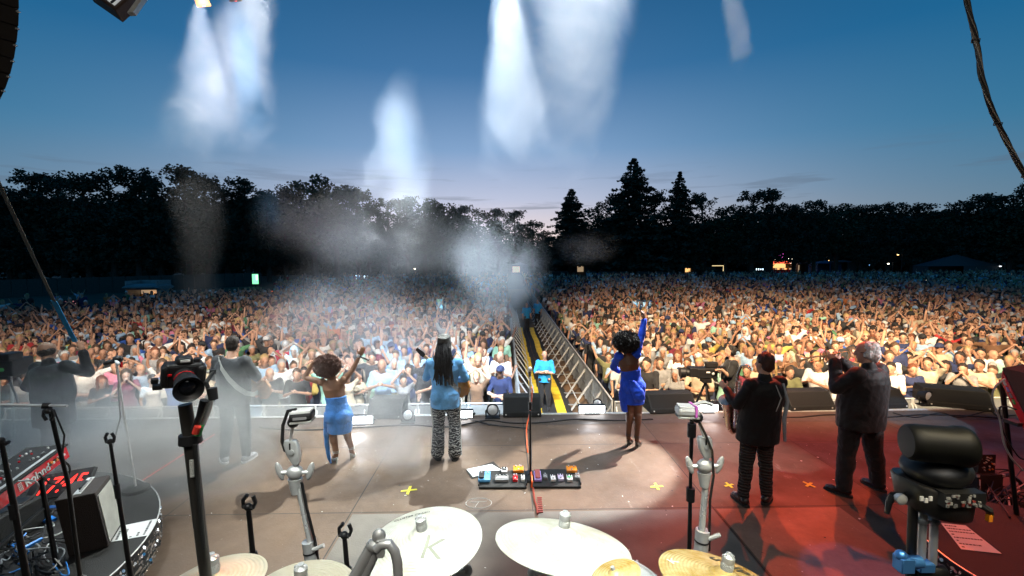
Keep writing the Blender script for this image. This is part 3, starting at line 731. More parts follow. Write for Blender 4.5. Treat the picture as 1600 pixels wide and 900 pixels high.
# front-row people the photograph shows clearly: (pixel u, sex, shirt, hair kind, hair, pose)
SPECIAL = {}
def attributes(row, k, side):
    f = rnd.random() < .47
    sc, hc = wpick(rnd, SHIRTS), wpick(rnd, HAIRS)
    kind = rnd.choice(['long','long','long','bun','short']) if f else rnd.choice(['short']*6+['bald','bald','cap'])
    if kind == 'cap': hc = wpick(rnd, [('black',(.02,.02,.02),3),('white',(.6,.6,.6),1),('navy',(.03,.04,.1),2),('pale blue',(.3,.45,.6),1)])
    if row == 0: pn = rnd.choice([PN[5]]*5+[PN[3]]*4+[PN[4]]*2+[PN[1], PN[2], PN[0], PN[0], PN[6], PN[8]])
    elif row < 14: pn = rnd.choice([PN[0]]*3+[PN[1]]*2+[PN[2]]*3+[PN[3]]*7+[PN[4]]*3+[PN[6]]*1+[PN[8]]*3+[PN[7]]*7+[PN[9]]*2)
    else: pn = rnd.choice([PN[0]]*2+[PN[1]]*2+[PN[2]]*2+[PN[3]]*5+[PN[7]]*12+[PN[8]]*2+[PN[9]]*1)
    sk = rnd.choices(SKINS, [5,5,4,5,1.5,.6])[0]
    return int(f), sc, hc, kind, pn, sk
def hair_words(kind, hc):
    if kind == 'cap': return '%s cap' % hc[0]
    h = 'white' if hc[0] == 'white-haired' else hc[0]
    return {'short':'short %s hair','long':'long %s hair','bun':'%s bun','bald':'balding %s hair'}[kind] % h
count = 0; rest = []
ROWW = ['front','second','third','fourth','fifth','sixth','seventh','eighth','ninth','tenth','eleventh','twelfth']
seen_l = set()
PWORD = dict(zip(PN, ['clapping overhead','arms flung up','one arm raised','clapping','hands at mouth','forearms folded','hands on head','arms down','waving','arms bent']))
def cnt(k): return ordn(k).replace('nearest', 'first')
for (side, row, k, x, y, y0) in spots_:
    u, v = proj((x, y, GZ+1.6))
    at = attributes(row, k, side)
    f, sc, hc, kind, pn, sk = at
    rz = math.atan2(FAC.x-x, -(FAC.y-y)) if False else math.atan2(-(FAC.x-x)*.75, (FAC.y-y))+rnd.gauss(0, .22)
    s = rnd.gauss(1.0 if f else 1.075, .05)
    if count < 300 and -30 < u < 1630 and row < 12:
        count += 1
        t = thing('person', '', 'person', (x, y, GZ+.002), rotz=rz); t.scale = (s,)*3
        pw = PWORD[pn]
        lab = '%s in %s, %s, %s, %s row %s, %s from aisle' % ('woman' if f else 'man', sc[0], hair_words(kind, hc).replace('white-haired', 'white'), pw, ROWW[row], 'right' if side > 0 else 'left', cnt(k))
        tag(t, lab, 'person', 'audience in the rows nearest the stage')
        bd, fm, sh, tr = TPL[(f, pn)]
        o = link('body', bd, t); o.color = (*sk, 1)
        o = link('shirt', sh, t); o.color = (*sc[1], 1)
        o = link('trousers', tr, t); o.color = (*rnd.choice([(.03,.04,.08),(.02,.02,.02),(.12,.13,.18),(.3,.26,.2)]), 1)
        o = link('cap' if kind == 'cap' else 'hair', HAIR[kind], t); o.color = (*hc[1], 1)
    else: rest.append((x, y, rz, s, at))
print('individuals', count, 'rest', len(rest))
VV, TT, CC, off = [], [], [], 0
for (x, y, rz, s, (f, sc, hc, kind, pn, sk)) in rest:
    lod = 0 if y < 22 else 1
    c_, s_ = math.cos(rz), math.sin(rz); Rm = np.array([[c_, s_, 0], [-s_, c_, 0], [0, 0, 1]], np.float32)
    tc_ = rnd.choice([(.03,.04,.08),(.02,.02,.02),(.12,.13,.18),(.3,.26,.2)])
    for (vs, tr), colr in zip(LOW[((f, pn), lod)]+[HLOW[(kind, lod)]]+([FLOW[f]] if y < 24 else []), (sk, sc[1], tc_, hc[1], (sk[0]*.16, sk[1]*.12, sk[2]*.12))):
        VV.append((vs*s)@Rm+np.array([x, y, GZ], np.float32)); TT.append(tr+off); off += len(vs)
        CC.append(np.tile(np.array([*colr, 1], np.float32), (len(vs), 1)))
VV = np.concatenate(VV); TT = np.concatenate(TT).astype(np.int32); CC = np.concatenate(CC)
me = bpy.data.meshes.new('crowd'); me.vertices.add(len(VV)); me.vertices.foreach_set('co', VV.ravel())
me.loops.add(TT.size); me.loops.foreach_set('vertex_index', TT.ravel()); me.polygons.add(len(TT))
me.polygons.foreach_set('loop_start', np.arange(0, TT.size, 3, dtype=np.int32))
try: me.polygons.foreach_set('loop_total', np.full(len(TT), 3, dtype=np.int32))
except Exception: pass
ca = me.color_attributes.new('col', 'FLOAT_COLOR', 'POINT'); ca.data.foreach_set('color', CC.ravel())
me.polygons.foreach_set('use_smooth', np.ones(len(TT), bool)); me.materials.append(M['crowd']); me.update(); me.validate()
o = link('crowd', me); tag(o, 'dense festival crowd filling the field behind the front rows', 'crowd', kind='stuff')
print('crowd tris', len(TT))
# ------------------------------------------------------------------ trees beyond the field
def leaf_cloud(r, n, c, rad, size, out):
    for _ in range(n):
        d = V((r.gauss(0,1), r.gauss(0,1), r.gauss(0,1))).normalized()*(r.random()**.4)
        p = V((c[0]+d.x*rad[0], c[1]+d.y*rad[1], c[2]+d.z*rad[2]))
        a = V((r.gauss(0,1), r.gauss(0,1), r.gauss(0,.7))).normalized(); q = a.cross(V((r.gauss(0,1), r.gauss(0,1), r.gauss(0,1)))).normalized()
        s = size*r.uniform(.6, 1.4); out.append((p-a*s*.5, p+q*s*.45, p+a*s*.5, p-q*s*.28))
def tree_proto(kind, seed):
    r = random.Random(seed); t = thing(kind+'_tree' if kind != 'fir' else 'fir_tree', '', 'tree'); H = 10.0; L_ = []; tb = MB()
    tb.tube([(0,0,0), (.05,0,3), (.0,.06,6), (0,0,9.0)], [.24,.2,.13,.04], 'bark', 7)
    if kind == 'fir':
        n = 34
        for i in range(n):
            h = 1.2+8.6*i/n; w = (1-(i/n))**.82*2.7+.04
            for k in range(12 if i < 28 else 6):
                a = r.uniform(0, 6.28); rr = w*r.uniform(.55, 1.0)*(.85 if i % 3 else 1.12)
                tip = V((math.cos(a)*rr, math.sin(a)*rr, h-rr*.22)); tb.tube([(0,0,h), tip], [.035,.012], 'bark', 4)
                for j in (.35,.6,.85,1.0): leaf_cloud(r, 9, V((0,0,h)).lerp(tip, j), (.28*(1.15-i/n),.28*(1.15-i/n),.14), .26*(1.2-.7*i/n), L_)
    elif kind == 'pine':
        for i in range(34):
            h = r.uniform(1.4, 9.2); w = 2.35*math.sqrt(max(.02, 1-abs((h-4.4)/5.3)**1.7))*r.uniform(.7, 1.1)
            a = r.uniform(0, 6.28); rr = w*r.uniform(.35, 1.0); tip = V((math.cos(a)*rr, math.sin(a)*rr, h+rr*.22))
            tb.tube([(0,0,h-.5), tip], [.06,.02], 'bark', 4)
            for j in range(5):
                leaf_cloud(r, 26, tip+V((r.gauss(0,.38), r.gauss(0,.38), r.gauss(0,.25)+.1)), (.44,.44,.36), .22, L_)
        leaf_cloud(r, 120, V((0,0,9.0)), (.55,.55,.75), .2, L_); leaf_cloud(r, 700, V((0,0,4.8)), (1.7,1.7,3.3), .34, L_)
    else:
        for i in range(44):
            d = V((r.gauss(0,1), r.gauss(0,1), r.gauss(0,1))).normalized(); c = V((d.x*2.5, d.y*2.5, 6.0+d.z*3.3))
            if i < 14: tb.tube([(0,0,2.6+i*.2), V((0,0,4.6)).lerp(c, .8)], [.09,.02], 'bark', 4)
            leaf_cloud(r, 80, c*.92+V((0,0,.4)), (.75,.75,.6), .25, L_)
        leaf_cloud(r, 1100, V((0,0,5.8)), (2.5,2.5,3.2), .34, L_)
    part(tb, 'trunk', t, world=False)
    cb = MB(); vs = []; fs = []
    for q in L_: fs.append(tuple(range(len(vs), len(vs)+4))); vs += q
    me = bpy.data.meshes.new('crown'); me.from_pydata(vs, [], fs); me.materials.append(M['leaf2' if kind == 'broadleaf' else 'leaf'])
    link('crown', me, t); return t
TP = {'pine': [tree_proto('pine', s) for s in (1, 2, 3)], 'fir': [tree_proto('fir', s) for s in (4, 5)], 'broadleaf': [tree_proto('broadleaf', s) for s in (6, 7)]}
used_t = set()
def plant(kind, u, vtop, y, wide, label, group, rz=None):
    p = D(u, vtop, y); h = p.z-GZ; pr = TP[kind][rnd.randrange(len(TP[kind]))]
    o = pr if id(pr) not in used_t else copy_tree(pr)
    used_t.add(id(pr)); o.location = (p.x, y, GZ); o.rotation_euler = (0,0,rnd.uniform(0, 6.28)); s = h/9.75
    o.scale = (s*wide, s*wide, s); tag(o, label, 'tree', group); return o
G1 = 'dark trees beyond the left half of the crowd'; G2 = 'dark trees beyond the right half of the crowd'
lt = [(-28,285,70,'p'),(4,296,72,'p'),(48,270,74,'p'),(88,268,75,'p'),(128,272,74,'p'),(168,271,75,'p'),(207,262,76,'p'),(243,273,78,'p'),(287,262,78,'p'),(318,272,80,'p'),(350,290,84,'p'),(381,280,84,'p'),(415,296,86,'p'),(442,292,90,'p'),(487,266,92,'b'),(522,283,96,'b'),(556,293,98,'p'),
      (573,318,104,'p'),(606,312,112,'p'),(634,304,110,'p'),(662,304,112,'b'),(692,311,112,'b'),(720,318,114,'p'),(748,322,116,'b'),(778,327,118,'p'),(804,326,118,'p'),(832,341,122,'b'),(856,366,126,'b')]
wd = {'p':'pine','b':'broadleaf','f':'fir'}
lm = ['cut by the left picture edge','third from the left edge, above the strap','with a ragged double top, fourth from the left','left of the pole strap top','above the balding musician','right of the balding musician\'s raised hand','tallest of the far left group','between the two tallest left pines','tall, lit by the olive smoke column','just right of the olive smoke column','lower, above the misty guitarist','narrow, right of the misty guitarist','low, before the big round tree','leaning against the big round tree','big round dome, tallest of the middle left','right shoulder of the big round tree','in the blue haze above the left dancer','low, at the gap in the treeline','at the left foot of the pale smoke column','inside the pale smoke column','bluish, right of the pale column','round, above the singer in the blue jacket','half fogged, right of the singer','small, above the drifting smoke cloud','small, right of the drifting smoke cloud','small, above the central microphone stand','low, sloping to the treeline gap','lowest, at the deepest gap of the treeline']
for (u, v, y, k), ll in zip(lt, lm):
    plant(wd[k], u, v, y, 1.05 if k == 'p' else 1.15, 'dark %s tree %s' % (wd[k], ll), G1)
rt = [(893,294,112,'f',1.7,'wide conifer just right of the treeline gap'),(935,311,112,'b',.95,'rounded tree between the wide conifer and the tallest fir'),(990,246,104,'f',1.55,'tallest fir of all, pointed, right of the middle'),(968,300,106,'p',.9,'pine pressed against the left side of the tallest fir'),(1024,297,104,'p',.8,'pine pressed against the right side of the tallest fir'),
      (1062,267,102,'f',1.15,'slim second tallest pointed fir'),(1098,300,100,'p',.9,'pine right of the slim pointed fir'),(1136,317,98,'b',1.1,'low rounded tree under the long cloud'),(1178,300,94,'p',1.15,'flat topped pine above the pink lit stall'),(1208,296,94,'p',1.1,'highest flat topped pine above the stalls'),(1244,318,92,'p',1.1,'low pine left of the street lamps'),
      (1275,314,90,'p',1.05,'pine above the blue tent'),(1310,313,90,'b',1.1,'round topped tree right of the blue tent'),(1350,318,88,'p',1.1,'pine above the trumpeter\'s head'),(1392,313,86,'p',1.15,'pine above the two lamps'),(1432,315,84,'p',1.1,'pine right of the two lamps'),(1470,322,82,'b',1.15,'low round tree on the far right'),(1512,314,78,'p',1.15,'pine left of the rising far right trees'),(1550,299,76,'p',1.2,'pine near the right picture edge'),(1585,292,74,'b',1.15,'tall round tree at the right picture edge'),(1622,280,72,'p',1.2,'pine cut by the right picture edge')]
for u, v, y, k, wdt, ll in rt: plant(wd[k], u, v, y, wdt, 'dark '+ll, G2)
# the wood behind them reads as one dark mass
L_ = []; r = random.Random(5)
for u in np.arange(-160, 1780, 7):
    top = np.interp(u, [-160, 350, 440, 560, 860, 930, 1090, 1180, 1500, 1780], [318, 318, 325, 352, 392, 362, 352, 336, 338, 318])
    y = np.interp(u, [-160, 560, 860, 1780], [92, 122, 138, 96])
    for j in range(9):
        vv = top+r.uniform(0, 10)+j*13
        if vv > 428: break
        p = D(u+r.uniform(-6, 6), vv, y+r.uniform(-4, 4))
        leaf_cloud(r, 60, p, (2.2,2.6,1.8), 1.2, L_)
me = bpy.data.meshes.new('distant_wood'); vs = []; fs = []
for q in L_: fs.append(tuple(range(len(vs), len(vs)+4))); vs += q
me.from_pydata(vs, [], fs); me.materials.append(M['leaf']); tag(link('distant_wood', me), 'dark distant wood closing the far side of the field', 'wood', kind='stuff')
# rising wooded ground right behind
b, vs, fs = grid_sheet(-400, 400, 150, 420, 60, 10, GZ-.3, lambda x, y: 7*min(1, (y-150)/120)*(1+.3*math.sin(x*.02)))
b.add(vs, fs, mat('wooded_hill', (.02,.026,.018), .95, var=.5, nscale=.1)); tag(part(b, 'hill', world=False, smooth=True), kind='structure')

# ------------------------------------------------------------------ stalls, tents and lamps at the back of the field
def emis(name, c, s, base=None):
    return mat(name, base or c, .5, emit=c, estr=s)
M['warm'] = emis('warm_lit_interior', (1.0,.52,.18), 1.5); M['warm2'] = emis('pale_lit_interior', (1.0,.70,.42), .35)
M['bulb'] = emis('bulb', (1.0,.86,.62), 9); M['pink'] = emis('magenta_neon', (.95,.1,.75), 3.0); M['redneon'] = emis('red_sign_light', (1.0,.1,.05), 2.0)
M['greenneon'] = emis('green_sign_light', (.25,1.0,.45), 1.6); M['cool'] = emis('cool_sign_light', (.75,.9,1.0), 2.2)
def base_at(u, y): p = D(u, 430, y); return V((p.x, y, GZ))
# food stall with the pink emblem
c = base_at(1215, 100); t = thing('food_stall', 'brightly lit food stall with red counter and a glowing pink emblem on its roof', 'stall', c)
b = MB(); b.box(c+V((0,1.2,1.5)), (5.0,.1,3.0), 'blackpaint'); b.box(c+V((-2.5,0,1.5)), (.1,2.4,3.0), 'blackpaint'); b.box(c+V((2.5,0,1.5)), (.1,2.4,3.0), 'blackpaint'); part(b, 'wall', t)
b = MB(); b.box(c+V((0,0,3.05)), (5.4,2.8,.16), 'grey'); b.box(c+V((0,-1.38,2.75)), (5.2,.06,.5), 'redneon'); part(b, 'roof', t)
b = MB(); b.box(c+V((0,1.1,2.0)), (4.7,.05,1.0), 'warm'); part(b, 'lit_back_wall', t)
b = MB(); b.box(c+V((0,-1.1,.6)), (4.9,.5,1.2), 'red')
for k in range(9): b.box(c+V((-2.1+.52*k,-1.1,1.35)), (.3,.3,.3), ('warm','orange','warm2')[k % 3])
part(b, 'counter', t)
b = MB()
for k in range(6): b.ell(c+V((-2.4+.96*k,-1.3,3.5)), .13, 'bulb', None, 8, 5); b.cyl(c+V((-2.4+.96*k,-1.3,3.1)), c+V((-2.4+.96*k,-1.3,3.4)), .03, 'black', 5)
part(b, 'roof_bulbs', t)
b = MB(); b.tube([c+V((-.1,-1.3,3.9)), c+V((-.45,-1.3,4.3)), c+V((-.1,-1.3,4.7)), c+V((.35,-1.3,4.5)), c+V((.4,-1.3,4.0)), c+V((-.1,-1.3,3.9))], .12, 'pink', 5); part(b, 'roof_emblem', t)
b = MB(); b.tube([c+V((-1.7,-1.4,3.6)), c+V((-2.2,-1.4,3.6)), c+V((-2.2,-1.4,4.4)), c+V((-1.7,-1.4,4.4))], .13, 'bulb', 5); b.ell(c+V((-1.75,-1.4,4.0)), .22, 'redneon', None, 8, 5); part(b, 'sign', t)
# left market stall with curved canopy
c = base_at(231, 44); t = thing('market_stall', 'small lit stall with a grey curved awning at the back left of the crowd', 'stall', c)
b = MB(); b.box(c+V((0,.9,1.2)), (2.9,.06,2.4), 'galvdull'); b.box(c+V((-1.45,0,1.2)), (.06,1.8,2.4), 'galvdull'); b.box(c+V((1.45,0,1.2)), (.06,1.8,2.4), 'galvdull'); part(b, 'wall', t)
b = MB(); b.loft([(c+V((-1.65,0,1.75)), (0,1.1,0), (0,0,.18)), (c+V((-1.4,0,1.8)), (0,1.15,0), (0,0,.3)), (c+V((1.4,0,1.8)), (0,1.15,0), (0,0,.3)), (c+V((1.65,0,1.75)), (0,1.1,0), (0,0,.18))], 'grey'); part(b, 'awning', t, smooth=True)
b = MB(); b.box(c+V((0,.82,1.15)), (2.7,.04,.8), 'warm2')
for k in range(8): b.box(c+V((-1.2+.34*k,.6,.95+.05*(k % 3))), (.2,.2,.24+.1*(k % 2)), ('orange','blue','white','warm')[k % 4])
part(b, 'lit_shelves', t)
b = MB(); b.box(c+V((0,-.75,.45)), (2.8,.4,.9), 'blue'); part(b, 'counter', t)
def sign(u, v, y, w_, h_, m, label, name='lit_sign', extra=None):
    p = D(u, v, y); t = thing(name, label, 'sign', (p.x, y, GZ))
    b = MB(); b.box(p+V((0,.06,0)), (w_+.2,.1,h_+.2), 'black'); part(b, 'back_board', t)
    b = MB()
    r2 = random.Random(int(u))
    if extra == 'letters':
        n = max(3, int(w_/.45))
        for k in range(n):
            x = -w_/2+w_*(k+.5)/n; hh = h_*r2.uniform(.45,.9); b.box(p+V((x,-.02,0)), (w_/n*.3,.04,hh), m); b.box(p+V((x+.05,-.02,hh*.3)), (w_/n*.6,.04,h_*.16), m)
    else: b.box(p+V((0,-.02,0)), (w_,.05,h_), m); b.box(p+V((w_*.28,-.05,h_*.15)), (w_*.3,.03,h_*.5), 'cool')
    part(b, 'lit_face', t)
    b = MB(); b.cyl((p.x-.1, y+.2, GZ), (p.x-.1, y+.2, p.z), .06, 'blackmetal', 6); part(b, 'post', t); return t
sign(399, 436, 70, .9, 1.5, 'greenneon', 'small green and white lit sign standing over the left crowd')
sign(565, 433, 90, 2.6, .9, 'cool', 'cold white lit lettering above the crowd behind the left dancer', extra='letters')
sign(567, 441, 96, 1.8, .8, 'cool', 'dimmer white lit panel just below the cold white lettering', extra='letters')
sign(1187, 421, 104, 2.0, .5, 'cool', 'small white lit board just left of the pink emblem stall', extra='letters')
# two small pink lit emblems far left
sign(100, 474, 46, .5, .5, emis('dim_pink_light', (.8,.35,.35), .5), 'left one of two dim pink emblems on the fence', extra='letters')
sign(118, 473, 46, .6, .5, emis('dim_pink_light_b', (.8,.35,.35), .5), 'right one of two dim pink emblems on the fence', extra='letters')
# frame of gold lights
p = D(1121, 421, 92); t = thing('light_frame', 'open gold frame of lights left of the food stalls', 'light frame', (p.x, 92, GZ))
b = MB(); b.tube([V((p.x-1.1, 92, p.z+.75)), V((p.x+1.2, 92, p.z+.75)), V((p.x+1.2, 92, GZ+1.2))], .07, emis('gold_light', (1.0,.75,.35), 1.3), 5); part(b, 'light_tube', t)
b = MB(); b.cyl((p.x-1.1, 92.2, GZ), (p.x-1.1, 92.2, p.z+.7), .05, 'blackmetal', 6); b.cyl((p.x+1.2, 92.2, GZ), (p.x+1.2, 92.2, p.z+.7), .05, 'blackmetal', 6); part(b, 'post', t)
# tents
def tent(u, y, w_, h_, m, label, peak=.8, lit=None):
    c = base_at(u, y); t = thing('tent', label, 'tent', c)
    b = MB(); b.box(c+V((0,1.4,h_/2)), (w_,.05,h_), m); b.box(c+V((-w_/2,0,h_/2)), (.05,2.8,h_), m); b.box(c+V((w_/2,0,h_/2)), (.05,2.8,h_), m); b.box(c+V((w_*.25,-1.4,h_/2)), (w_*.5,.05,h_), m); part(b, 'wall', t)
    b = MB(); b.add([c+V((-w_/2-.1,-1.5,h_)), c+V((w_/2+.1,-1.5,h_)), c+V((w_/2+.1,1.5,h_)), c+V((-w_/2-.1,1.5,h_)), c+V((0,0,h_+peak))], [(0,1,4),(1,2,4),(2,3,4),(3,0,4),(3,2,1,0)], m); part(b, 'roof', t)
    if lit: b = MB(); b.box(c+V((-w_*.2,.9,h_*.55)), (w_*.45,.06,h_*.6), lit); part(b, 'lit_interior', t)
    return t
M['tentblue'] = mat('blue_tent_cloth', (.03,.16,.34), .8, var=.12); M['tentgrey'] = mat('grey_tent_cloth', (.07,.075,.08), .8, var=.12)
tent(1252, 98, 3.4, 2.5, 'tentgrey', 'small pale tent with a warm lit opening beside the pink emblem stall', .5, 'warm2')
tent(1288, 94, 5.0, 2.6, 'tentblue', 'dark blue tent right of the lit stalls', .6)
tent(1315, 92, 3.6, 2.9, 'tentgrey', 'grey tent behind the right end of the blue tent', .4)
tent(1492, 76, 12.0, 2.4, 'tentgrey', 'long dark pointed tent at the far right', 1.9)
tent(812, 108, 4.0, 2.4, 'tentgrey', 'small lit tent in the haze at the end of the aisle', .6, 'warm2')
tent(912, 110, 3.6, 2.3, 'tentgrey', 'tiny lit tent at the right of the blue haze', .5, 'warm2')
tent(1080, 104, 4.0, 2.2, 'tentgrey', 'low tent left of the gold light frame', .5, 'warm')
# lamps on posts
def lamp(u, v, y, m, label, r=.17, watt=0, arm=.7):
    p = D(u, v, y); t = thing('street_lamp', label, 'street lamp', (p.x, y, GZ))
    b = MB(); b.tube([(p.x+arm, y, GZ), (p.x+arm, y, p.z+.2), (p.x, y, p.z+.25)], [.07,.05,.03], 'blackmetal', 6); part(b, 'post', t)
    b = MB(); b.ell(p, (r, r, r*.7), m, None, 8, 5); part(b, 'lamp_head', t)
    b = MB(); b.lathe([(r*1.4, r*.5), (r*.5, r*1.1)], 'blackmetal', p, None, 8); part(b, 'lamp_cap', t); return t
lamp(1388, 412, 70, M['bulb'], 'brightest white lamp on a post right of the tents', .13)
lamp(1403, 398, 74, emis('sodium_lamp', (1.0,.6,.2), 5), 'higher orange lamp beside the brightest lamp', .13)
lamp(1236, 411, 98, M['bulb'], 'white lamp at the right of the pink emblem stall', .15)
lamp(1287, 402, 96, M['bulb'], 'small high lamp left of a pair over the blue tent', .12); lamp(1295, 407, 97, emis('sodium_lamp_dim', (1.0,.6,.2), 3), 'small orange lamp over the blue tent', .11)
lamp(1358, 414, 92, emis('blue_lamp', (.2,.5,1.0), 2), 'small blue lamp left of the brightest lamp', .12)
lamp(1563, 416, 74, emis('dim_white_lamp', (.9,.95,1.0), 2), 'dim white lamp over the far right tent', .16)
lamp(1448, 438, 50, emis('dim_lamp', (1,.95,.8), 1.5), 'low dim lamp in front of the far right tent', .07)
lamp(648, 420, 106, M['bulb'], 'white lamp inside the pale smoke column', .2); lamp(516, 445, 78, emis('amber_lamp', (1.0,.65,.2), 4), 'small amber lamp at the scaffold frame', .13)
lamp(425, 455, 60, emis('red_lamp', (1.0,.15,.05), 2), 'tiny red lamp at the end of the grey fence', .08)
# scaffold delay frame and grey fence at the left
p = D(519, 460, 62); t = thing('scaffold_frame', 'thin metal scaffold frame standing in the crowd behind the left dancer', 'scaffold', (p.x, 62, GZ))
x0, x1, zt = D(479, 450, 62).x, D(560, 450, 62).x, D(479, 449, 62).z
for x in (x0, (x0+x1)/2, x1): b = MB(); b.cyl((x, 62, GZ), (x, 62, zt), .05, 'galv', 6); part(b, 'post', t)
for zz in (zt, zt-.8): b = MB(); b.cyl((x0, 62, zz), (x1, 62, zz), .04, 'galv', 6); part(b, 'rail', t)
b = MB(); q0, q1 = D(-60, 470, 52), D(410, 452, 74)
M['fencegrey'] = mat('grey_green_panel', (.05,.055,.048), .8, var=.25)
n = 24
for k in range(n):
    a0 = V((q0.x+(q1.x-q0.x)*k/n, q0.y+(q1.y-q0.y)*k/n, GZ)); a1 = V((q0.x+(q1.x-q0.x)*(k+1)/n-.1, q0.y+(q1.y-q0.y)*(k+1)/n, GZ))
    b.hexa([a0, a1, a1+V((0,.05,0)), a0+V((0,.05,0)), a0+V((0,0,2.1)), a1+V((0,0,2.1)), a1+V((0,.05,2.1)), a0+V((0,.05,2.1))], 'fencegrey')
tag(part(b, 'fence'), 'long grey solid panel fence closing the field at the back left', 'fence')
# ------------------------------------------------------------------ stage smoke in the light beams
def smoke_mat(name, Lz, ra, rb, dens, color=(.92,.95,1.0), nsc=1.2, lo=.42, hi=.62, f0=.04, f1=.5, edge=.55, aniso=.2, seed=0.0, ball=False, contrast=2.3):
    m = bpy.data.materials.new(name); m.use_nodes = True; n = m.node_tree.nodes; l = m.node_tree.links; n.clear()
    out = n.new('ShaderNodeOutputMaterial'); pv = n.new('ShaderNodeVolumePrincipled'); l.new(pv.outputs[0], out.inputs['Volume'])
    pv.inputs['Color'].default_value = (*color, 1); pv.inputs['Anisotropy'].default_value = aniso
    tc = n.new('ShaderNodeTexCoord'); sp = n.new('ShaderNodeSeparateXYZ'); l.new(tc.outputs['Object'], sp.inputs[0])
    def mt(op, a, b=None):
        q = n.new('ShaderNodeMath'); q.operation = op
        for i, x in enumerate((a, b)):
            if x is None: continue
            if isinstance(x, (int, float)): q.inputs[i].default_value = x
            else: l.new(x, q.inputs[i])
        return q.outputs[0]
    def mr(f, a, b, c, d):
        q = n.new('ShaderNodeMapRange'); q.interpolation_type = 'SMOOTHSTEP'
        for i, x in enumerate((a, b, c, d)): q.inputs[i+1].default_value = x
        l.new(f, q.inputs[0]); return q.outputs[0]
    if ball:
        vl = n.new('ShaderNodeVectorMath'); vl.operation = 'LENGTH'; l.new(tc.outputs['Object'], vl.inputs[0])
        mask = mr(mt('DIVIDE', vl.outputs['Value'], ra), 1.0, edge, 0, 1)
    else:
        z_ = mt('DIVIDE', sp.outputs['Z'], Lz); rad = mt('ADD', mt('MULTIPLY', z_, rb-ra), ra)
        rr = mt('DIVIDE', mt('SQRT', mt('ADD', mt('POWER', sp.outputs['X'], 2), mt('POWER', sp.outputs['Y'], 2))), rad)
        mask = mt('MULTIPLY', mr(rr, 1.0, edge, 0, 1), mt('MULTIPLY', mr(z_, 0, f0, 0, 1), mr(z_, 1.0, 1-f1, 0, 1)))
    mp = n.new('ShaderNodeMapping'); mp.inputs['Location'].default_value = (seed, seed*1.7, seed*.6); l.new(tc.outputs['Object'], mp.inputs[0])
    nz = n.new('ShaderNodeTexNoise'); nz.inputs['Scale'].default_value = nsc; nz.inputs['Detail'].default_value = 4; nz.inputs['Roughness'].default_value = .58; nz.inputs['Distortion'].default_value = .9; l.new(mp.outputs[0], nz.inputs['Vector'])
    # the noise eats into the rim of the plume, so its outline billows; its core stays dense
    k = mt('ADD', mt('MULTIPLY', mask, 1.15), mt('MULTIPLY', mt('SUBTRACT', nz.outputs['Fac'], .52), contrast))
    body = mr(mt('SUBTRACT', k, .22), 0, .85, 0, 1)
    l.new(mt('MULTIPLY', mt('MULTIPLY', body, mr(mask, 0, .40, 0, 1)), dens), pv.inputs['Density'])
    return m
def plume(label, a, b, ra, rb, dens, beam=None, **kw):
    a, b = V(a), V(b); L_ = (b-a).length; F = frame(b-a)
    mb = MB(); mb.lathe([(ra*.999, 0), (ra+(rb-ra)*.5, L_/2), (rb*.999, L_)], smoke_mat('smoke', L_, ra, rb, dens, **kw), seg=20)
    o = link('smoke_plume', mb.mesh('smoke_plume')); o.matrix_world = Matrix.Translation(a) @ F.to_4x4(); tag(o, label, 'smoke', kind='stuff')
    if beam:
        w_, c_, dg, back = beam; src = a-(b-a).normalized()*back; sl = spot('beam_light', src, b, w_, c_, dg, .35, .04)
    return o
def puff(label, c, rx, ry, rz_, dens, **kw):
    R_ = 1.0; mb = MB(); mb.ell((0,0,0), R_, smoke_mat('smoke', 1, R_, R_, dens, ball=True, **kw), None, 20, 12)
    o = link('smoke_cloud', mb.mesh('smoke_cloud')); o.location = c; o.scale = (rx, ry, rz_); tag(o, label, 'smoke', kind='stuff'); return o
BW = (.90,.96,1.0)
YB = 6.6
plume('narrow white smoke plume under the left roof lamp', D(312, 0, YB), D(318, 330, YB+.6), .13, 1.5, .20, (800, BW, 30, .25), nsc=1.5, lo=.36, hi=.60, f1=.75, edge=.1)
plume('billowing bright smoke plume beside the red roof lamp', D(402, -35, YB), D(322, 320, YB+.6), .38, 1.45, .23, (1100, BW, 32, .6), nsc=1.7, lo=.46, hi=.56, f1=.75, edge=.25, seed=3.1)
plume('tall pale smoke column left of the middle of the sky', D(638, 60, YB), D(602, 500, YB+.8), .42, 1.2, .20, (850, (.93,.95,.98), 26, 1.8), nsc=1.1, lo=.25, hi=.62, f0=.3, f1=.75, edge=.1, seed=5.2)
plume('brightest white smoke cone left of the double plume', D(794, -18, YB), D(812, 335, YB+.6), .28, 1.15, .23, (1500, BW, 27, .5), nsc=1.3, lo=.22, hi=.60, f1=.6, edge=.45, seed=8.4)
plume('broad bluish white smoke plume right of the double plume', D(908, -70, YB), D(893, 350, YB+.6), 1.15, .62, .24, (4200, (.80,.92,1.0), 40, 2.4), nsc=1.2, lo=.22, hi=.62, f0=.02, f1=.6, edge=.3, seed=1.9)
plume('thin blue smoke wisp high right of the middle', D(1140, -10, YB), D(1168, 130, YB+.4), .20, .34, .16, (260, (.3,.7,1.0), 26, .8), nsc=1.8, lo=.45, hi=.62, f1=.7, edge=.2, seed=6.6)
plume('faint olive smoke column in front of the far left trees', D(300, 215, YB+1), D(322, 540, YB+1.2), .6, .66, .06, (460, (.95,1.0,.62), 18, 5.0), nsc=.8, lo=.25, hi=.6, f0=.35, f1=.5, edge=.0, seed=2.2)
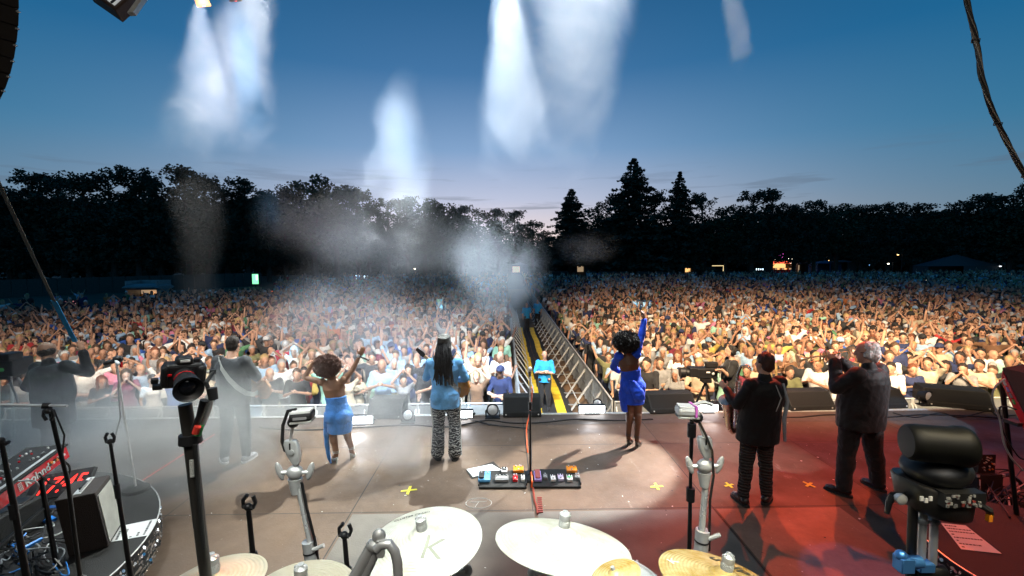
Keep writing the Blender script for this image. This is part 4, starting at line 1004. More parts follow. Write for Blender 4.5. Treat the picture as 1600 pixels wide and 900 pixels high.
# drifting clouds over the crowd and over the left of the stage
puff('pale smoke cloud drifting over the crowd left of the aisle', D(778, 428, 9.5), 1.6, 1.1, 1.9, .42, nsc=1.5, lo=.38, hi=.58, edge=.0, seed=4.0)
spot('beam_light', (-.6, 5.4, 8.4), D(778, 428, 9.5), 19000, (.74,.88,1.0), 26, .9, .05)
puff('wide pale veil of smoke in front of the middle trees', D(650, 385, 10), 3.0, 1.2, 1.9, .20, nsc=1.3, lo=.3, hi=.65, edge=.0, seed=11.0)
spot('beam_light', (-1.6, 4.4, 8.8), D(650, 385, 10), 5200, (.66,.84,1.0), 34, .9, .08)
puff('blue lit haze in front of the dark trees left of the dancer', D(520, 350, 9), 2.2, 1.2, 1.7, .16, nsc=1.2, lo=.3, hi=.65, edge=.0, seed=1.0)
spot('beam_light', (-4.5, 4.0, 8.5), D(500, 360, 9), 1800, (.05,.22,1.0), 26, .9, .05)
puff('blue lit haze in front of the dark trees right of the gap', D(915, 385, 9), .95, .8, .55, .05, nsc=1.2, lo=.25, hi=.6, edge=.0, seed=7.0)
spot('beam_light', (3.5, 5.0, 8.0), D(915, 385, 9), 1800, (.05,.25,1.0), 20, .9, .05)
puff('low white fog over the left of the stage round the guitarist', P(215, 690, .75), 3.2, 1.5, 1.6, .8, nsc=1.5, lo=.35, hi=.65, edge=.1, seed=9.0, color=(.93,.95,.95))
puff('bluish fog at the left stage edge behind the keyboard', P(60, 665, .55), 2.4, 1.2, 1.0, 1.0, nsc=1.6, lo=.35, hi=.62, edge=.1, seed=2.7, color=(.86,.93,.95))
puff('bright fog glowing round the floor light by the left dancer', P(622, 652, .7), 1.15, .8, 1.4, .8, nsc=1.5, lo=.25, hi=.65, edge=.0, seed=5.5)
puff('thin mist in front of the left half of the crowd', D(590, 520, 9.4), 3.6, 1.2, 2.2, .42, nsc=1.0, lo=.3, hi=.65, edge=.0, seed=6.1)
spot('fog_light', (-5.2, 5.0, 5.5), P(330, 690, .5), 900, (.85,.95,1.0), 70, .9, .1)
spot('fog_light', (-6.4, 7.5, 4.0), P(40, 665, .5), 280, (.6,.9,.95), 60, .9, .1)
spot('fog_light', (-1.5, 4.6, 6.8), D(590, 530, 9.0), 11500, (.78,.90,1.0), 40, .9, .1)
# ------------------------------------------------------------------ the musicians, the dancers, the crew
def xat(u, y, z_):
    x = (u-790)/FPX*y
    for _ in range(4):
        x += (u-proj((x, y, z_))[0])/FPX*y
    return x
class Hero:
    def __init__(s, label, uv, sc, cu=None, group=None, z0=0.0, turn=0.0, lift=0.0, over=None, Y=None, name='person'):
        base = P(uv[0], uv[1], z0) if Y is None else V((xat(uv[0], Y, z0), Y, z0))
        s.root = base; s.Y = base.y; s.sc = sc; s.z0 = z0
        s.t = thing(name, label, 'person', base, group)
        J = base_joints(False); Rz = Matrix.Rotation(turn, 3, 'Z'); s.turn = turn; s.fw = Rz @ V((0,1,0))
        for k in J:
            p = J[k]*sc; p.z += lift if k not in ('tr','tl') else 0; J[k] = Rz @ p
        s.J = J
        for k, o in (over or {}).items(): J[k] = s.pt(*o)
    def pt(s, u, h, dy=0.0):                 # h: height above the feet in metres
        y = s.Y+dy; z_ = s.z0+h; return V((xat(u, y, z_), y, z_))-s.root
    def px(s, u, v, dy=0.0): return D(u, v, s.Y+dy)-s.root
    def set(s, k, p): s.J[k] = p; return s
    def add(s, mb, name, color, m='cloth', voxel=.010, smooth=5, wr=0.0, ws=9.0, extra=None):
        me = blob(mb, voxel, smooth, wrinkle=wr, wscale=ws, name=name); me.materials.clear(); me.materials.append(M[m] if isinstance(m, str) else m)
        if extra:
            fm = extra.mesh('x', True); join_face(me, fm)
        o = link(name, me, s.t); o.color = (*color, 1); return o
    def raw(s, mb, name, smooth=True, bevel=0.0, color=None):
        o = part(mb, name, s.t, smooth=smooth, world=False, bevel=bevel, color=color); return o
def shoes(h, color, kind='shoe', m='cloth'):
    J = h.J
    for s in 'rl':
        b = MB(); foot_mb(b, J['a'+s], J['t'+s], .010); o = h.add(b, 'shoe', color, m, .009, 3)
        d = J['t'+s]-J['a'+s]; d.z = 0; d.normalize(); A = J['a'+s]; z0 = A.z-.085*h.sc
        sb = MB(); q = d.cross(V((0,0,1))); c = V((A.x, A.y, max(z0, 0)+.011))
        sb.loft([(c-V((0,0,.011))+d*.055, q*.052, d*.155), (c+V((0,0,.014))+d*.055, q*.050, d*.152)], 'white' if kind == 'sneaker' else 'blackrubber', 20, 2.6)
        part(sb, 'sole', o, smooth=True, world=False)
def heels(h, color, mname):
    J = h.J
    for s in 'rl':
        b = MB()
        A, T = J['a'+s], J['t'+s]; d = T-A; d.z = 0; d.normalize(); q = d.cross(V((0,0,1)))
        H_ = V((A.x, A.y, 0))-d*.045
        b.tube([V((T.x, T.y, .012))+d*.05, V((T.x, T.y, .012))-d*.05, V((A.x, A.y, A.z-.075))-d*.02], [.024,.028,.02], mname, 8)
        b.tube([V((A.x, A.y, A.z-.06))-d*.04, H_+V((0,0,.001))], [.014,.006], mname, 6)
        for zz in (0.0, .02):
            b.tube([A+V((0,0,zz))+(d*math.cos(a)+q*math.sin(a))*.040 for a in np.linspace(0, 6.28, 13)], .005, mname, 5)
        b.tube([V((T.x, T.y, .02))+q*.038-d*.02, V((T.x, T.y, .055))-d*.02, V((T.x, T.y, .02))-q*.038-d*.02], .007, mname, 5)
        h.raw(b, 'high_heel')
def heel_feet(J, b):
    for s in 'rl':
        A, T = J['a'+s], J['t'+s]; b.cap(A, V((A.x, A.y, A.z-.04)), .034, .034, 'skin'); b.cap(V((A.x, A.y, A.z-.05)), V((T.x, T.y, .035)), .032, .028, 'skin'); b.cap(V((T.x, T.y, .035)), V((T.x, T.y, .035))+(V((T.x-A.x, T.y-A.y, 0))).normalized()*.04, .028, .02, 'skin')
def curls(c, rad, n, seed, m='hair', r0=.006, size=.035):
    b = MB(); r = random.Random(seed); b.ell(c, (rad[0]*.86, rad[1]*.86, rad[2]*.86), m, None, 20, 14)
    for _ in range(n):
        d = V((r.gauss(0,1), r.gauss(0,1), r.gauss(0,1))).normalized(); k = r.uniform(.84, 1.02)
        p = V((c[0]+d.x*rad[0]*k, c[1]+d.y*rad[1]*k, c[2]+d.z*rad[2]*k)); e = V((r.gauss(0,1), r.gauss(0,1), r.gauss(0,1))).normalized()
        f = d.cross(e).normalized(); s = size*r.uniform(.6, 1.3)
        b.tube([p-d*s*.6, p+e*s*.5, p+d*s*.5, p-e*s*.4+f*s*.3, p+f*s*.5-d*s*.1], r0, m, 3)
    return b
def mat_stripes(name, base, c2, scale, kp_=(.55,.78), dist=3.5):
    m, n, l, bs = new_mat(name); setin(bs, 'Roughness', .85)
    t = n.new('ShaderNodeTexCoord'); w_ = n.new('ShaderNodeTexWave'); w_.bands_direction = 'Z'; w_.inputs['Scale'].default_value = scale; w_.inputs['Distortion'].default_value = dist; w_.inputs['Detail'].default_value = 3; w_.inputs['Detail Scale'].default_value = 2
    l.new(t.outputs['Object'], w_.inputs[0]); rp = n.new('ShaderNodeValToRGB'); l.new(w_.outputs['Fac'], rp.inputs[0])
    rp.color_ramp.elements[0].position = kp_[0]; rp.color_ramp.elements[0].color = (*base, 1); rp.color_ramp.elements[1].position = kp_[1]; rp.color_ramp.elements[1].color = (*c2, 1)
    l.new(rp.outputs[0], bs.inputs['Base Color'])
    bp = n.new('ShaderNodeBump'); bp.inputs['Strength'].default_value = .8; bp.inputs['Distance'].default_value = .02; l.new(w_.outputs['Fac'], bp.inputs['Height']); l.new(bp.outputs[0], bs.inputs['Normal'])
    return m
BLK = (.008,.008,.009)
M['suit'] = mat('dark_suit_cloth', (1,1,1), .6, sheen=.12, var=.2, nscale=6, bump=.5, bscale=16, obj_color=True, spec=.22)
M['ribbed'] = mat_stripes('ribbed_black_denim', (.012,.012,.013), (.045,.043,.04), 9)
M['printed'] = mat_stripes('black_trousers_white_brush_print', (.015,.015,.016), (.50,.50,.48), 8, (.70,.84), 11)
M['leathr'] = mat('black_leather_shoe', (1,1,1), .3, var=.2, obj_color=True, spec=.6)
# --- D: lead singer, back to us, pale blue jacket, patterned cap, long braids
h = Hero('person in pale blue jacket, patterned cap and long black braids, centre stage', (697, 717), .98, turn=R(4),
         over=dict(ar=(711,.085,0), al=(684,.085,.02), kr=(710,.49,.03), kl=(686,.49,.04), tr=(714,.03,.19), tl=(680,.03,.2)))
J = h.J; J['er'] = V((.285,.06,1.15)); J['wr'] = V((.16,.27,1.07)); J['el'] = V((-.27,.08,1.16)); J['wl'] = V((-.20,.33,1.28)); J['head'] = V((.0,.035,1.63))
D_SK = (.17,.085,.05)
b = body_mb(J, False, hands={'r': (V((-.7,.6,.1)), V((-.3,-.5,-.8))), 'l': (V((-.35,.6,.5)), V((.6,.3,-.3)))})
h.add(b, 'body', D_SK, 'skin', .009, 3)
jb = shirt_mb(J, False, inf=.022, sleeve=1.95, hem=-.17, boxy=.3); jb.cap(J['neck']+V((0,0,-.01)), J['neck']+V((0,.01,.035)), .072, .07)
h.add(jb, 'jacket', (.14,.40,.74), 'cloth', .010, 4, .006, 8)
tb = trousers_mb(J, False, inf=.022, to=1.98, flare=.035)
h.add(tb, 'trousers', (1,1,1), M['printed'], .010, 4, .006, 8)
b = MB()
for s, sg in (('r', 1), ('l', -1)):
    b.tube([J['h'+s]+V((sg*.115,0,0)), J['k'+s]+V((sg*.080,0,0)), J['a'+s]+V((sg*.082,0,-.03))], [.014,.014,.016], 'cream', 6)
h.raw(b, 'side_stripes'); shoes(h, (.02,.02,.02))
hb = MB(); r = random.Random(3); hd = J['head']
for k in range(72):
    a = R(-115+230*(k % 36)/35)-R(90); rr = .086+.012*r.random()
    p0 = hd+V((math.cos(a)*rr, math.sin(a)*rr-.01, .03)); ln = r.uniform(.34,.56) if abs((k % 36)-17.5) < 13 else r.uniform(.22,.34)
    x1 = p0.x*1.15+r.uniform(-.02,.035); pts = [hd+V((math.cos(a)*.05, math.sin(a)*.05, .10)), p0]
    for j in range(1, 6): pts.append(V((p0.x+(x1-p0.x)*j/5+r.uniform(-.008,.008), min(p0.y, -.06)-.085*math.sin(j/5*1.7)-.03+r.uniform(-.008,.008), p0.z-ln*j/5)))
    hb.tube(pts, .0085, 'hair', 5)
hb.ell(hd+V((0,-.02,.03)), (.085,.09,.09), 'hair'); h.raw(hb, 'hair', color=(.012,.010,.010))
cb = MB(); cb.lathe([(.094,0), (.096,.02), (.092,.075), (.088,.105), (.05,.118), (.0,.12)], mat_stripes('patterned_knit', (.05,.05,.05), (.22,.22,.21), 22), hd+V((0,-.005,.025)), Matrix.Rotation(R(14), 3, 'X'), 28); h.raw(cb, 'cap')
# guitar of the singer: strap, body at the right hip
def guitar(label, c, neck_dir, face, mcol, strap=None, strap_m='cream', L_=.62):
    nd = V(neck_dir).normalized(); fc = V(face).normalized(); fc = (fc-nd*fc.dot(nd)).normalized(); lt = nd.cross(fc)
    t = thing('electric_guitar', label, 'guitar', V(c))
    b = MB(); pts = [(-.20,.10),(-.235,.0),(-.20,-.10),(-.10,-.155),(0,-.115),(.10,-.14),(.20,-.15),(.15,-.06),(.12,0),(.15,.06),(.21,.15),(.10,.14),(0,.11),(-.10,.155)]
    b.prism(pts, mcol, V(c)-fc*.02, nd, lt, fc*.042); part(b, 'guitar_body', t, bevel=.008)
    b = MB(); b.bar(V(c)+nd*.10+fc*.026, V(c)+nd*L_+fc*.026, .045, .02, mat('maple_neck', (.35,.2,.09), .4), fc)
    for k in range(14): b.bar(V(c)+nd*(.12+.034*k)+fc*.038-lt*.021, V(c)+nd*(.12+.034*k)+fc*.038+lt*.021, .003, .003, 'chrome', fc)
    part(b, 'neck', t)
    b = MB(); b.prism([(0,-.03),(.05,-.045),(.16,-.03),(.16,.01),(.05,.03),(0,.025)], 'black', V(c)+nd*L_+fc*.015, nd, lt, fc*.015)
    for k in range(6): b.cyl(V(c)+nd*(L_+.03+.022*k)-lt*.045+fc*.02, V(c)+nd*(L_+.03+.022*k)-lt*.065+fc*.02, .006, 'chrome', 6)
    part(b, 'headstock', t)
    b = MB(); b.box(V(c)+nd*.0+fc*.026, (.018,.018,.018), 'black')
    for q in (-.06,.02,.08): b.bar(V(c)+nd*q+fc*.028-lt*.035, V(c)+nd*q+fc*.028+lt*.035, .02, .012, 'black', fc)
    b.bar(V(c)-nd*.13+fc*.03-lt*.04, V(c)-nd*.13+fc*.03+lt*.04, .02, .014, 'chrome', fc); part(b, 'pickups', t)
    if strap:
        b = MB(); sp_ = [V(p) for p in strap]; vs = []
        for i, p in enumerate(sp_):
            tn = (sp_[min(i+1, len(sp_)-1)]-sp_[max(i-1, 0)]).normalized(); ctr = V((c[0], c[1]-.12, p.z)); nrm = (p-V((strap[len(strap)//2][0], strap[len(strap)//2][1]+.2, p.z))).normalized()
            w_ = tn.cross(nrm).normalized()*.032; vs += [p-w_, p+w_, p+w_+nrm*.005, p-w_+nrm*.005]
        n = len(sp_); fs = []
        for i in range(n-1):
            for k in range(4): fs.append((i*4+k, i*4+(k+1) % 4, (i+1)*4+(k+1) % 4, (i+1)*4+k))
        fs += [(3,2,1,0), tuple((n-1)*4+k for k in range(4))]
        b.add(vs, fs, strap_m); part(b, 'strap', t, smooth=False)
    return t
W_ = lambda v: h.root+V(v)
M['strapprint'] = mat_stripes('printed_strap', (.05,.05,.05), (.6,.6,.58), 30)
M['burst'] = mat('amber_guitar_finish', (.42,.16,.03), .25, var=.2, coat=.4)
guitar('guitar of the singer in the pale blue jacket, its printed strap across the back', W_((.13,.235,1.02)), (-.62,.12,.5), (.1,1,.1), 'burst',
       [W_(p) for p in ((-.15,.16,1.32),(-.165,.05,1.455),(-.13,-.085,1.475),(-.06,-.145,1.38),(.03,-.155,1.25),(.11,-.15,1.14),(.185,-.11,1.04),(.215,.0,.98),(.20,.14,.97))], 'strapprint')
# --- B: guitarist in the mist
h = Hero('person with short dark hair, black t-shirt and white strap playing guitar in the mist', (370, 722), 1.02, turn=R(-6),
         over=dict(ar=(385,.085,.03), al=(351,.085,0), kr=(383,.5,.04), kl=(355,.5,.02), tr=(397,.03,.18), tl=(345,.03,.18)))
J = h.J; J['er'] = V((.33,.05,1.17)); J['wr'] = V((.20,.27,1.06)); J['el'] = V((-.31,.08,1.18)); J['wl'] = V((-.30,.34,1.22)); J['head'] = V((.0,.06,1.655))
h.add(body_mb(J, False, fat=.03, hands={'r': (V((-.7,.6,-.1)), V((-.3,-.5,-.8))), 'l': (V((-.2,.7,.5)), V((.6,.3,-.3)))}), 'body', (.50,.29,.20), 'skin', .009, 3)
h.add(shirt_mb(J, False, fat=.035, inf=.024, sleeve=.85, hem=-.13, boxy=.5), 'shirt', (.045,.05,.055), 'cloth', .011, 4, .006, 8)
h.add(trousers_mb(J, False, inf=.022, to=1.96), 'trousers', (.03,.033,.037), 'cloth', .011, 4, .006, 8)
shoes(h, (.5,.5,.52), 'sneaker'); hb = hair_mb('short', J, 1.02); h.add(hb, 'hair', (.02,.014,.01), 'hair', .010, 2, .006, 30)
W_ = lambda v: h.root+V(v)
guitar('guitar of the man in the black t-shirt, white strap slanting over his back', W_((.24,.20,1.02)), (-.75,.25,.3), (.15,1,.1), 'burst',
       [W_(p) for p in ((-.18,.20,1.30),(-.17,.07,1.485),(-.12,-.09,1.50),(-.04,-.165,1.38),(.06,-.185,1.24),(.16,-.175,1.12),(.25,-.12,1.02),(.28,.0,.97),(.27,.12,.96))], 'cream')
# --- C: left dancer, blue strapless dress, both arms up
h = Hero('person in blue strapless dress, brown curly hair, both arms lifted, holding a microphone', (537, 722), .87, lift=.075,
         over=dict(ar=(549,.155,.10), al=(525,.155,-.03), tr=(552,.035,.19), tl=(522,.035,.10)))
J = h.J; J['pelvis'] += V((.0,0,0)); 

for k, u_, v_ in (('pelvis',530,647),('waist',527,632),('chest',522,610),('neck',520,592),('head',512,573),('sr',537,594),('sl',503,597),('hr',538,652),('hl',522,652),('kr',541,672),('kl',520,675)): J[k] = h.px(u_, v_, .03 if k[0] == 'k' else 0)
J['er'] = h.px(551, 578, .10); J['wr'] = h.px(562, 556, .14); J['el'] = h.px(476, 590, .05); J['wl'] = h.px(490, 566, .06)
CSK = (.27,.135,.075)
b = body_mb(J, True, hands={'r': (None, V((-.3,.8,.3)), 1, .55), 'l': (V((.75,.1,.55)), V((.3,.9,0)), -1, .4)}, feet=False, fat=.012, arm_r=(.045,.036,.025), leg_r=(.095,.060,.036)); heel_feet(J, b)
h.add(b, 'body', CSK, 'skin', .0085, 3)
def dress(J, top_t, hemz, inf=.013, hemw=.19, hemd=.13, hips=0.0):
    b = MB(); rg = [q for q in torso_rings(J, True, inf, .012)]
    tv = [-.14,-.02,.12,.3,.5,.72,.86,.94,1.0]; rg = [q for q, t_ in zip(rg, tv) if -.02 <= t_ <= top_t]
    c = J['pelvis']; sk = [(V((c.x, 0, hemz)), V((hemw,0,0)), V((0,hemd,0))), (V((c.x, 0, (hemz+c.z)/2)), V((hemw+.012,0,0)), V((0,hemd+.01,0)))]
    b.loft(sk+rg, 'cloth', 28); [b.ell(J['h'+q]+V((0,-.055,.03)), (.112,.108,.118), 'cloth') for q in 'rl']
    for s in (-1, 1): b.ell(J['chest']+V((s*.065,.08,.02)), .066, 'cloth')
    return b
h.add(dress(J, .6, J['pelvis'].z-.25, hemw=.165), 'dress', (.055,.24,.66), 'cloth', .009, 4, .006, 9)
b = MB()
p_ = J['pelvis']; b.loft([(p_+V((-.165,-.02,.04)), (.03,0,0), (0,.05,0)), (p_+V((-.18,-.03,-.2)), (.035,0,0), (0,.045,0)), (p_+V((-.17,-.03,-.45)), (.03,0,0), (0,.04,0)), (p_+V((-.15,-.03,-.62)), (.024,0,0), (0,.03,0)), (p_+V((-.12,-.03,-.72)), (.008,0,0), (0,.012,0))], 'cloth', 14)
h.add(b, 'dress_drape', (.055,.24,.66), 'cloth', .008, 2, .006, 14)
h.raw(curls(J['head']+V((.0,-.02,.015)), (.175,.16,.15), 1300, 11), 'hair', color=(.17,.09,.07)); heels(h, (1,1,1), 'cream')
wr = J['wr']+h.root; mt_ = thing('handheld_microphone', 'dark handheld microphone in the raised right hand of the left dancer', 'microphone', wr)
b = MB(); a0 = D(560, 556, h.Y+.12); a1 = D(577, 563, h.Y+.12); b.tube([a0, a1], [.012,.016], 'black', 8); part(b, 'handle', mt_, smooth=True)
b = MB(); b.ell(a0, .024, 'steel'); part(b, 'grille', mt_, smooth=True)
# --- E: right dancer, royal blue dress, one arm straight up
h = Hero('person in a royal blue one sleeved dress and black high heels, right arm straight up', (986, 699), .93, lift=.085,
         over=dict(ar=(995,.165,-.02), al=(982,.165,.06), tr=(999,.035,.09), tl=(986,.035,.17)))
J = h.J

for k, u_, v_ in (('pelvis',989,603),('waist',986,589),('chest',983,571),('neck',981,554),('head',979,537),('sr',994,554),('sl',967,557),('hr',996,606),('hl',982,606),('kr',997,643),('kl',984,642)): J[k] = h.px(u_, v_, .04 if k[0] == 'k' else 0)
J['er'] = h.px(1002, 526, .04); J['wr'] = h.px(1007, 499, .06); J['el'] = J['sl']+V((-.04,.17,-.20)); J['wl'] = J['sl']+V((.08,.30,-.30))
b = body_mb(J, True, hands={'r': (V((-.12,.05,1)), V((-.7,.6,0)), 1, .6), 'l': (V((.6,.6,.2)), V((.3,.2,-.9)), -1)}, feet=False, fat=.012, arm_r=(.045,.036,.025), leg_r=(.093,.060,.037)); heel_feet(J, b)
h.add(b, 'body', (.125,.052,.028), 'skin', .0085, 3)
db = dress(J, .5, J['pelvis'].z-.26, hemw=.165); rg = torso_rings(J, True, .013, .012)
C_ = J['chest']; db.loft([(rg[4][0]+V((.02,0,0)), rg[4][1]*.9, rg[4][2]), (C_.lerp(J['sr'],.3)+V((0,.03,0)), (.11,0,0), (0,.085,0)), (C_.lerp(J['sr'],.85)+V((-.02,.02,0)), (.07,0,0), (0,.06,0))], 'cloth')
arm_mb(db, J['sr'], J['er'], J['wr'], .014, (.047,.038,.027), 'cloth', 1.93)
db.cap(C_+V((-.10,.03,.04)), J['sl'], .05, .055); arm_mb(db, J['sl'], J['el'], J['wl'], .014, (.047,.038,.027), 'cloth', 1.9)
h.add(db, 'dress', (.012,.085,.80), 'cloth', .009, 4, .007, 9)
b = MB(); p_ = J['pelvis']; b.loft([(p_+V((-.05,-.13,.12)), (.05,0,0), (0,.03,0)), (p_+V((.01,-.17,-.02)), (.10,0,0), (0,.04,0)), (p_+V((.05,-.17,-.14)), (.09,0,0), (0,.045,0)), (p_+V((.05,-.14,-.20)), (.05,0,0), (0,.03,0))], 'cloth', 18)
b.loft([(p_+V((-.14,-.02,.06)), (.04,0,0), (0,.06,0)), (p_+V((-.16,-.03,-.12)), (.055,0,0), (0,.07,0)), (p_+V((-.145,-.03,-.28)), (.05,0,0), (0,.07,0)), (p_+V((-.125,-.03,-.38)), (.045,0,0), (0,.05,0))], 'cloth', 18)
h.add(b, 'dress_drape', (.012,.085,.80), 'cloth', .009, 3, .010, 12)
h.raw(curls(J['head']+V((-.01,-.02,.03)), (.185,.17,.155), 1400, 12), 'hair', color=(.012,.009,.008)); heels(h, (1,1,1), 'blacksatin')
# --- A: balding man far left, one hand up
h = Hero('balding person in a black suit at the far left, right hand raised open', (90, 700), 1.0, Y=6.1, turn=R(-8))
J = h.J; J['head'] = J['head']+V((-.05,.02,0)); J['er'] = h.px(139, 583, .02); J['wr'] = h.px(129, 549, .03); J['sr'] = V((.23,-.01,1.44)); J['el'] = V((-.34,.02,1.16)); J['wl'] = V((-.28,.22,1.02))
hx = h.px(122, 519, .04)
h.add(body_mb(J, False, fat=.05, fwd=(.45,.9,-.1), hands={'r': (hx-J['wr'], V((-.3,.95,0)), 1, .08), 'l': None}), 'body', (.52,.29,.19), 'skin', .009, 3)
jb = shirt_mb(J, False, fat=.05, inf=.03, sleeve=1.93, hem=-.30, boxy=.6); jb.cap(J['neck'], J['neck']+V((0,.01,.03)), .075, .073); h.add(jb, 'jacket', (.012,.012,.013), 'suit', .011, 4, .008, 7)
h.add(trousers_mb(J, False, inf=.026, to=1.97), 'trousers', BLK, 'suit', .011, 4, .006, 8); shoes(h, BLK, m='leathr')
b = MB(); hd = J['head']; b.ell(hd+V((-.01,-.045,-.01)), (.082,.060,.060), 'hair'); b.ell(hd+V((-.055,.0,.0)), (.035,.07,.05), 'hair'); b.ell(hd+V((.055,-.01,.0)), (.033,.06,.05), 'hair'); h.add(b, 'hair', (.03,.02,.014), 'hair', .008, 2, .005, 30)
# --- F: saxophonist
h = Hero('person in a black jacket with a pale stripe and ribbed black jeans playing a saxophone', (1176, 787), 1.0, turn=R(14),
         over=dict(ar=(1197,.085,.02), al=(1161,.085,0), kr=(1196,.49,.04), kl=(1166,.49,.03), tr=(1203,.03,.16), tl=(1148,.03,.15), hr=(1196,.90,0), hl=(1174,.90,0), pelvis=(1186,.95,0), waist=(1190,1.09,0), chest=(1194,1.29,0), neck=(1195,1.46,-.01), head=(1194,1.63,.02)))
J = h.J; J['sr'] = J['neck']+V((.20,.05,-.05)); J['sl'] = J['neck']+V((-.185,-.05,-.05)); J['el'] = J['sl']+V((-.12,.06,-.24)); J['wl'] = J['sl']+V((-.13,.29,-.13)); J['er'] = J['sr']+V((.05,.08,-.26)); J['wr'] = J['sr']+V((-.12,.30,-.36))
h.add(body_mb(J, False, fat=.015, fwd=(-.45,.9,-.1), hands={'l': (V((-.3,.7,.5)), V((.5,.4,-.2)), -1, .6), 'r': (V((-.7,.6,0)), V((-.1,.5,-.6)), 1, .6)}), 'body', (.50,.28,.19), 'skin', .009, 3)
jb = shirt_mb(J, False, fat=.02, inf=.026, sleeve=1.93, hem=-.20, boxy=.7); jb.cap(J['neck'], J['neck']+V((0,.01,.03)), .072, .07); h.add(jb, 'jacket', (.009,.009,.010), 'suit', .010, 4, .008, 7)
b = MB(); S_ = J['sr']
b.tube([J['neck']+V((.05,-.13,-.03)), J['neck']+V((.08,-.185,-.16)), J['neck']+V((.02,-.20,-.30)), ], [.004,.008,.004], 'cabcol', 6)
b.tube([S_+V((-.03,-.11,.02)), S_+V((-.02,-.19,-.16)), J['pelvis']+V((.17,-.185,.12)), J['pelvis']+V((.20,-.165,-.14))], [.014,.020,.022,.016], mat('pale_grey_stripe', (.28,.31,.35), .35, var=.2), 8); h.raw(b, 'pale_stripe')  # paler grey stripe from shoulder to hip
h.add(trousers_mb(J, False, inf=.022, to=1.93), 'trousers', BLK, M['ribbed'], .009, 3, .010, 16); shoes(h, (.016,.015,.015), m='leathr')
h.add(hair_mb('short', J, 1.04, (-.45,.9,0)), 'hair', (.05,.02,.012), 'hair', .009, 2, .010, 22)
mo = J['head']+h.root+V((-.07,.14,-.09)); t = thing('saxophone', 'silver tenor saxophone held in front of the man in ribbed jeans', 'saxophone', mo-V((0,0,.8)))
b = MB(); W0 = mo; b.tube([W0, W0+V((-.02,.06,.03)), W0+V((-.05,.13,.0)), W0+V((-.08,.14,-.10)), W0+V((-.11,.12,-.40)), W0+V((-.10,.10,-.66)), W0+V((-.12,.07,-.74)), W0+V((-.17,.05,-.76)), W0+V((-.215,.04,-.70)), W0+V((-.235,.03,-.52)), W0+V((-.25,.02,-.42)), W0+V((-.275,.0,-.36))], [.008,.010,.012,.017,.024,.034,.040,.042,.045,.055,.072,.098], mat('silvered_brass', (.70,.62,.52), .25, metal=1, var=.15), 14); part(b, 'sax_body', t, smooth=True)
b = MB(); r = random.Random(2)
for k in range(13): b.lathe([(.018,0),(.018,.008),(.004,.016)], 'chrome', W0+V((-.10-.0*k,.10,-.18-.037*k))+V((.0,-.035,0)), frame((0,-1,.1)), 10)
for k in range(3): b.tube([W0+V((-.085+.01*k,.085,-.14)), W0+V((-.095+.012*k,.065,-.62))], .003, 'chrome', 5)
part(b, 'keys', t, smooth=True)
# --- G: trumpeter
h = Hero('heavy person with white hair and a black jacket playing a trumpet', (1342, 773), 1.05, turn=R(28),
         over=dict(ar=(1372,.09,.12), al=(1318,.09,0), kr=(1365,.5,.08), kl=(1322,.5,.03), tl=(1300,.03,.10), tr=(1358,.03,.22), hr=(1361,.95,.02), hl=(1332,.95,0), pelvis=(1347,1.0,0), waist=(1350,1.14,-.02), chest=(1354,1.35,0), neck=(1358,1.53,0), head=(1353,1.71,.04)))
J = h.J; J['sr'] = J['neck']+V((.19,.09,-.05)); J['sl'] = J['neck']+V((-.20,-.08,-.06)); J['el'] = J['sl']+V((-.16,.10,-.17)); J['wl'] = h.px(1304, 563, .22); J['er'] = J['sr']+V((-.02,.24,-.19)); J['wr'] = h.px(1312, 562, .34)
h.add(body_mb(J, False, fat=.05, fwd=(-.8,.6,0), hs=1.08, hands={'l': (V((-.55,.3,.6)), V((.3,.6,-.2)), -1, .6), 'r': (V((-.6,.0,.6)), V((0,-.7,.2)), 1, .7)}), 'body', (.55,.30,.22), 'skin', .009, 3)
jb = shirt_mb(J, False, fat=.055, inf=.034, sleeve=1.9, hem=-.17, boxy=.8, ar=(.066,.052,.036)); jb.cap(J['neck'], J['neck']+V((0,.01,.03)), .078, .075); h.add(jb, 'jacket', (.014,.014,.015), 'suit', .011, 4, .010, 7)
h.add(trousers_mb(J, False, inf=.03, to=1.96, r=(.10,.068,.048)), 'trousers', BLK, 'cloth', .011, 4, .010, 9); shoes(h, BLK, m='leathr')
hd = J['head']; b = MB(); b.ell(hd+V((.03,-.025,.055)), (.10,.09,.085), 'hair'); b.ell(hd+V((.05,-.04,-.02)), (.082,.080,.095), 'hair'); b.ell(hd+V((-.02,-.07,.0)), (.05,.04,.06), 'hair'); h.add(b, 'hair', (.72,.70,.68), 'hair', .008, 1, .014, 26)
b = MB(); 
for q in (1,): b.tube([hd+V((-.10,-.045,.012)), hd+V((-.02,-.10,.008))], .004, 'black', 5)
h.raw(b, 'spectacles')
br = mat('worn_brass', (.78,.56,.30), .32, metal=.6, var=.2); t0 = D(1325, 549, h.Y+.20); t1 = D(1246, 562, h.Y+.34)
t = thing('trumpet', 'worn brass trumpet pointing left from the white haired man\'s mouth', 'trumpet', (t0+t1)/2-V((0,0,.1)))
dv = (t1-t0); dn = dv.normalized(); b = MB(); up_ = V((0,0,1)); b.tube([t0+V((0,0,.0)), t0+dv*.75], [.006,.006], br, 8)
b.tube([t0+dv*.25-up_*.055, t0+dv*.2-up_*.05, t0+dv*.18-up_*.028, t0+dv*.2-up_*.006, t0+dv*.3, t0+dv*.7, t0+dv*.85, t0+dv*.93, t0+dv*.98, t0+dv], [.007,.007,.007,.007,.008,.010,.018,.034,.058,.078], br, 18)
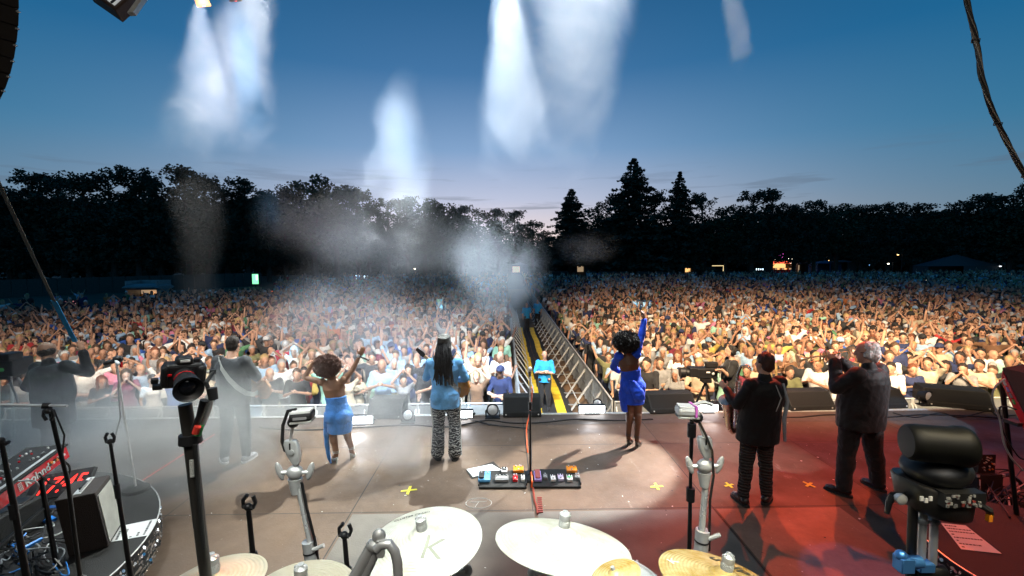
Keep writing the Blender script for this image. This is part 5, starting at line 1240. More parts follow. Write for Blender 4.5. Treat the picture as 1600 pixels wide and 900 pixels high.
b.tube([t0+dv*.72, t0+dv*.78-up_*.01, t0+dv*.80-up_*.03, t0+dv*.78-up_*.052, t0+dv*.72-up_*.058, t0+dv*.25-up_*.055], .006, br, 8); b.lathe([(.004,0),(.012,.02)], br, t0-dn*.02, frame(-dn), 10); part(b, 'tubing', t, smooth=True)
b = MB()
for k in range(3): b.cyl(t0+dv*(.42+.06*k)-up_*.075, t0+dv*(.42+.06*k)+up_*.035, .009, br, 10); b.cyl(t0+dv*(.42+.06*k)+up_*.035, t0+dv*(.42+.06*k)+up_*.055, .004, 'chrome', 8)
part(b, 'valves', t, smooth=True)
# --- security guards in the aisle
def guard(label, uv, sc, turn=180, folded=True, fat=.02, hair='bald'):
    h = Hero(label, uv, sc, z0=GZ, turn=R(turn), group='security guards in the aisle')
    J = h.J; Rz = Matrix.Rotation(R(turn), 3, 'Z')
    if folded:
        for k, p in dict(er=(.27,.10,1.13), wr=(-.02,.24,1.20), el=(-.27,.10,1.13), wl=(.04,.21,1.15)).items(): J[k] = Rz @ (V(p)*sc)
    fwv = Rz @ V((-.1,1,0)); fb = MB(); face_mb(fb, J, fwv)
    h.add(body_mb(J, False, fat=fat, fwd=fwv), 'body', (.50,.28,.19), 'skin', .011, 3, extra=fb)
    h.add(shirt_mb(J, False, fat=fat, inf=.02, sleeve=.9, hem=-.12), 'shirt', (.02,.30,.62), 'cloth', .013, 3, .005, 8)
    h.add(trousers_mb(J, False, inf=.022, to=1.95), 'trousers', (.012,.012,.014), 'cloth', .014, 3, .006, 8); shoes(h, BLK)
    h.add(hair_mb(hair, J, 1.0, fwv), 'hair', (.06,.045,.035), 'hair', .012, 2); return h
guard('person in a bright blue polo with folded arms, nearest guard in the aisle', (851, 640), 1.0, 172)
guard('person in a blue top walking up the aisle behind the nearest guard', (823, 519), 1.0, 200, False)
guard('person in a blue top by the right aisle fence, half hidden by it', (840, 509), .98, 160, False, hair='short')
# --- camera operator on a pit platform
pc = D(1121, 640, 9.35); pf = thing('camera_platform', 'low black camera platform in front of the stage right of the middle', 'platform', (pc.x-.15, 9.4, GZ))
b = MB(); b.box((pc.x-.15, 9.4, GZ+.86), (1.7,1.1,.05), 'blackpaint'); part(b, 'deck', pf, bevel=.005)
for sx in (-.8,.8):
    for sy in (-.5,.5): b = MB(); b.cyl((pc.x-.15+sx, 9.4+sy, GZ), (pc.x-.15+sx, 9.4+sy, GZ+.84), .025, 'alu', 10); part(b, 'leg', pf)
h = Hero('person in a black t-shirt and headphones operating the pit camera beside the saxophonist', (1140, 600), .98, Y=9.35, z0=GZ+.89, turn=R(78))
J = h.J; J['wl'] = J['sl']+V((-.28,-.06,-.10)); J['el'] = J['sl']+V((-.12,-.03,-.24)); J['wr'] = J['sr']+V((-.33,.0,-.18)); J['er'] = J['sr']+V((-.10,.05,-.27))
h.add(body_mb(J, False, fat=.05, fwd=h.fw, hands={'r': (V((-1,0,.1)), V((0,0,-1)), 1, .5), 'l': (V((-1,0,.1)), V((0,0,-1)), -1, .5)}), 'body', (.50,.28,.19), 'skin', .011, 3)
h.add(shirt_mb(J, False, fat=.05, inf=.024, sleeve=.9, hem=-.14), 'shirt', (.012,.012,.012), 'cloth', .013, 3, .005, 8); h.add(trousers_mb(J, False), 'trousers', (.02,.02,.024), 'cloth', .014, 3); shoes(h, BLK)
h.add(hair_mb('short', J, 1.0, h.fw), 'hair', (.02,.014,.01), 'hair', .012, 2)
b = MB(); hd = J['head']; b.tube([hd+V((0,-.09,0)), hd+V((0,-.08,.09)), hd+V((0,0,.135)), hd+V((0,.08,.09)), hd+V((0,.09,0))], .012, 'black', 6); b.ell(hd+V((0,-.092,-.005)), (.045,.025,.05), 'black'); b.ell(hd+V((0,.092,-.005)), (.045,.025,.05), 'black'); h.raw(b, 'headphones')
# ------------------------------------------------------------------ stage furniture
Z = V((0,0,1)); X_ = V((1,0,0)); Y_ = V((0,1,0))
def wedge(label, u, v, width, rot=0.0, dep=.46, hh=.32, logo=True):
    c = P(u, v); t = thing('monitor_speaker', label, 'monitor speaker', c, 'stage monitor speakers along the front edge')
    Rz = Matrix.Rotation(rot, 3, 'Z'); q = lambda x, y, z_: c+Rz @ V((x, y, z_)); w_ = width/2
    b = MB(); prof = [(0,.012), (0,.10), (.19,hh), (dep-.06,hh+.01), (dep,hh-.09), (dep,.012)]
    n = len(prof); vs = [q(-w_, y, z_) for y, z_ in prof]+[q(w_, y, z_) for y, z_ in prof]
    b.add(vs, [tuple(range(n)), tuple(range(2*n-1, n-1, -1))]+[(i, i+n, (i+1) % n+n, (i+1) % n) for i in range(n)], 'blackpaint'); part(b, 'cabinet', t, bevel=.012)
    b = MB(); e = V((0, -.005, .003)); d = V((0,.19,hh-.10)).normalized(); o = V((0,0,.10))+d*.018; f = V((0,0,.10))+d*((hh-.10)/d.z-.02)
    nn = V((0,-d.z,d.y))*.006
    pts = [o+V((-w_+.03,0,0)), o+V((w_-.03,0,0)), f+V((w_-.03,0,0)), f+V((-w_+.03,0,0))]; pts2 = [p+nn for p in pts]
    b.hexa([q(*p) for p in pts]+[q(*p) for p in pts2], 'grille'); part(b, 'grille', t)
    for s in (-1, 1): b = MB(); b.box(q(s*(w_+.003), .27, .19), (.012,.13,.05), 'black', Rz); part(b, 'handle', t)
    for s in (-1, 1): b = MB(); b.cyl(q(s*w_*.85, -.004, .06), q(s*w_*.85, .01, .06), .014, 'chrome', 10); part(b, 'socket', t)
    return t
wedge('black monitor speaker behind the central microphone stand, at the foot of the aisle', 816, 653, .68)
wedge('black monitor speaker at the stage edge just right of the dancer in royal blue', 1053, 647, .86, R(3))
wedge('black monitor speaker between the saxophonist and the trumpeter', 1271, 643, .84, R(2))
wedge('black monitor speaker with a blue lit left end at the far right stage edge', 1500, 640, .98, R(-22), .6)
wedge('fogged monitor speaker at the stage edge right of the left dancer', 600, 656, .62, R(-4))
wedge('monitor speaker at the stage edge half hidden behind the trumpeter\'s legs', 1400, 640, .5, R(4))
M['led'] = mat('led_strip_lit', (1,1,1), .4, emit=(.93,.96,1.0), estr=14)
def footlight(label, u, v, w_=.42, m='led'):
    c = P(u, v); t = thing('floor_light', label, 'floor light', c, 'lit white floor lights along the stage edge')
    b = MB(); b.box(c+V((0,.05,.09)), (w_+.03,.09,.14), 'black'); b.box(c+V((0,.05,.012)), (w_*.6,.2,.02), 'blackmetal'); b.cyl(c+V((w_/2+.01,.05,.08)), c+V((w_/2+.05,.05,.08)), .022, 'black', 8); part(b, 'housing', t, bevel=.006)
    b = MB(); b.box(c+V((0,.0,.09)), (w_,.012,.115), m); part(b, 'lit_panel', t); return t
footlight('glowing white floor light between the aisle and the dancer in royal blue', 925, 647, .46)
footlight('glowing white floor light at the stage edge left of the saxophonist', 1106, 645, .36)
footlight('glowing white floor light half behind the legs of the singer in pale blue', 722, 655, .36)
footlight('glowing floor light in the fog right of the left dancer\'s legs', 557, 664, .55)
spot('footlight_glow', P(925, 648, .12)+V((0,-.03,0)), P(925, 700), 14, (.95,.96,1), 120, .8, .15)
spot('footlight_glow', P(1106, 646, .12)+V((0,-.03,0)), P(1112, 690), 10, (1,.95,.9), 120, .8, .15)
spot('footlight_glow', P(722, 656, .12)+V((0,-.03,0)), P(722, 700), 12, (.9,.93,1), 120, .8, .15)
spot('footlight_glow', P(557, 664, .12)+V((0,-.03,0)), P(570, 700), 40, (.9,.95,1), 120, .8, .15)
def par(label, u, v, sz=.12, m='black', aim=(0,-1,.3), lit=None):
    c = P(u, v); t = thing('stage_lamp', label, 'stage lamp', c); d = V(aim).normalized(); hc = c+V((0,0,sz*1.35))
    b = MB(); b.tube([c+V((-sz*1.1,0,.01)), c+V((-sz*1.1,0,sz*1.3)), ], .012, m, 6); b.tube([c+V((sz*1.1,0,.01)), c+V((sz*1.1,0,sz*1.3))], .012, m, 6); b.box(c+V((0,0,.012)), (sz*2.4,.16,.02), m); part(b, 'yoke', t)
    b = MB(); b.lathe([(sz*.45,-sz*1.1), (sz*.8,-sz*.9), (sz*.95,0), (sz,sz*.3), (sz,sz*.5), (sz*.86,sz*.5), (sz*.8,sz*.35)], m, hc, frame(d), 20); part(b, 'housing', t, smooth=True)
    b = MB(); b.lathe([(sz*.8,0), (sz*.4,.02)], lit or 'steel', hc+d*sz*.34, frame(d), 16); part(b, 'lens', t, smooth=True); return t
par('small black round stage lamp on a yoke left of the central monitor speaker', 770, 653, .11)
par('fogged round stage lamp between the left dancer and the singer', 638, 660, .10)
par('blue lit round stage lamp left of the far right monitor speaker', 1447, 633, .12, 'black', (.2,-1,.2))
par('round stage lamp on the edge behind the floor light right of the aisle', 933, 640, .09)
# --- cables on the floor
def cable(name, pts, r, m, label, cat='cable', seg=5, n=10):
    pts = [V(p) for p in pts]; out = []
    for i in range(len(pts)-1):
        p0, p1, p2, p3 = pts[max(i-1,0)], pts[i], pts[i+1], pts[min(i+2, len(pts)-1)]
        for k in range(n):
            t = k/n; out.append(.5*((2*p1)+(p2-p0)*t+(2*p0-5*p1+4*p2-p3)*t*t+(3*p1-p0-3*p2+p3)*t**3))
    out.append(pts[-1]); b = MB(); b.tube(out, r, m, seg); o = part(b, name, smooth=True); return tag(o, label, cat)
zc = .014
cable('stage_cable', [P(u, v, zc) for u, v in ((405,668),(470,672),(560,668),(640,664),(700,667),(760,657),(800,661),(850,660),(900,655),(960,657),(1020,655))], .012, 'cable', 'long black cable lying along the stage edge behind the performers')
cable('stage_cable', [P(u, v, zc+.01) for u, v in ((735,655),(770,664),(810,668),(826,672),(830,700),(829,744))], .011, 'cable', 'black cable curving from the stage edge to the foot of the microphone stand')
cable('stage_cable', [P(u, v, zc) for u, v in ((1130,652),(1180,648),(1240,652),(1300,648),(1380,652),(1440,648),(1510,650),(1590,655))], .012, 'cable', 'black cable behind the saxophonist and the trumpeter')
cable('stage_cable', [P(u, v, zc) for u, v in ((1395,645),(1430,652),(1470,645),(1500,652),(1545,642),(1560,650),(1590,648))], .009, 'cable', 'thin looping cable under the far right monitor speaker')
cable('orange_cable', [P(831, 762, .03), P(831, 745, .12), D(827, 722, 6.35), D(824, 700, 6.5), D(823, 668, 6.75), D(827, 650, 6.9), D(831, 622, 6.55), D(831, 605, 6.35)], .011, mat('orange_cable_jacket', (.95,.13,.02), .45), 'bright orange cable running up beside the central microphone stand')
cable('red_cable', [P(u, v, .012) for u, v in ((833,762),(835,780),(838,790),(840,803))], .012, mat('brown_red_cable', (.22,.035,.02), .5), 'dark red cable with frayed ties below the pedal boards')
b = MB()
for k in range(8): p = P(839+.2*k, 778+3.2*k, .012); b.box(p+V((.03,0,.003)), (.055,.012,.012), 'mouth')
tag(part(b, 'cable_ties'), 'short dark red ties beside the red cable below the pedal boards', 'cable ties')
# --- central microphone stand
c = P(829, 746); mtop = D(828, 577, c.y)
t = thing('microphone_stand', 'straight black microphone stand standing between the two pedal boards', 'microphone stand', c)
b = MB(); b.lathe([(.15,0),(.155,.012),(.14,.03),(.03,.045),(.018,.06)], 'blackmetal', c, None, 28); part(b, 'base', t, smooth=True)
b = MB(); b.cyl(c, V((mtop.x, c.y, mtop.z*.62)), .014, 'blackmetal', 12); b.cyl(V((c.x, c.y, .9)), V((mtop.x, c.y, 1.0)), .022, 'black', 12); b.cyl(V((mtop.x, c.y, .9)), mtop-V((0,0,.10)), .010, 'chrome', 12); part(b, 'pole', t, smooth=True)
b = MB(); b.lathe([(.016,-.14),(.02,-.08),(.024,-.05)], 'black', mtop+V((0,.02,0)), frame((0,-.5,1)), 12); part(b, 'microphone_clip', t, smooth=True)
t2 = thing('microphone', 'silver grilled vocal microphone on top of the central stand', 'microphone', mtop-V((0,0,.1)))
b = MB(); b.lathe([(.012,-.15),(.017,-.06),(.022,-.02)], 'black', mtop+V((0,.01,0)), frame((0,-.4,1)), 14); part(b, 'handle', t2, smooth=True)
b = MB(); b.ell(mtop, (.030,.030,.032), 'alu'); part(b, 'grille', t2, smooth=True)
# --- pedal boards
def board(label, u0, u1, vt, vb):
    a, b_, c_, d_ = P(u0, vb, .03), P(u1, vb, .03), P(u1-3, vt, .09), P(u0+3, vt, .09); ctr = (a+b_+c_+d_)/4; ctr.z = 0
    t = thing('pedal_board', label, 'pedal board', ctr); mb = MB()
    mb.hexa([V((a.x,a.y,.004)), V((b_.x,b_.y,.004)), V((c_.x,c_.y,.004)), V((d_.x,d_.y,.004)), V((a.x,a.y,.03)), V((b_.x,b_.y,.03)), V((c_.x,c_.y,.075)), V((d_.x,d_.y,.075))], 'blackpaint'); part(mb, 'board', t, bevel=.006)
    mb = MB()
    for q in (a, b_): mb.box(V((q.x, (a.y+c_.y)/2, .055)), (.012, c_.y-a.y, .03), 'blackmetal')
    part(mb, 'rails', t); return t, a, c_
def surf(u, v):                              # point of the sloping board top
    for _ in range(3): pass
    y0, y1 = P(800, 758, .03).y, P(800, 733, .075).y
    z_ = .05
    for _ in range(4):
        p = P(u, v, z_); z_ = .034+(p.y-y0)/(y1-y0)*.045
    return P(u, v, z_)
board('left black pedal board carrying the blue rocker pedal', 748, 823, 733, 761)
board('right black pedal board carrying the lilac rocker pedal', 832, 908, 731, 760)
def pedal(label, u, v, w_, d_, m, knobs=2, knobm='black', sw=True, tread=None, strip=None, h_=.045):
    c = surf(u, v); t = thing('effect_pedal', label, 'effect pedal', c)
    b = MB(); b.hexa([c+V((-w_/2,-d_/2,0)), c+V((w_/2,-d_/2,0)), c+V((w_/2,d_/2,0)), c+V((-w_/2,d_/2,0)), c+V((-w_/2,-d_/2,h_*.75)), c+V((w_/2,-d_/2,h_*.75)), c+V((w_/2,d_/2,h_*1.1)), c+V((-w_/2,d_/2,h_*1.1))], m); part(b, 'casing', t, bevel=.004)
    if knobs:
        b = MB()
        for k in range(knobs): b.lathe([(.010,0),(.009,.018)], knobm, c+V((-w_/2+w_*(k+.5)/knobs, d_*.28, h_*1.05)), None, 10)
        part(b, 'knobs', t)
    if sw: b = MB(); b.lathe([(.012,0),(.010,.012)], 'chrome', c+V((0,-d_*.28,h_*.8)), None, 10); part(b, 'foot_switch', t)
    if tread: b = MB(); b.hexa([c+V((-w_*.36,-d_*.44,h_*.85)), c+V((w_*.36,-d_*.44,h_*.85)), c+V((w_*.36,d_*.44,h_*1.15)), c+V((-w_*.36,d_*.44,h_*1.15)), c+V((-w_*.36,-d_*.44,h_*1.2)), c+V((w_*.36,-d_*.44,h_*1.2)), c+V((w_*.36,d_*.44,h_*1.7)), c+V((-w_*.36,d_*.44,h_*1.7))], tread); part(b, 'treadle', t, bevel=.003)
    if strip: b = MB(); b.box(c+V((0,-d_*.05,h_*1.0)), (w_*.8,d_*.22,.006), strip); part(b, 'face_plate', t)
M['paleblue'] = mat('pale_blue_enamel', (.12,.42,.75), .35)
pedal('pale blue volume pedal with a black tread at the left end of the left board', 757, 748, .15, .19, 'paleblue', 2, 'chrome', False, None)
c = surf(754, 748); b = MB(); b.box(c+V((-.01,0,.056)), (.07,.165,.012), 'blackrubber'); tag(part(b, 'pedal_tread'), 'black rubber tread lying on the pale blue volume pedal', 'pedal tread')
pedal('small grey effect pedal at the top of the left board', 788, 738, .075, .09, 'alu', 2, 'black', False, strip='black')
pedal('wide black looper pedal with silver switches on the left board', 784, 751, .17, .085, 'grey', 4, 'chrome', False, strip='white')
pedal('orange effect pedal at the top of the left board', 810, 736, .135, .095, 'orange', 2, 'chrome', True)
pedal('red effect pedal in the lower middle of the left board', 805, 750, .062, .10, 'red', 2, 'white')
pedal('tiny white and black effect pedal at the right end of the left board', 817, 750, .045, .09, 'white', 1)
pedal('lilac rocker pedal with a brown tread at the left end of the right board', 840, 747, .09, .19, 'purple', 0, 'black', False, 'mouth')
pedal('tiny grey effect pedal beside the lilac rocker pedal', 852, 748, .05, .06, 'grey', 1, 'chrome')
pedal('first of the white effect pedals from the lilac rocker pedal', 864, 750, .062, .10, 'white', 2)
pedal('pale lilac effect pedal between two white ones on the right board', 876, 749, .07, .11, mat('pale_lilac', (.6,.55,.72), .4), 2)
pedal('orange effect pedal at the top right of the right board', 893, 736, .135, .095, 'orange', 2, 'chrome', True)
pedal('white effect pedal with a green stripe below the right orange pedal', 890, 750, .07, .10, 'white', 2, strip='green')
pedal('round grey effect pedal at the right end of the right board', 902, 748, .055, .07, 'grey', 2, 'chrome')
# set lists
def paper(pts, label, z_=.010, lines=True, zb=0, cat='paper', nl=7, face='paper', name='set_list'):
    q = [P(u, v, zb+z_) for u, v in pts]; b = MB(); th = V((0,0,.002)); t = thing(name, label, cat, (q[0]+q[2])/2-V((0,0,.004)))
    b.hexa([q[0]-th, q[1]-th, q[2]-th, q[3]-th, q[0], q[1], q[2], q[3]], face); part(b, 'sheet', t)
    if lines:
        b = MB(); r = random.Random(int(pts[0][0]))
        for k in range(nl):
            s0 = (k+.8)/(nl+.6); a0 = q[0].lerp(q[3], s0); a1 = q[1].lerp(q[2], s0); x = .07
            while x < .9:
                w2 = r.uniform(.03,.09); m0, m1 = a0.lerp(a1, x), a0.lerp(a1, min(x+w2, .93)); wv = (q[3]-q[0]).normalized()*.007*(1 if zb == 0 else 1.3)
                b.add([m0+Z*.001-wv, m1+Z*.001-wv, m1+Z*.001+wv, m0+Z*.001+wv], [(0,1,2,3)], 'ink'); x += w2+.02
                if r.random() < .12: break
        part(b, 'writing', t)
    return t
b = MB(); q = [P(u, v, .006) for u, v in ((728,735),(737,748),(785,735),(771,721))]; b.hexa([p-V((0,0,.004)) for p in q]+q, 'blackrubber'); tag(part(b, 'black_folder'), 'thin black folder under the paper behind the left pedal board', 'folder')
paper(((729,733),(768,725),(783,734),(739,745)), 'white sheet of paper lying on the black folder behind the left pedal board', .010, nl=4, lines=False)

# ------------------------------------------------------------------ left and right risers
def circle3(a, b_, c_):
    ax, ay, bx, by, cx, cy_ = a.x, a.y, b_.x, b_.y, c_.x, c_.y
    d = 2*(ax*(by-cy_)+bx*(cy_-ay)+cx*(ay-by))
    ux = ((ax*ax+ay*ay)*(by-cy_)+(bx*bx+by*by)*(cy_-ay)+(cx*cx+cy_*cy_)*(ay-by))/d
    uy = ((ax*ax+ay*ay)*(cx-bx)+(bx*bx+by*by)*(ax-cx)+(cx*cx+cy_*cy_)*(bx-ax))/d
    return V((ux, uy, 0)), math.hypot(ax-ux, ay-uy)
RH = .32
M['sequin'] = mat('silver_sequin', (.85,.87,.88), .18, metal=1, var=.2)
def riser(label, c, r, a0, a1):
    t = thing('round_riser', label, 'riser', V((c.x, c.y, 0)))
    b = MB(); b.lathe([(r-.02,.01),(r-.02,RH-.03),(r,RH-.028),(r,RH)], 'blackpaint', V((c.x, c.y, 0)), None, 72); part(b, 'platform', t)
    b = MB(); b.tube([V((c.x+r*math.cos(a), c.y+r*math.sin(a), RH+.001)) for a in np.linspace(a0, a1, 50)], .006, 'alu', 5); part(b, 'edge_trim', t, smooth=True)
    b = MB(); rr = random.Random(8); n = int((a1-a0)*r/.034)
    for k in range(n):
        a = a0+(a1-a0)*(k+.5)/n
        for j in range(6):
            if rr.random() < .16: continue
            aa = a+(.5*(j % 2)+rr.uniform(-.2,.2))*(a1-a0)/n; zz = RH-.055-.045*j+rr.uniform(-.008,.008)
            nrm = V((math.cos(aa)+rr.gauss(0,.35), math.sin(aa)+rr.gauss(0,.35), rr.gauss(0,.35))).normalized()
            b.lathe([(.0145,-.0008),(.0145,.0008)], 'sequin', V((c.x+(r+.004)*math.cos(aa), c.y+(r+.004)*math.sin(aa), zz)), frame(nrm), 9)
    part(b, 'sequin_fringe', t); return t
cL, rL = circle3(P(249, 800, RH), P(205, 745, RH), P(180, 893, RH)); print('riserL', cL, rL)
riser('round black riser at the left with a hanging fringe of silver sequins', cL, rL, R(-115), R(70))
rR = .95; q_ = P(1460, 856, RH); cR = V((q_.x+rR*.98, q_.y-.20, 0))
riser('round black riser at the bottom right with silver sequins on its edge', cR, rR, R(95), R(265))
# guitar amplifier, leaning back a little
A0, A1, A2 = P(107, 871, RH), P(170, 855, RH), P(191, 820, RH); A3 = A0+A2-A1; up = V((-.085, .0, .50))
t = thing('amplifier', 'black guitar amplifier with a pale woven grille on the left riser', 'amplifier', (A0+A2)/2)
b = MB(); e = V((0,0,.004)); b.hexa([A0+e, A1+e, A2+e, A3+e, A0+up, A1+up, A2+up, A3+up], mat('amplifier_vinyl', (.022,.014,.011), .6, bump=.5, bscale=180)); part(b, 'cabinet', t, bevel=.008)
n = ((A2-A1).cross(up)).normalized(); s_ = (A2-A1)
b = MB(); p = [A1+s_*.07+up*.07, A1+s_*.93+up*.07, A1+s_*.93+up*.92, A1+s_*.07+up*.92]; b.hexa([x+n*.002 for x in p]+[x+n*.008 for x in p], mat('silver_grille_cloth', (.58,.58,.52), .7, bump=.8, bscale=260)); part(b, 'grille_cloth', t)
b = MB(); tb_ = A0+up; ux, uy = (A1-A0).normalized(), (A3-A0).normalized(); ctr = tb_+(A1-A0)*.55+(A3-A0)*.5; ctr.z = (A0+up).z+.004
for k in range(9): q = A3.lerp(A0, .15+.08*k)+up+(A1-A0)*(.55); b.lathe([(.010,0),(.008,.02)], 'chrome', q, None, 10)
b.bar(A3+up+(A1-A0)*.5+Z*.004, A0.lerp(A3, .1)+up+(A1-A0)*.5+Z*.004, .05, .006, 'alu'); part(b, 'control_panel', t)
b = MB()
for f1, f2 in ((.35,.78),(.42,.5)): q = A0.lerp(A1, f1)+up*f2; b.lathe([(.007,0),(.006,.004)], 'chrome', q, frame((A1-A0).cross(up)*-1), 8)
b.bar(A0.lerp(A1,.5)+up+Z*.02+(A3-A0)*.3, A0.lerp(A1,.5)+up+Z*.02+(A3-A0)*.7, .02, .02, 'black'); part(b, 'handle', t)
paper(((172,847),(183,823),(246,810),(232,836)), 'white printed set list taped on the left riser beside the amplifier', .004, zb=RH, nl=5)
paper(((1470,817),(1509,821),(1565,865),(1502,858)), 'pinkish printed set list taped on the right riser', .004, zb=RH, nl=8)
# digital clock
c = P(108, 790, RH); cc = D(96, 757, c.y+.12); t = thing('digital_clock', 'black digital clock showing 17:45 in red digits on the left riser', 'clock', V((cc.x, cc.y, RH)))
ax = V((1,.0,.16)).normalized(); ay = V((-.10,.62,.78)).normalized(); ay = (ay-ax*ay.dot(ax)).normalized(); nz_ = ax.cross(ay)
F = Matrix((ax, ay, nz_)).transposed(); b = MB(); b.box(cc, (.66,.26,.04), 'black', F); part(b, 'case', t, bevel=.006); text_mesh('digits', '17:45', .23, 'redglow', t, cc+nz_*.022-ax*.26-ay*.08, ax, ay, shear=.35)
b = MB(); b.cyl(V((cc.x-.1, cc.y+.05, RH)), cc-nz_*.02-ax*.1, .012, 'blackmetal', 8); b.cyl(V((cc.x+.15, cc.y+.05, RH)), cc-nz_*.02+ax*.15, .012, 'blackmetal', 8); part(b, 'stand', t)
# red keyboard at the far left
yk = 3.55; k0, k1 = D(-62, 818, yk-.55), D(104, 697, yk+.35); kx = (k1-k0).normalized(); kup = V((0,-.18,1)).normalized(); kd = kup.cross(kx).normalized(); kd = kd if kd.x < 0 or kd.y > 0 else -kd
kd = V((-.62,.78,.10)); kd = (kd-kx*kd.dot(kx)).normalized(); kn = kx.cross(kd).normalized(); kn = kn if kn.z > 0 else -kn
L_ = (k1-k0).length; t = thing('keyboard', 'red sided stage keyboard with black top and white maker\'s name at the far left', 'keyboard', V((k0.x*.5+k1.x*.5, k0.y*.5+k1.y*.5, RH)))
hh = .105; W2 = .30
def kp(a, d_, n_): return k0+kx*a+kd*d_+kn*n_
b = MB(); b.hexa([kp(0,0,-hh), kp(L_,0,-hh), kp(L_,W2,-hh), kp(0,W2,-hh), kp(0,0,0), kp(L_,0,0), kp(L_,W2,0), kp(0,W2,0)], 'red'); part(b, 'body', t, bevel=.006)
b = MB(); b.hexa([kp(-.01,-.01,.002), kp(L_+.01,-.01,.002), kp(L_+.01,W2+.01,.002), kp(-.01,W2+.01,.002), kp(-.01,-.01,.018), kp(L_+.01,-.01,.018), kp(L_+.01,W2+.01,.03), kp(-.01,W2+.01,.03)], 'blackpaint'); part(b, 'top_panel', t, bevel=.004)
b = MB(); rr = random.Random(4)
for k in range(46):
    a = L_*rr.uniform(.12,.95); d_ = W2*rr.uniform(.2,.85); b.lathe([(.008,0),(.007,.012)], ('grey','alu','red','white')[k % 4], kp(a, d_, .024), frame(kn), 8)
part(b, 'knobs', t)
b = MB(); b.bar(kp(.02,.02,.026), kp(L_*.9,.02,.026), .022, .006, 'alu', kn); part(b, 'trim', t)
text_mesh('maker_name', 'Roland', .085, 'white', t, kp(L_*.52, -.004, -.082), kx, kn, .002, bold=True)
b = MB()
for k in range(5):
    for j in range(3): b.box(kp(L_*.50-.012*j-.008, -.004, -.075+.014*k), (.008,.003,.008), 'white', Matrix((kx, kd, kn)).transposed())
part(b, 'emblem', t)
b = MB()
for k in range(9): b.box(kp(L_*(.78+.02*k), -.004, -.05+.012*(k % 2)), (.018,.012,.018), ('black','orange','white')[k % 3], Matrix((kx, kd, kn)).transposed())
part(b, 'sockets', t)
b = MB()
for s in (.25, .8): b.tube([kp(L_*s, .1, -hh), V((kp(L_*s,.1,0).x+.1, kp(L_*s,.1,0).y, RH))], .018, 'blackmetal', 8)
b.tube([kp(L_*.25,.1,-hh-.3), kp(L_*.8,.1,-hh-.3)], .014, 'blackmetal', 8); part(b, 'stand', t)
# tangled cables and plugs on the left riser
rr = random.Random(21)
def tangle(n, u0, u1, v0, v1, lbl, zb=RH, colors=('cable','cable','cable','cabcol','cabcol','blue'), r_=.008, grp=None, zmax=.25):
    for k in range(n):
        u, v = rr.uniform(u0, u1), rr.uniform(v0, v1); pts = []
        for j in range(rr.randint(4, 7)):
            pts.append(P(u, v, zb+.01+abs(rr.gauss(0, .4))*zmax*(.6 if j else 0))); u = min(max(u+rr.gauss(0, 22), u0-14), u1+14); v = min(max(v+rr.gauss(0, 16), v0-12), v1+12)
        m = colors[k % len(colors)]; wd_ = {'cable':'black','cabcol':'pale grey','blue':'blue'}[m]; o = cable('loose_cable', pts, r_*rr.uniform(.6,1.1), m, lbl % wd_, n=6); o['group'] = wd_+' '+grp
tangle(26, 5, 100, 770, 885, 'one of the %s cables tangled on the left riser beside the amplifier', grp='tangled cables on the left riser')
cable('blue_cable', [P(20, 868, RH+.03), P(45, 853, RH+.05), P(66, 842, RH+.06)], .018, 'blue', 'thick blue plug lying on the left riser')
cable('blue_cable', [P(70, 815, RH+.05), P(78, 808, RH+.06), P(86, 812, RH+.05)], .018, 'blue', 'small blue plug beside the amplifier')
cable('yellow_cable', [P(66, 842, RH+.05), P(90, 835, RH+.02), P(105, 826, RH+.03)], .007, 'cream', 'pale cable leading from the blue plug to the amplifier')
b = MB(); c = P(10, 840, RH); b.box(c+V((-.15,0,.14)), (.6,.45,.28), 'blackpaint'); b.box(c+V((-.15,0,.285)), (.5,.35,.02), 'blackmetal'); tag(part(b, 'equipment_case', bevel=.01), 'black equipment case at the bottom left under the keyboard', 'case')
cable('keyboard_lead', [D(92,715,3.75), D(108,728,3.8), D(106,742,3.8), D(85,757,3.7), D(60,740,3.6)], .008, 'cable', 'black lead hanging in a loop from the red keyboard')
cable('keyboard_lead', [D(28,752,3.4), D(55,752,3.45), D(58,768,3.5), D(30,790,3.4), D(15,770,3.3)], .007, 'cabcol', 'pale lead looping under the red keyboard')

# ------------------------------------------------------------------ stands and microphones on the left
def pole_thing(name, label, cat, pts, r, m='blackmetal', head=None, base=None, sleeve=None, group=None):
    pts = [V(p) for p in pts]; t = thing(name, label, cat, pts[-1], group); b = MB(); b.tube(pts, r, m, 10); part(b, 'pole', t, smooth=True)
    if base: 
        b = MB()
        for k in range(3): a = 2.1*k+.4; b.tube([pts[-1]+Z*.16, pts[-1]+V((math.cos(a)*base, math.sin(a)*base, .012))], .009, m, 6)
        part(b, 'tripod_legs', t)
    if sleeve:
        b = MB()
        for s in sleeve: a = pts[0].lerp(pts[-1], s); d = (pts[-1]-pts[0]).normalized(); b.cyl(a-d*.04, a+d*.04, (r if not isinstance(r, list) else r[0])*1.9, 'black', 12)
        part(b, 'clutch', t, smooth=True)
    return t, pts
def clip(t, p, d, s=1.0, name='microphone_clip'):
    d = V(d).normalized(); F = frame(d); b = MB()
    b.ell(p, .016*s, 'black'); b.tube([p-F.col[0]*.02*s, p-F.col[0]*.026*s+d*.025*s, p-F.col[0]*.012*s+d*.05*s], .008*s, 'black', 6); b.tube([p+F.col[0]*.02*s, p+F.col[0]*.026*s+d*.025*s, p+F.col[0]*.012*s+d*.05*s], .008*s, 'black', 6)
    b.tube([p-F.col[0]*.022*s, p+F.col[0]*.022*s], .010*s, 'black', 6); part(b, name, t, smooth=True)
bs = P(213, 766, RH)
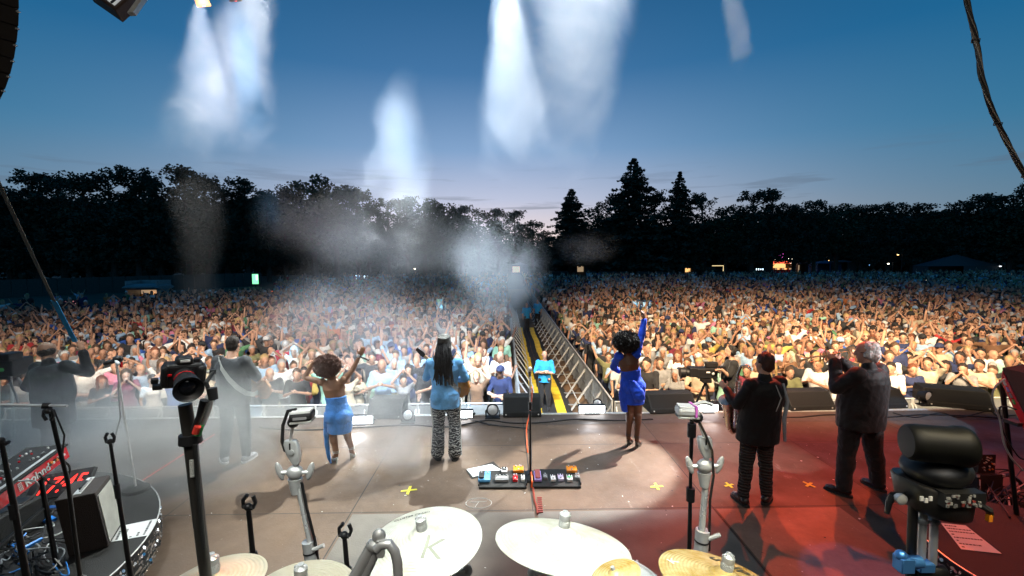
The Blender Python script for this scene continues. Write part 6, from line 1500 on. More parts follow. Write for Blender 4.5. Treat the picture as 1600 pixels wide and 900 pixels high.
t, p = pole_thing('microphone_stand', 'tall silver boom stand rising from the far edge of the left riser', 'microphone stand', [D(182,568,bs.y), D(191,630,bs.y), bs], .011, 'alu')
b = MB(); b.lathe([(.13,0),(.12,.03),(.04,.05)], 'blackpaint', bs, None, 20); part(b, 'base', t); b = MB(); b.tube([D(184,600,bs.y), D(193,650,bs.y)+V((0,-.04,0)), D(188,700,bs.y)+V((-.05,-.05,0))], .008, 'cabcol', 6); part(b, 'cable', t, smooth=True)
t = thing('microphone', 'pair of small black microphones on a bracket atop the tall silver stand', 'microphone', D(180, 566, bs.y)); c = D(180, 564, bs.y)
b = MB(); b.lathe([(.012,-.09),(.02,-.05),(.022,.06),(.028,.07),(.028,.12),(.012,.13)], 'black', c, frame((-1,.1,-.25)), 12); b.ell(c+V((.03,0,.02)), (.05,.04,.04), 'black'); part(b, 'microphone_body', t, smooth=True)
b = MB(); b.lathe([(.012,-.06),(.02,.05),(.01,.07)], 'chrome', c+V((.05,-.04,.0)), frame((.8,-.6,-.3)), 10); b.box(c+V((.06,0,-.04)), (.02,.02,.06), 'red'); part(b, 'shock_mount', t, smooth=True)
y1_ = 3.3; t, p = pole_thing('boom_stand', 'horizontal boom stand crossing the far left at waist height', 'microphone stand', [D(77,634,y1_), D(90,690,y1_), D(106,752,y1_+.03), V((D(112,790,y1_).x, y1_+.03, RH))], .014, 'blackmetal', base=.22)
b = MB(); b.tube([D(-40,632,y1_-.05), D(105,634,y1_)], .010, 'steel', 8); b.cyl(D(66,634,y1_-.02), D(78,634,y1_), .022, 'black', 12); b.tube([D(84,640,y1_), D(94,680,y1_)+V((.03,0,0)), D(93,718,y1_)+V((0,.02,0))], .006, 'cable', 6); part(b, 'boom', t, smooth=True)
clip(t, D(75,642,y1_-.02), (0,0,-1), 1.4)
y1_ = 2.6; t, p = pole_thing('cymbal_stand', 'slim black stand in front of the amplifier, topped by an open hook clip', 'stand', [D(172,690,y1_), D(186,780,y1_), D(205,905,y1_), D(212,960,y1_)], [.008,.011,.014,.015], 'blackmetal', sleeve=(.28,)); clip(t, D(172,690,y1_), (0,0,1), 1.0, 'hook')
y1_ = 2.3; t, p = pole_thing('cymbal_stand', 'black stand at the far left edge with a short bent arm on top', 'stand', [D(2,688,y1_), D(20,780,y1_), D(42,905,y1_), D(50,960,y1_)], [.010,.014,.016,.017], 'blackmetal', sleeve=(.4,)); b = MB(); b.tube([D(0,686,y1_), D(10,694,y1_), D(14,690,y1_)], .009, 'black', 8); b.ell(D(2,688,y1_), .016, 'black'); part(b, 'bent_arm', t, smooth=True)
for (u0, v0, u1, v1, lb) in ((388,792,399,905,'short black microphone stand with a split clip left of the silver bracket stand'), (538,836,544,905,'short black microphone stand with a thick clip beside the left large cymbal')):
    y1_ = 2.3; t, p = pole_thing('microphone_stand', lb, 'microphone stand', [D(u0,v0,y1_), D((u0+u1)/2,(v0+v1)/2,y1_), D(u1,v1,y1_), D(u1+6,v1+70,y1_)], [.012,.013,.013,.014], 'blackmetal', sleeve=(.45,)); clip(t, D(u0,v0,y1_), (.2,0,1), 1.25)
# --- silver bracket stand with a white-topped microphone
def bracket_stand(lbl, lbl2, top, br0, br1, wing, p0, p1, y1_, mic_dir, mic_col, flip=1, cuff=None):
    t = thing('cymbal_stand', lbl, 'stand', V((D(p1[0], p1[1], y1_).x, y1_, .62)))
    b = MB(); b.tube([D(p0[0],p0[1],y1_), D(p1[0],p1[1],y1_), D(p1[0]+(p1[0]-p0[0])*.6,p1[1]+120,y1_)], .015, 'chrome', 14); part(b, 'pole', t, smooth=True)
    b = MB(); a = D(cuff[0], cuff[1], y1_); c = D(cuff[2], cuff[3], y1_); b.cyl(a, c, .032, 'steel', 16); b.cyl(a.lerp(c,.45), a.lerp(c,.52), .034, 'black', 16); b.tube([a.lerp(c,.3)+V((.02*flip,-.02,0)), a.lerp(c,.1)+V((.075*flip,-.02,.0))], .010, 'chrome', 8); part(b, 'clamp', t, smooth=True)
    b = MB(); a = D(br0[0], br0[1], y1_); c = D(br1[0], br1[1], y1_); d = c-a; s = .033
    b.loft([(a, (s*.8,0,0), (0,.014,0)), (a.lerp(c,.15), (s,0,0), (0,.018,0)), (a.lerp(c,.6), (s*.95,0,0), (0,.018,0)), (c, (s*.5,0,0), (0,.014,0))], 'alu', 16, 4); part(b, 'bracket', t, smooth=True)
    b = MB(); m_ = a.lerp(c,.45)-V((0,.018,0)); b.lathe([(.013,0),(.013,.004),(.009,.005)], 'steel', m_, frame((0,-1,0)), 16); b.box(a.lerp(c,.2)-V((0,.019,0)), (.006,.004,.03), 'black'); part(b, 'bracket_bolt', t, smooth=True)
    b = MB(); wc = D(wing[0], wing[1], y1_); b.ell(wc, (.038,.03,.034), 'steel'); b.cyl(wc-V((.06,0,0)), wc+V((.06,0,0)), .010, 'chrome', 10)
    for q in (-1, 1): b.ell(wc+V((q*.070,0,.005)), (.016,.010,.045), 'chrome', Matrix.Rotation(R(q*18), 3, 'Y'))
    b.loft([(wc-V((0,0,.10)), (.02,0,0), (0,.02,0)), (wc-V((0,0,.03)), (.034,0,0), (0,.026,0))], 'alu', 14); b.cyl(wc, c, .012, 'steel', 10); part(b, 'wing_nuts', t, smooth=True)
    b = MB(); tp = D(top[0], top[1], y1_); b.tube([a, a.lerp(tp,.5), tp], .007, 'steel', 8); b.ell(tp.lerp(a,.25), .026, 'black'); part(b, 'arm', t, smooth=True)
    m_ = thing('microphone', lbl2, 'microphone', tp); d = V(mic_dir).normalized(); F = Matrix((d, V((0,0,1)).cross(d).normalized(), V((0,0,1)))).transposed()
    b = MB(); mc = tp+d*.035; b.box(mc, (.10,.075,.038), mic_col, F); part(b, 'microphone_body', m_, bevel=.012)
    b = MB(); b.box(mc+V((0,0,.021)), (.085,.06,.012), 'white', F); b.box(mc-F.col[1]*.039-V((0,0,.003)), (.06,.004,.014), 'grey', F); part(b, 'white_top', m_, bevel=.004)
    b = MB(); b.box(mc+V((0,0,-.024)), (.095,.07,.010), 'cream', F); part(b, 'pale_rim', m_, bevel=.003)
    return t, tp
y1_ = 2.05
t, tp = bracket_stand('silver stand with an oval bracket and wing nuts left of the dancer\'s feet', 'small black and white microphone on the left silver stand', (460,650), (454,688), (463,724), (461,738), (466,755), (486,850), y1_, (1,.1,.05), 'black', 1, (483,845,488,878))
b = MB(); b.tube([D(463,640,y1_), D(450,642,y1_), D(442,665,y1_), D(441,690,y1_), D(446,705,y1_)], .008, 'cable', 8); part(b, 'cable', t, smooth=True)
b = MB(); b.tube([D(471,750,y1_)+V((.01,-.02,0)), D(478,790,y1_)+V((.012,-.02,0)), D(488,840,y1_)+V((.02,-.02,0)), D(497,880,y1_)], .007, 'cable', 6); part(b, 'taped_cable', t, smooth=True)
t, tp = bracket_stand('silver stand with an oval bracket and wing nuts left of the saxophonist', 'silver grey microphone with a pink band on the right silver stand', (1086,642), (1100,682), (1104,714), (1101,728), (1103,752), (1096,832), y1_, (-1,.1,.0), 'alu', 1, (1098,828,1095,862))
b = MB(); c = D(1083,640,y1_); b.box(c, (.010,.08,.05), mat('pink_band', (.7,.15,.6), .5)); b.tube([c+V((.0,0,.02)), c+V((.05,0,.035)), c+V((.09,0,.02))], .009, 'alu', 8); part(b, 'pink_band', t)
b = MB(); b.tube([D(1088,655,y1_)+V((0,-.03,0)), D(1098,675,y1_)+V((0,-.03,0)), D(1108,700,y1_)+V((0,-.03,0)), D(1112,740,y1_)+V((0,-.02,0)), D(1105,775,y1_)+V((0,-.03,0)), D(1108,860,y1_)], .006, 'cable', 8); part(b, 'cable', t, smooth=True)
y1_ = 2.6; t, p = pole_thing('microphone_stand', 'thin straight black stand just left of the right silver stand', 'microphone stand', [D(1081,655,y1_), D(1079,745,y1_), D(1077,858,y1_), D(1076,930,y1_)], [.013,.010,.013,.013], 'blackmetal', sleeve=(.06,.42))
# --- photo camera on a pole
y1_ = 1.28; t, p = pole_thing('camera_pole', 'thick black pole carrying the photo camera at the left', 'camera stand', [D(289,632,y1_), D(298,690,y1_), D(312,820,y1_), D(322,905,y1_), D(330,980,y1_)], [.017,.018,.016,.015,.015], 'blacksatin')
b = MB(); b.loft([(D(297,678,y1_), (.028,0,0), (0,.028,0)), (D(298,692,y1_), (.030,0,0), (0,.03,0))], 'black', 12); b.tube([D(301,690,y1_)+V((.02,-.02,0)), D(308,760,y1_)+V((.018,-.02,0)), D(318,850,y1_)+V((.014,-.02,0))], .006, 'cable', 8); b.box(D(304,727,y1_)+V((.006,-.02,0)), (.010,.004,.05), 'cream'); part(b, 'tape_and_cable', t, smooth=True)
cam_c = D(286, 584, y1_); t = thing('photo_camera', 'black photo camera with a wide lens pointing down at us', 'camera', D(288, 632, y1_))
fw = (D(297, 615, y1_-.10)-cam_c).normalized(); F = frame(fw, (-.15,.3,1)); rx, ry = F.col[0], F.col[1]
def sc_(b): b.v = [tuple(cam_c+(V(p)-cam_c)*.74) for p in b.v]
b = MB(); b.box(cam_c, (.125,.095,.055), 'black', F); b.box(cam_c+ry*.055, (.055,.03,.05), 'black', F); b.box(cam_c+rx*.055-ry*.005-fw*-.015, (.030,.09,.05), 'black', F); b.box(cam_c-rx*.058+fw*.01, (.022,.085,.05), 'black', F); sc_(b); part(b, 'camera_body', t, bevel=.010)
b = MB(); b.lathe([(.030,.02),(.034,.03),(.034,.075),(.038,.08),(.040,.11),(.044,.125),(.048,.15),(.046,.15),(.036,.14),(.030,.128)], 'black', cam_c, F, 30); sc_(b); part(b, 'lens', t, smooth=True)
b = MB(); b.lathe([(.031,0),(.024,.008),(.0,.012)], mat('lens_glass', (.012,.014,.02), .05, coat=1.0, var=.05), cam_c+fw*.126, F, 24); sc_(b); part(b, 'front_glass', t, smooth=True)
b = MB(); b.lathe([(.0352,0),(.0352,.004)], 'red', cam_c+fw*.058, F, 30); b.box(cam_c-rx*.045+fw*.030+ry*.01, (.012,.008,.004), 'red', F); b.box(cam_c+ry*.062+fw*.027, (.03,.008,.004), 'white', F); b.lathe([(.012,0),(.011,.012)], 'black', cam_c+rx*.04+ry*.048, frame(ry), 14); sc_(b); part(b, 'trim', t, smooth=True)
b = MB(); b.cyl(cam_c+rx*.06, cam_c+rx*.085, .006, 'chrome', 8); b.box(cam_c+rx*.095, (.022,.02,.02), 'black', F); b.box(cam_c-rx*.085-ry*.02, (.022,.018,.022), 'black', F); b.cyl(cam_c-rx*.06-ry*.02, cam_c-rx*.08-ry*.02, .006, 'chrome', 8); b.box(cam_c-rx*.075-ry*.045, (.03,.018,.022), 'black', F); sc_(b); part(b, 'plugs', t, bevel=.002)
b = MB(); s0 = cam_c+rx*.10*.74; b.tube([s0, D(322,598,y1_), D(327,612,y1_)], .006, 'cable', 8); b.tube([D(330,614,y1_), D(322,640,y1_), D(314,665,y1_)], [.010,.014,.010], 'alu', 10); b.tube([D(320,625,y1_-.02), D(312,650,y1_-.02), D(303,672,y1_-.02)], [.012,.009,.009], 'black', 10)
b.tube([D(314,664,y1_-.01), D(309,680,y1_-.01)], .009, 'green', 8); b.tube([D(309,666,y1_-.03), D(305,677,y1_-.03)], .009, 'redtape', 8); b.tube([D(331,606,y1_), D(333,624,y1_)], .013, 'black', 10); part(b, 'connector_cables', t, smooth=True)
# --- far left video camera on tripod
bs = P(18, 700); yv = 7.3; c = D(12, 572, yv); t = thing('video_camera', 'black video camera rig at the left picture edge', 'video camera', c-V((0,0,.2)))
b = MB(); b.box(c, (.5,.34,.26), 'black'); b.box(c+V((.16,-.1,.18)), (.20,.22,.12), 'black'); b.lathe([(.07,0),(.08,.18),(.10,.22)], 'black', c+V((-.1,.1,0)), frame((0,1,0)), 16); part(b, 'camera_body', t, bevel=.02)
b = MB(); b.box(c+V((-.06,-.19,.16)), (.09,.02,.06), 'white'); b.ell(c+V((.1,-.18,-.02)), .03, 'green'); b.tube([c+V((.1,-.1,-.15)), c+V((.42,-.3,-.42)), c+V((.48,-.34,-.50))], .014, 'black', 8); part(b, 'fittings', t)
t = thing('camera_tripod', 'tripod with pale tubes under the far left video camera', 'tripod', V((c.x, yv, 0)))
for q in (-.09,.09): b = MB(); b.tube([c+V((q,-.05,-.15)), V((c.x+q*1.3, yv-.1, .02))], .018, 'alu', 8); part(b, 'leg', t)
b = MB(); b.tube([c+V((0,.1,-.15)), V((c.x+.1, yv+.5, .02))], .018, 'alu', 8); part(b, 'leg', t); b = MB(); b.box(c+V((0,0,-.17)), (.2,.2,.06), 'black'); part(b, 'head', t, bevel=.01)
# --- pit camera beside its operator
c = D(1103, 582, 9.3); t = thing('video_camera', 'large black broadcast camera in the pit left of the saxophonist', 'video camera', c-V((0,0,.15)))
b = MB(); b.box(c, (.42,.2,.22), 'black'); b.box(c+V((-.28,.02,.02)), (.18,.22,.2), 'black'); b.box(c+V((.1,-.02,.17)), (.26,.10,.12), 'black'); b.box(c+V((-.02,0,.25)), (.1,.08,.05), 'grey'); part(b, 'camera_body', t, bevel=.02)
b = MB(); b.lathe([(.08,0),(.08,.12),(.11,.14),(.11,.24)], 'black', c+V((-.30,0,0)), frame((-1,.1,0)), 18); part(b, 'lens', t, smooth=True); b = MB(); b.box(c+V((.30,-.08,.10)), (.12,.08,.10), 'black'); b.ell(c+V((.1,-.12,0)), .03, 'steel'); b.box(c+V((0,-.11,.03)), (.08,.01,.03), 'white'); part(b, 'viewfinder', t, bevel=.01)
t = thing('camera_tripod', 'black tripod under the pit broadcast camera', 'tripod', V((c.x, 9.3, GZ+.89)))
for k in range(3): a = 2.1*k+.5; b = MB(); b.tube([c+V((0,0,-.2)), V((c.x+.34*math.cos(a), 9.35+.3*math.sin(a), GZ+.90))], .022, 'black', 8); part(b, 'leg', t)
b = MB(); b.box(c+V((0,0,-.16)), (.18,.18,.08), 'black'); b.tube([c+V((.05,-.05,-.15)), c+V((.42,-.12,-.28))], .012, 'steel', 8); part(b, 'head', t, bevel=.01)
# --- remote controlled camera bottom right
y1_ = 1.45; t = thing('remote_camera', 'dark remote controlled camera on a swivel head at the bottom right', 'camera', D(1458, 790, y1_))
a0, a1 = D(1420, 690, y1_-.02), D(1506, 698, y1_-.06); d = (a1-a0).normalized()
def lrel(a, dd, prof, m, seg=28): 
    q = MB(); q.lathe(prof, m, a, frame(dd), seg); return q
L_ = (a1-a0).length
b = lrel(a0, d, [(.030,-.010),(.050,-.008),(.057,.0),(.059,.02),(.059,L_*.75),(.064,L_*.85),(.065,L_),(.058,L_+.014),(.042,L_+.022),(.02,L_+.024)], mat('glossy_dark_shell', (.007,.007,.006), .5, spec=.25)); part(b, 'camera_barrel', t, smooth=True)
b = MB(); cc = D(1462, 740, y1_); b.lathe([(.070,-.02),(.088,.0),(.095,.02),(.091,.035),(.076,.05),(.056,.060)], 'black', cc, frame((-.12,0,1)), 36); part(b, 'swivel_neck', t, smooth=True)
b = MB(); cc = D(1458, 768, y1_); b.loft([(cc+V((.004,0,-.062)), (.082,0,-.01), (0,.08,0)), (cc+V((.0,0,-.05)), (.090,0,-.012), (0,.09,0)), (cc+V((-.006,0,.028)), (.101,0,-.014), (0,.098,0)), (cc+V((-.008,0,.036)), (.096,0,-.014), (0,.093,0))], 'blacksatin', 40, 2.6); part(b, 'base', t, smooth=True)
b = MB()
for k in range(3): b.box(D(1440+7*k, 779+3*(k % 2), y1_-.092), (.010,.004,.014), 'white')
part(b, 'stickers', t)
b = MB(); c = D(1500, 778, y1_-.09); b.box(c, (.13,.035,.045), 'black'); rr = random.Random(9)
for k in range(34): b.box(c+V((rr.uniform(-.06,.06), -.019, rr.uniform(-.018,.018))), (rr.uniform(.004,.012), .004, rr.uniform(.004,.010)), ('grey','alu','steel','mouth')[k % 4])
b.tube([c+V((.02,0,.0)), c+V((.075,-.02,-.03)), c+V((.10,.0,-.06))], .010, 'cable', 8); b.box(c+V((.075,-.02,-.055)), (.012,.012,.02), 'orange'); part(b, 'connector_panel', t)
b = MB(); a = D(1395, 775, y1_); b.tube([D(1428,777,y1_), a], .014, 'blackmetal', 10); b.lathe([(.012,-.01),(.018,0),(.018,.012),(.010,.016)], 'steel', a+V((.01,-.014,0)), frame((0,-1,0)), 16); b.tube([a, a+V((-.012,0,-.02)), D(1386,802,y1_)], [.013,.010,.007], 'black', 8); part(b, 'lever', t, smooth=True)
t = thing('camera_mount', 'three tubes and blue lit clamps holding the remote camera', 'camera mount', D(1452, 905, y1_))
for u0, m_ in ((1425,'black'), (1441,'chrome'), (1459,'chrome')): b = MB(); b.cyl(D(u0+2, 785, y1_-.01), D(u0-3, 905, y1_-.01), .014 if m_ == 'black' else .012, m_, 14); part(b, 'tube', t, smooth=True)
b = MB(); b.lathe([(.017,-.006),(.019,0),(.017,.006)], 'steel', D(1440,813,y1_-.01), None, 16); b.lathe([(.017,-.006),(.019,0),(.017,.006)], 'steel', D(1458,814,y1_-.01), None, 16); part(b, 'collars', t, smooth=True)
b = MB(); cb_ = mat('blue_lit_clamp', (.10,.35,.85), .3, metal=.6); b.box(D(1412,880,y1_-.03), (.045,.04,.05), cb_); b.lathe([(.02,-.03),(.02,.03)], cb_, D(1425,878,y1_-.03), frame((1,0,0)), 14); b.box(D(1443,884,y1_-.03), (.05,.035,.03), cb_); b.ell(D(1408,868,y1_-.03), .018, cb_); b.lathe([(.02,-.05),(.02,.05)], 'black', D(1452,893,y1_-.02), frame((1,0,.05)), 14); part(b, 'clamps', t, smooth=True, bevel=.003)  # the blue beam's light is put into the clamps' own colour
# --- right side keyboard corner, boxes, cables
yr = 3.9; q0, q1, q2, q3 = D(1566, 578, yr+.3), D(1606, 660, yr-.1), D(1700, 610, yr+.2), D(1680, 560, yr+.8)
t = thing('keyboard', 'red and black corner of a tilted keyboard at the right picture edge', 'keyboard', V((q1.x+.3, q1.y, .0)))
dn_ = V((-.03,-.02,-.11)); b = MB(); b.hexa([q0+dn_, q1+dn_, q2+dn_, q3+dn_, q0, q1, q2, q3], 'red'); part(b, 'body', t, bevel=.006)
b = MB(); u_ = V((0,0,.004)); b.hexa([q0+u_, q1+u_, q2+u_, q3+u_, q0+u_*6, q1+u_*6, q2+u_*6, q3+u_*6], 'blackpaint'); part(b, 'top_panel', t, bevel=.004)
b = MB(); e_ = q1-q0; 
for k in range(4): b.box(q0+e_*(.15+.12*k)+dn_*.5+V((-.006,-.004,0)), (.012,.012,.05), ('white','purple','cabcol','green')[k], frame(e_))
part(b, 'sockets', t)
b = MB(); b.tube([(q1+q2)/2-V((0,0,.1)), V(((q1+q2)[0]/2, q1.y+.1, .02))], .02, 'blackmetal', 8); b.tube([q0-V((0,0,.1)), V((q0.x+.3, q0.y, .02))], .02, 'blackmetal', 8); b.box((D(1600,660,yr)), (.25,.12,.03), 'black'); part(b, 'stand', t)
cable('keyboard_lead', [D(1570,592,yr), D(1555,605,yr), D(1551,625,yr), D(1562,655,yr), D(1568,690,yr), D(1580,715,yr), D(1598,735,yr)], .008, 'cabcol', 'pale lead looping down from the right keyboard')
cable('keyboard_lead', [D(1588,640,yr), D(1572,635,yr), D(1562,640,yr), D(1568,675,yr), D(1590,712,yr), D(1604,718,yr)], .007, 'cable', 'black lead hanging from the right keyboard')
c = P(1528, 772, .0); t = thing('equipment_box', 'small black amplifier box with silver corners right of the remote camera', 'box', c)
b = MB(); b.box(c+V((0,0,.15)), (.30,.26,.30), 'blackpaint'); part(b, 'case', t, bevel=.008); b = MB()
for sx in (-.15,.15):
    for zz in (.01,.29): b.box(c+V((sx*1.0,-.128,zz)), (.03,.012,.03), 'steel')
part(b, 'corners', t)
t = thing('mixer_unit', 'small rack of knobs and cables standing on the black box', 'mixer', c+V((0,0,.3))); b = MB(); b.box(c+V((0,0,.41)), (.20,.16,.22), 'black'); part(b, 'case', t, bevel=.005); b = MB(); rr = random.Random(3)
for k in range(22): b.lathe([(.009,0),(.008,.012)], ('alu','white','orange','grey')[k % 4], c+V((rr.uniform(-.08,.08), -.081, .31+rr.uniform(.02,.19))), frame((0,-1,0)), 8)
part(b, 'knobs', t)
b = MB(); c = P(1592, 800, 0); b.hexa([c+V((-.22,-.15,0)), c+V((.5,-.15,0)), c+V((.5,.2,0)), c+V((-.2,.2,0)), c+V((-.20,-.12,.18)), c+V((.5,-.1,.22)), c+V((.5,.18,.20)), c+V((-.16,.16,.16))], 'blackpaint'); tag(part(b, 'equipment_case', bevel=.03), 'dark soft equipment case at the right edge behind the riser', 'case')
tangle(22, 1545, 1600, 745, 830, 'one of the %s cables tangled in the heap at the right picture edge', .10, ('cable','cable','cabcol','cable'), grp='tangled cables at the right edge', zmax=.5)
cable('stage_cable', [P(1545,762,.03), P(1556,750,.22), P(1575,742,.25), P(1595,755,.15), P(1600,775,.03)], .022, 'cable', 'thick black cable arching over the heap at the right edge')
# ------------------------------------------------------------------ drum kit in the foreground
def cymbal_mat(name, c1, c2, rough=.28):
    m, n, l, bs = new_mat(name); setin(bs, 'Metallic', .25); bs.inputs['Roughness'].default_value = rough
    t = n.new('ShaderNodeTexCoord'); vl = n.new('ShaderNodeVectorMath'); vl.operation = 'LENGTH'; l.new(t.outputs['Object'], vl.inputs[0])
    w_ = n.new('ShaderNodeMath'); w_.operation = 'MULTIPLY'; w_.inputs[1].default_value = 520; l.new(vl.outputs['Value'], w_.inputs[0])
    sn = n.new('ShaderNodeMath'); sn.operation = 'SINE'; l.new(w_.outputs[0], sn.inputs[0])
    nz = n.new('ShaderNodeTexNoise'); nz.inputs['Scale'].default_value = 7; nz.inputs['Detail'].default_value = 8; nz.inputs['Roughness'].default_value = .7; l.new(t.outputs['Object'], nz.inputs['Vector'])
    rp = n.new('ShaderNodeValToRGB'); l.new(nz.outputs['Fac'], rp.inputs[0]); rp.color_ramp.elements[0].position = .35; rp.color_ramp.elements[0].color = (*c1, 1); rp.color_ramp.elements[1].position = .65; rp.color_ramp.elements[1].color = (*c2, 1)
    l.new(rp.outputs[0], bs.inputs['Base Color'])
    bp = n.new('ShaderNodeBump'); bp.inputs['Strength'].default_value = .35; bp.inputs['Distance'].default_value = .003; l.new(sn.outputs[0], bp.inputs['Height']); l.new(bp.outputs[0], bs.inputs['Normal'])
    return m
M['cym'] = cymbal_mat('pale_bronze', (.62,.60,.46), (.86,.86,.80), .38); M['cymY'] = cymbal_mat('brilliant_bronze', (.55,.32,.04), (.88,.74,.38), .26)
M['cymW'] = cymbal_mat('worn_bronze', (.66,.58,.40), (.80,.74,.58), .36); M['print'] = mat('cymbal_ink', (.30,.31,.24), .6, var=.1); M['printdark'] = mat('cymbal_ink_dark', (.05,.045,.02), .6)
def cymbal(label, slabel, u, v, y, dia, nrm, m='cym', stand=True, dome=.10, felt='white', name='cymbal'):
    c = D(u, v, y); F = frame(nrm, (0,1,0)); n = V(nrm).normalized(); r = dia/2
    t = thing(name, label, 'cymbal', c); t.location = c
    prof = [(r*.0,.032*r/.23),(r*dome*1.0,.030*r/.23),(r*dome*2.0,.018*r/.23),(r*dome*2.6,.008*r/.23),(r*.3,.0055*r/.23),(r*.6,-.004*r/.23),(r*.9,-.019*r/.23),(r*1.0,-.026*r/.23),(r*1.0,-.028*r/.23),(r*.6,-.006*r/.23),(0,.0)]
    b = MB(); b.lathe(prof[:-2]+[(r*.97,-.0265*r/.23),(r*.6,-.0058*r/.23),(r*.26,.004*r/.23),(0,.004)], m, c, F, 96); o = part(b, 'bronze_disc', t, smooth=True)
    if felt:
        b = MB(); b.lathe([(.020,.0),(.022,.012),(.020,.024)], 'cream', c+n*.030*r/.23, F, 16); part(b, 'felt_washer', t, smooth=True)
        b = MB(); b.lathe([(.019,0),(.021,.006),(.021,.020),(.012,.026),(.010,.034)], 'alu', c+n*(.030*r/.23+.024), F, 14); b.ell(c+n*(.030*r/.23+.045)+F.col[0]*.012, (.010,.006,.010), 'chrome', F, 8, 6); b.ell(c+n*(.030*r/.23+.045)-F.col[0]*.012, (.010,.006,.010), 'chrome', F, 8, 6); part(b, 'wing_nut', t, smooth=True)
    if stand:
        s = thing('cymbal_stand', slabel, 'stand', V((c.x, c.y, .62)))
        b = MB(); b.tube([c+n*.02, c-n*.10, c-n*.13+V((0,0,-.05)), V((c.x, c.y, .64))], [.006,.010,.013,.014], 'chrome', 12); part(b, 'pole', s, smooth=True)
        b = MB(); q = c-n*.12; b.cyl(q-V((.05,0,0)), q+V((.05,0,0)), .012, 'chrome', 12); b.ell(q, (.026,.026,.03), 'steel'); b.box(q+V((.055,0,.0)), (.012,.03,.022), 'steel'); b.cyl(q-V((0,0,.2)), q-V((0,0,.13)), .022, 'steel', 14); part(b, 'tilter', s, smooth=True, bevel=.002)
        for k in range(3): a = 2.1*k+.5; b = MB(); b.tube([V((c.x, c.y, .95)), V((c.x+.3*math.cos(a), c.y+.3*math.sin(a), .612))], .010, 'chrome', 8); part(b, 'leg', s)
    return t, c, F, n
def cym_text(t, c, F, n, s, size, m, at, ang, name='lettering', shear=0, r=.23, bold=False):
    n = n.normalized()
    ax = (F.col[0]*math.cos(ang)+F.col[1]*math.sin(ang)).normalized(); ay = n.cross(ax).normalized()
    rad = math.hypot(*at); zz = -.004*r/.23 if rad > .3*r else .006; zz = np.interp(rad/r, [0,.26,.3,.6,.9,1.0], [.03,.008,.0055,-.004,-.019,-.026])*r/.23
    o = text_mesh(name, s, size, m, t, c+F.col[0]*at[0]+F.col[1]*at[1], ax, ay, .0002, 'CENTER', shear, bold)
    bm = bmesh.new(); bm.from_mesh(o.data); bmesh.ops.subdivide_edges(bm, edges=[e for e in bm.edges if e.calc_length() > .012], cuts=3); bmesh.ops.triangulate(bm, faces=bm.faces)
    for v in bm.verts:                       # the print follows the curve of the metal
        h_ = v.co.dot(n); q = (v.co-n*h_).length/r; v.co += n*(float(np.interp(q, [0,.1,.2,.26,.3,.6,.9,1.0], [.032,.030,.018,.008,.0055,-.004,-.019,-.026]))*r/.23+.0012)
    bm.to_mesh(o.data); bm.free()
# drum riser
b = MB(); b.box((.1, .9, .30), (4.4, 3.0, .58), 'blackpaint'); tag(part(b, 'drum_riser', bevel=.01), 'low black riser under the drum kit at the bottom of the picture', 'riser')
t, c, F, n = cymbal('large pale cymbal left of the middle with a big letter K', 'chrome stand under the large cymbal with the letter K', 661, 838, 1.70, .455, (-.10,-.06,1))
cym_text(t, c, F, n, 'K', .14, 'print', (.045,-.125), R(-8)); cym_text(t, c, F, n, 'CLUSTER CRASH', .020, 'printdark', (-.075,.150), R(10), shear=.1)
b = MB()
cymbal('large pale cymbal right of the middle, tilted down to the right', 'chrome stand under the large cymbal tilted to the right', 880, 838, 1.62, .50, (.125,.20,1))
t, c, F, n = cymbal('shiny yellow cymbal at the bottom edge right of the middle', 'chrome stand under the shiny yellow cymbal', 1133, 903, 1.50, .44, (.20,.10,1), 'cymY')
cym_text(t, c, F, n, 'Zildjian', .075, 'printdark', (.115,.085), R(180-38), shear=.25, bold=True)
cym_text(t, c, F, n, 'K', .05, 'white', (-.15,.06), R(20))
cymbal('worn cymbal with an orange reflection at the bottom left edge', 'chrome stand under the orange lit worn cymbal', 333, 903, 1.35, .295, (-.06,.03,1), 'cymW')
cymbal('lower worn cymbal at the bottom edge right of the orange lit one', 'chrome stand under the lower worn cymbal', 470, 918, 1.42, .34, (.03,.02,1), 'cymW')
cymbal('small yellow splash cymbal over the snare drum at the bottom edge', 'chrome stand under the small yellow splash cymbal', 960, 895, 1.34, .16, (-.35,.1,1), 'cymY', felt=None, stand=True)
spot('orange_glint', (-.75, 1.7, 3.0), D(345, 885, 1.35), 45, (1.0,.20,.04), 13, .9, .02)
# snare drum with a white head
c = D(972, 922, 1.62); n = V((.08,-.05,1)).normalized(); F = frame(n, (0,1,0)); t = thing('drum', 'drum with a white head and chrome rim at the bottom edge right of the middle', 'drum', c-n*.14)
b = MB(); b.lathe([(.162,-.14),(.162,-.008)], 'steel', c, F, 48); part(b, 'shell', t, smooth=True)
b = MB(); b.lathe([(.158,-.01),(.160,.0),(.0,.001)], 'white', c, F, 48); part(b, 'drum_head', t, smooth=True)
b = MB(); b.lathe([(.162,-.006),(.170,-.006),(.170,.012),(.162,.014),(.160,.004)], 'chrome', c, F, 64); part(b, 'rim', t, smooth=True)
for k in range(8): a = 6.283*k/8+.2; p = c+(F.col[0]*math.cos(a)+F.col[1]*math.sin(a))*.178; b = MB(); b.cyl(p+n*.012, p-n*.09, .005, 'chrome', 8); b.box(p-n*.02, (.016,.016,.022), 'chrome', F); part(b, 'lug', t)
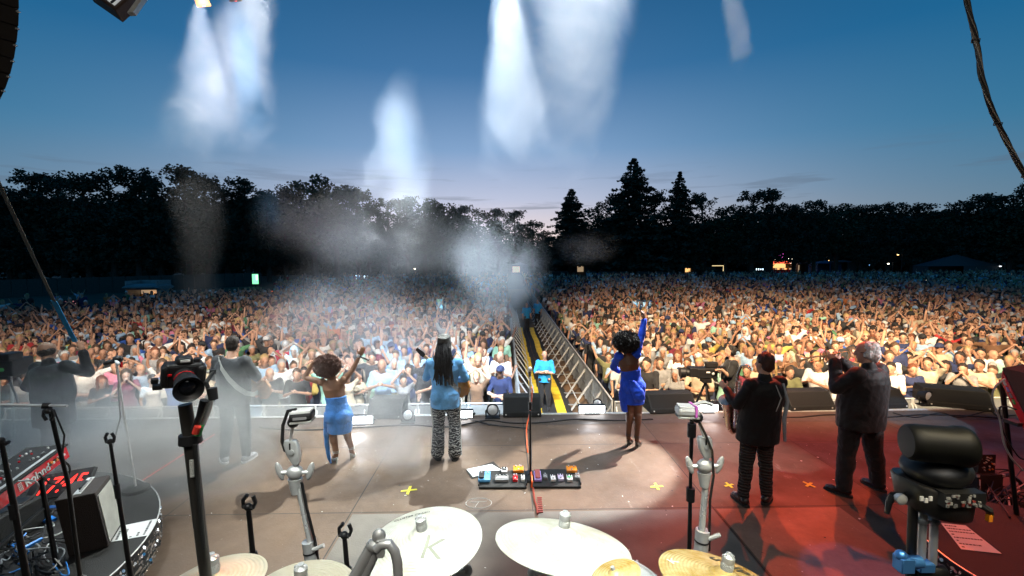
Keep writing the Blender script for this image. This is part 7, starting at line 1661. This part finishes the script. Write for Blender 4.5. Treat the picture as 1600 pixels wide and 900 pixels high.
# foreground chrome boom arm, close to the lens
y1_ = .78; t = thing('hardware_stand', 'chrome hooked clamp with twin tubes, very close at the bottom edge', 'hardware stand', D(585, 905, y1_))
b = MB(); b.tube([D(540,925,y1_), D(560,892,y1_), D(576,862,y1_), D(584,848,y1_)], .0105, 'chrome', 14); b.tube([D(556,930,y1_), D(574,892,y1_), D(588,862,y1_)], .008, 'steel', 14); part(b, 'twin_tubes', t, smooth=True)
b = MB(); b.tube([D(588,858,y1_-.01), D(596,850,y1_-.01), D(608,850,y1_-.01), D(617,862,y1_-.01), D(621,880,y1_-.01), D(622,905,y1_-.01)], .0085, 'chrome', 14); part(b, 'hook', t, smooth=True)
b = MB(); b.ell(D(586,852,y1_), (.016,.014,.012), 'alu'); b.ell(D(592,838,y1_), (.012,.010,.014), 'alu'); b.box(D(595,856,y1_-.008), (.012,.012,.03), 'alu'); part(b, 'clamp_knob', t, smooth=True)
# extra hardware between the cymbals
for (u, v, lb) in ((700,905,'small chrome wing bolt hardware under the left large cymbal'), (858,900,'chrome and wooden stick holder hardware under the right large cymbal')):
    c = D(u, v, 1.75); t = thing('drum_hardware', lb, 'drum hardware', c-V((0,0,.4))); b = MB(); b.tube([c+V((0,0,.06)), c+V((.03,.0,-.1)), c-V((0,0,.4))], [.02,.018,.018], 'chrome', 12); b.cyl(c-V((.06,0,-.02)), c+V((.07,0,.03)), .014, 'chrome', 12); part(b, 'clamp', t, smooth=True)
    b = MB(); b.ell(c+V((.08,0,.035)), (.02,.012,.026), 'chrome'); b.ell(c+V((-.07,0,.015)), (.018,.012,.022), 'steel'); part(b, 'wing_bolt', t, smooth=True)
# ------------------------------------------------------------------ overhead: lamps, speaker array, cables, strap
def roof_lamp(label, u, v, y, m_, emis_c=None, r=.13):
    c = D(u, v, y); t = thing('roof_lamp', label, 'stage lamp', c); d = V((.1,.5,-1)).normalized(); F = frame(d)
    b = MB(); b.lathe([(r*.6,-.28),(r*.95,-.22),(r,.0),(r,.06),(r*.88,.06),(r*.85,.03)], m_, c, F, 24); part(b, 'housing', t, smooth=True)
    b = MB(); b.lathe([(r*.85,.0),(r*.5,.02),(0,.03)], emis_c or 'grey', c+d*.03, F, 20); part(b, 'lens', t, smooth=True)
    b = MB(); b.tube([c+F.col[0]*(r+.02)-d*.1, c+F.col[0]*(r+.03)-d*.38, c-F.col[0]*(r+.03)-d*.38, c-F.col[0]*(r+.02)-d*.1], .012, 'black', 6); b.cyl(c-d*.38, c-d*.55, .02, 'black', 8); part(b, 'yoke', t); return t
roof_lamp('white lit roof lamp with an orange rim at the top left', 316, 2, YB-.2, mat('amber_rim', (.8,.3,.1), .4, emit=(1,.35,.1), estr=.15), M['lampglass'], .085)
roof_lamp('small red glowing roof lamp right of the white one', 366, -6, YB-.2, 'black', emis('red_lens', (1.0,.05,.04), 3), .08)
roof_lamp('roof lamp with a red glow between the white and the red lamps', 341, -10, YB-.1, 'black', emis('dark_red_lens', (.7,.03,.02), 1.5), .06)
# tilted fixture at the top left
y1_ = 3.6; t = thing('roof_panel_light', 'square light panel with a dark frame hanging corner down at the top left', 'stage light', D(190, -20, y1_)); q = [D(186,26,y1_), D(140,-6,y1_+.1), D(190,-45,y1_+.35), D(228,-12,y1_+.2)]
nn = (q[1]-q[0]).cross(q[3]-q[0]).normalized()*.05; b = MB(); b.hexa([p-nn for p in q]+[p+nn for p in q], mat('brown_metal_frame', (.06,.035,.025), .5, metal=.4)); part(b, 'frame', t, bevel=.01)
cq = sum(q, V((0,0,0)))/4; nq = -nn.normalized() if (CAMP-cq).dot(nn) < 0 else nn.normalized(); b = MB(); qq = [cq+(p-cq)*.84+nq*.052 for p in q]; b.hexa([p for p in qq]+[p+nq*.006 for p in qq], mat('panel_glass', (.55,.56,.52), .3, emit=(.85,.9,.9), estr=.35)); part(b, 'glass', t)
b = MB()
for k in range(5): b.bar(qq[0].lerp(qq[1], .18*k+.1)+nq*.01, qq[3].lerp(qq[2], .18*k+.1)+nq*.01, .012, .012, 'black')
b.bar(D(206,22,y1_), D(226,-6,y1_+.12), .05, .03, 'alu'); part(b, 'louvres', t)
# speaker array at the left picture edge
yA = 4.4; t = thing('speaker_array', 'curved hanging array of dark speaker boxes at the top left edge', 'speaker array', D(-30, -60, yA))
ed = [(27,-60),(29,-20),(30,15),(29,42),(26,68),(22,93),(16,117),(8,140),(-2,160)]
for k in range(len(ed)-1):
    a, c_ = D(*ed[k], yA), D(*ed[k+1], yA); w_ = V((-1.0,.0,.32*(1-k*.02))).normalized()*.95; up2 = (a-c_); bk = V((-.34,.22,0)); b = MB()
    c2 = c_+up2*.04; b.hexa([c2, c2+w_, c2+w_+bk, c2+bk, a, a+w_, a+w_+bk, a+bk], mat('brown_black_cabinet', (.028,.020,.014), .6, bump=.3, bscale=150) if k == 0 else 'arr')
    if k == 0: M['arr'] = b.mats[0]
    f = part(b, 'speaker_box', t, bevel=.006); b = MB(); b.box(a-up2*.15+V((.003,-.01,0)), (.022,.02,.012), 'alu'); b.box(a+w_*.3-up2*.5+V((0,-.004,0)), (.07,.012,.03), 'black'); part(b, 'latch', f)
# cable bundle at the right
t = thing('cable_bundle', 'bundle of twisted grey cables hanging across the top right corner', 'cable bundle', D(1508, -30, 3.2)); path = [(1506,-20),(1517,30),(1527,75),(1535,125),(1550,175),(1575,225),(1600,270),(1625,318)]
rr = random.Random(6)
for k in range(7):
    pts = []
    for i in range(29):
        f = i/28*(len(path)-1); j = min(int(f), len(path)-2); g_ = f-j; u = path[j][0]*(1-g_)+path[j+1][0]*g_; v = path[j][1]*(1-g_)+path[j+1][1]*g_; a = i*.55+k*.9+.3*math.sin(i*.3+k)
        pts.append(D(u, v, 3.2)+V((math.cos(a)*.011*(1+.5*(k == 3)), math.sin(a)*.011, 0)))
    b = MB(); b.tube(pts, .0048+.002*(k % 2), mat('worn_cable_%s' % 'abcdefg'[k], [(.20,.16,.12),(.02,.02,.02),(.28,.25,.2),(.03,.028,.025),(.12,.10,.08),(.02,.02,.02),(.3,.28,.25)][k], .5), 6); part(b, 'cable', t, smooth=True)
b = MB()
for i in (2, 5, 7):
    f = i/8*(len(path)-1); j = int(f); g_ = f-j; p = D(path[j][0]*(1-g_)+path[j+1][0]*g_, path[j][1]*(1-g_)+path[j+1][1]*g_, 3.2); b.tube([p+V((-.028,0,.008)), p+V((0,-.03,0)), p+V((.028,0,-.008)), p+V((0,.03,0)), p+V((-.028,0,.008))], .004, 'black', 5)
part(b, 'cable_ties', t)
# long strap
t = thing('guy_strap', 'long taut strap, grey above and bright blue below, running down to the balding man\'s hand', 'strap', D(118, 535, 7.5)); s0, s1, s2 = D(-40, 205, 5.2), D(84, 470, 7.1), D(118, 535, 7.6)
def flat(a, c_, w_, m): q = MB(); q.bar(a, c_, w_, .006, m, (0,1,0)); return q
part(flat(s0, s1, .075, mat('grey_webbing', (.26,.25,.22), .8, bump=.4, bscale=120)), 'grey_webbing', t); part(flat(s1, s2, .10, mat('blue_lit_webbing', (.06,.45,.95), .7)), 'blue_lit_length', t)  # lower webbing coloured blue to stand for the blue spot on it
bpy.data.scenes.remove(TS)
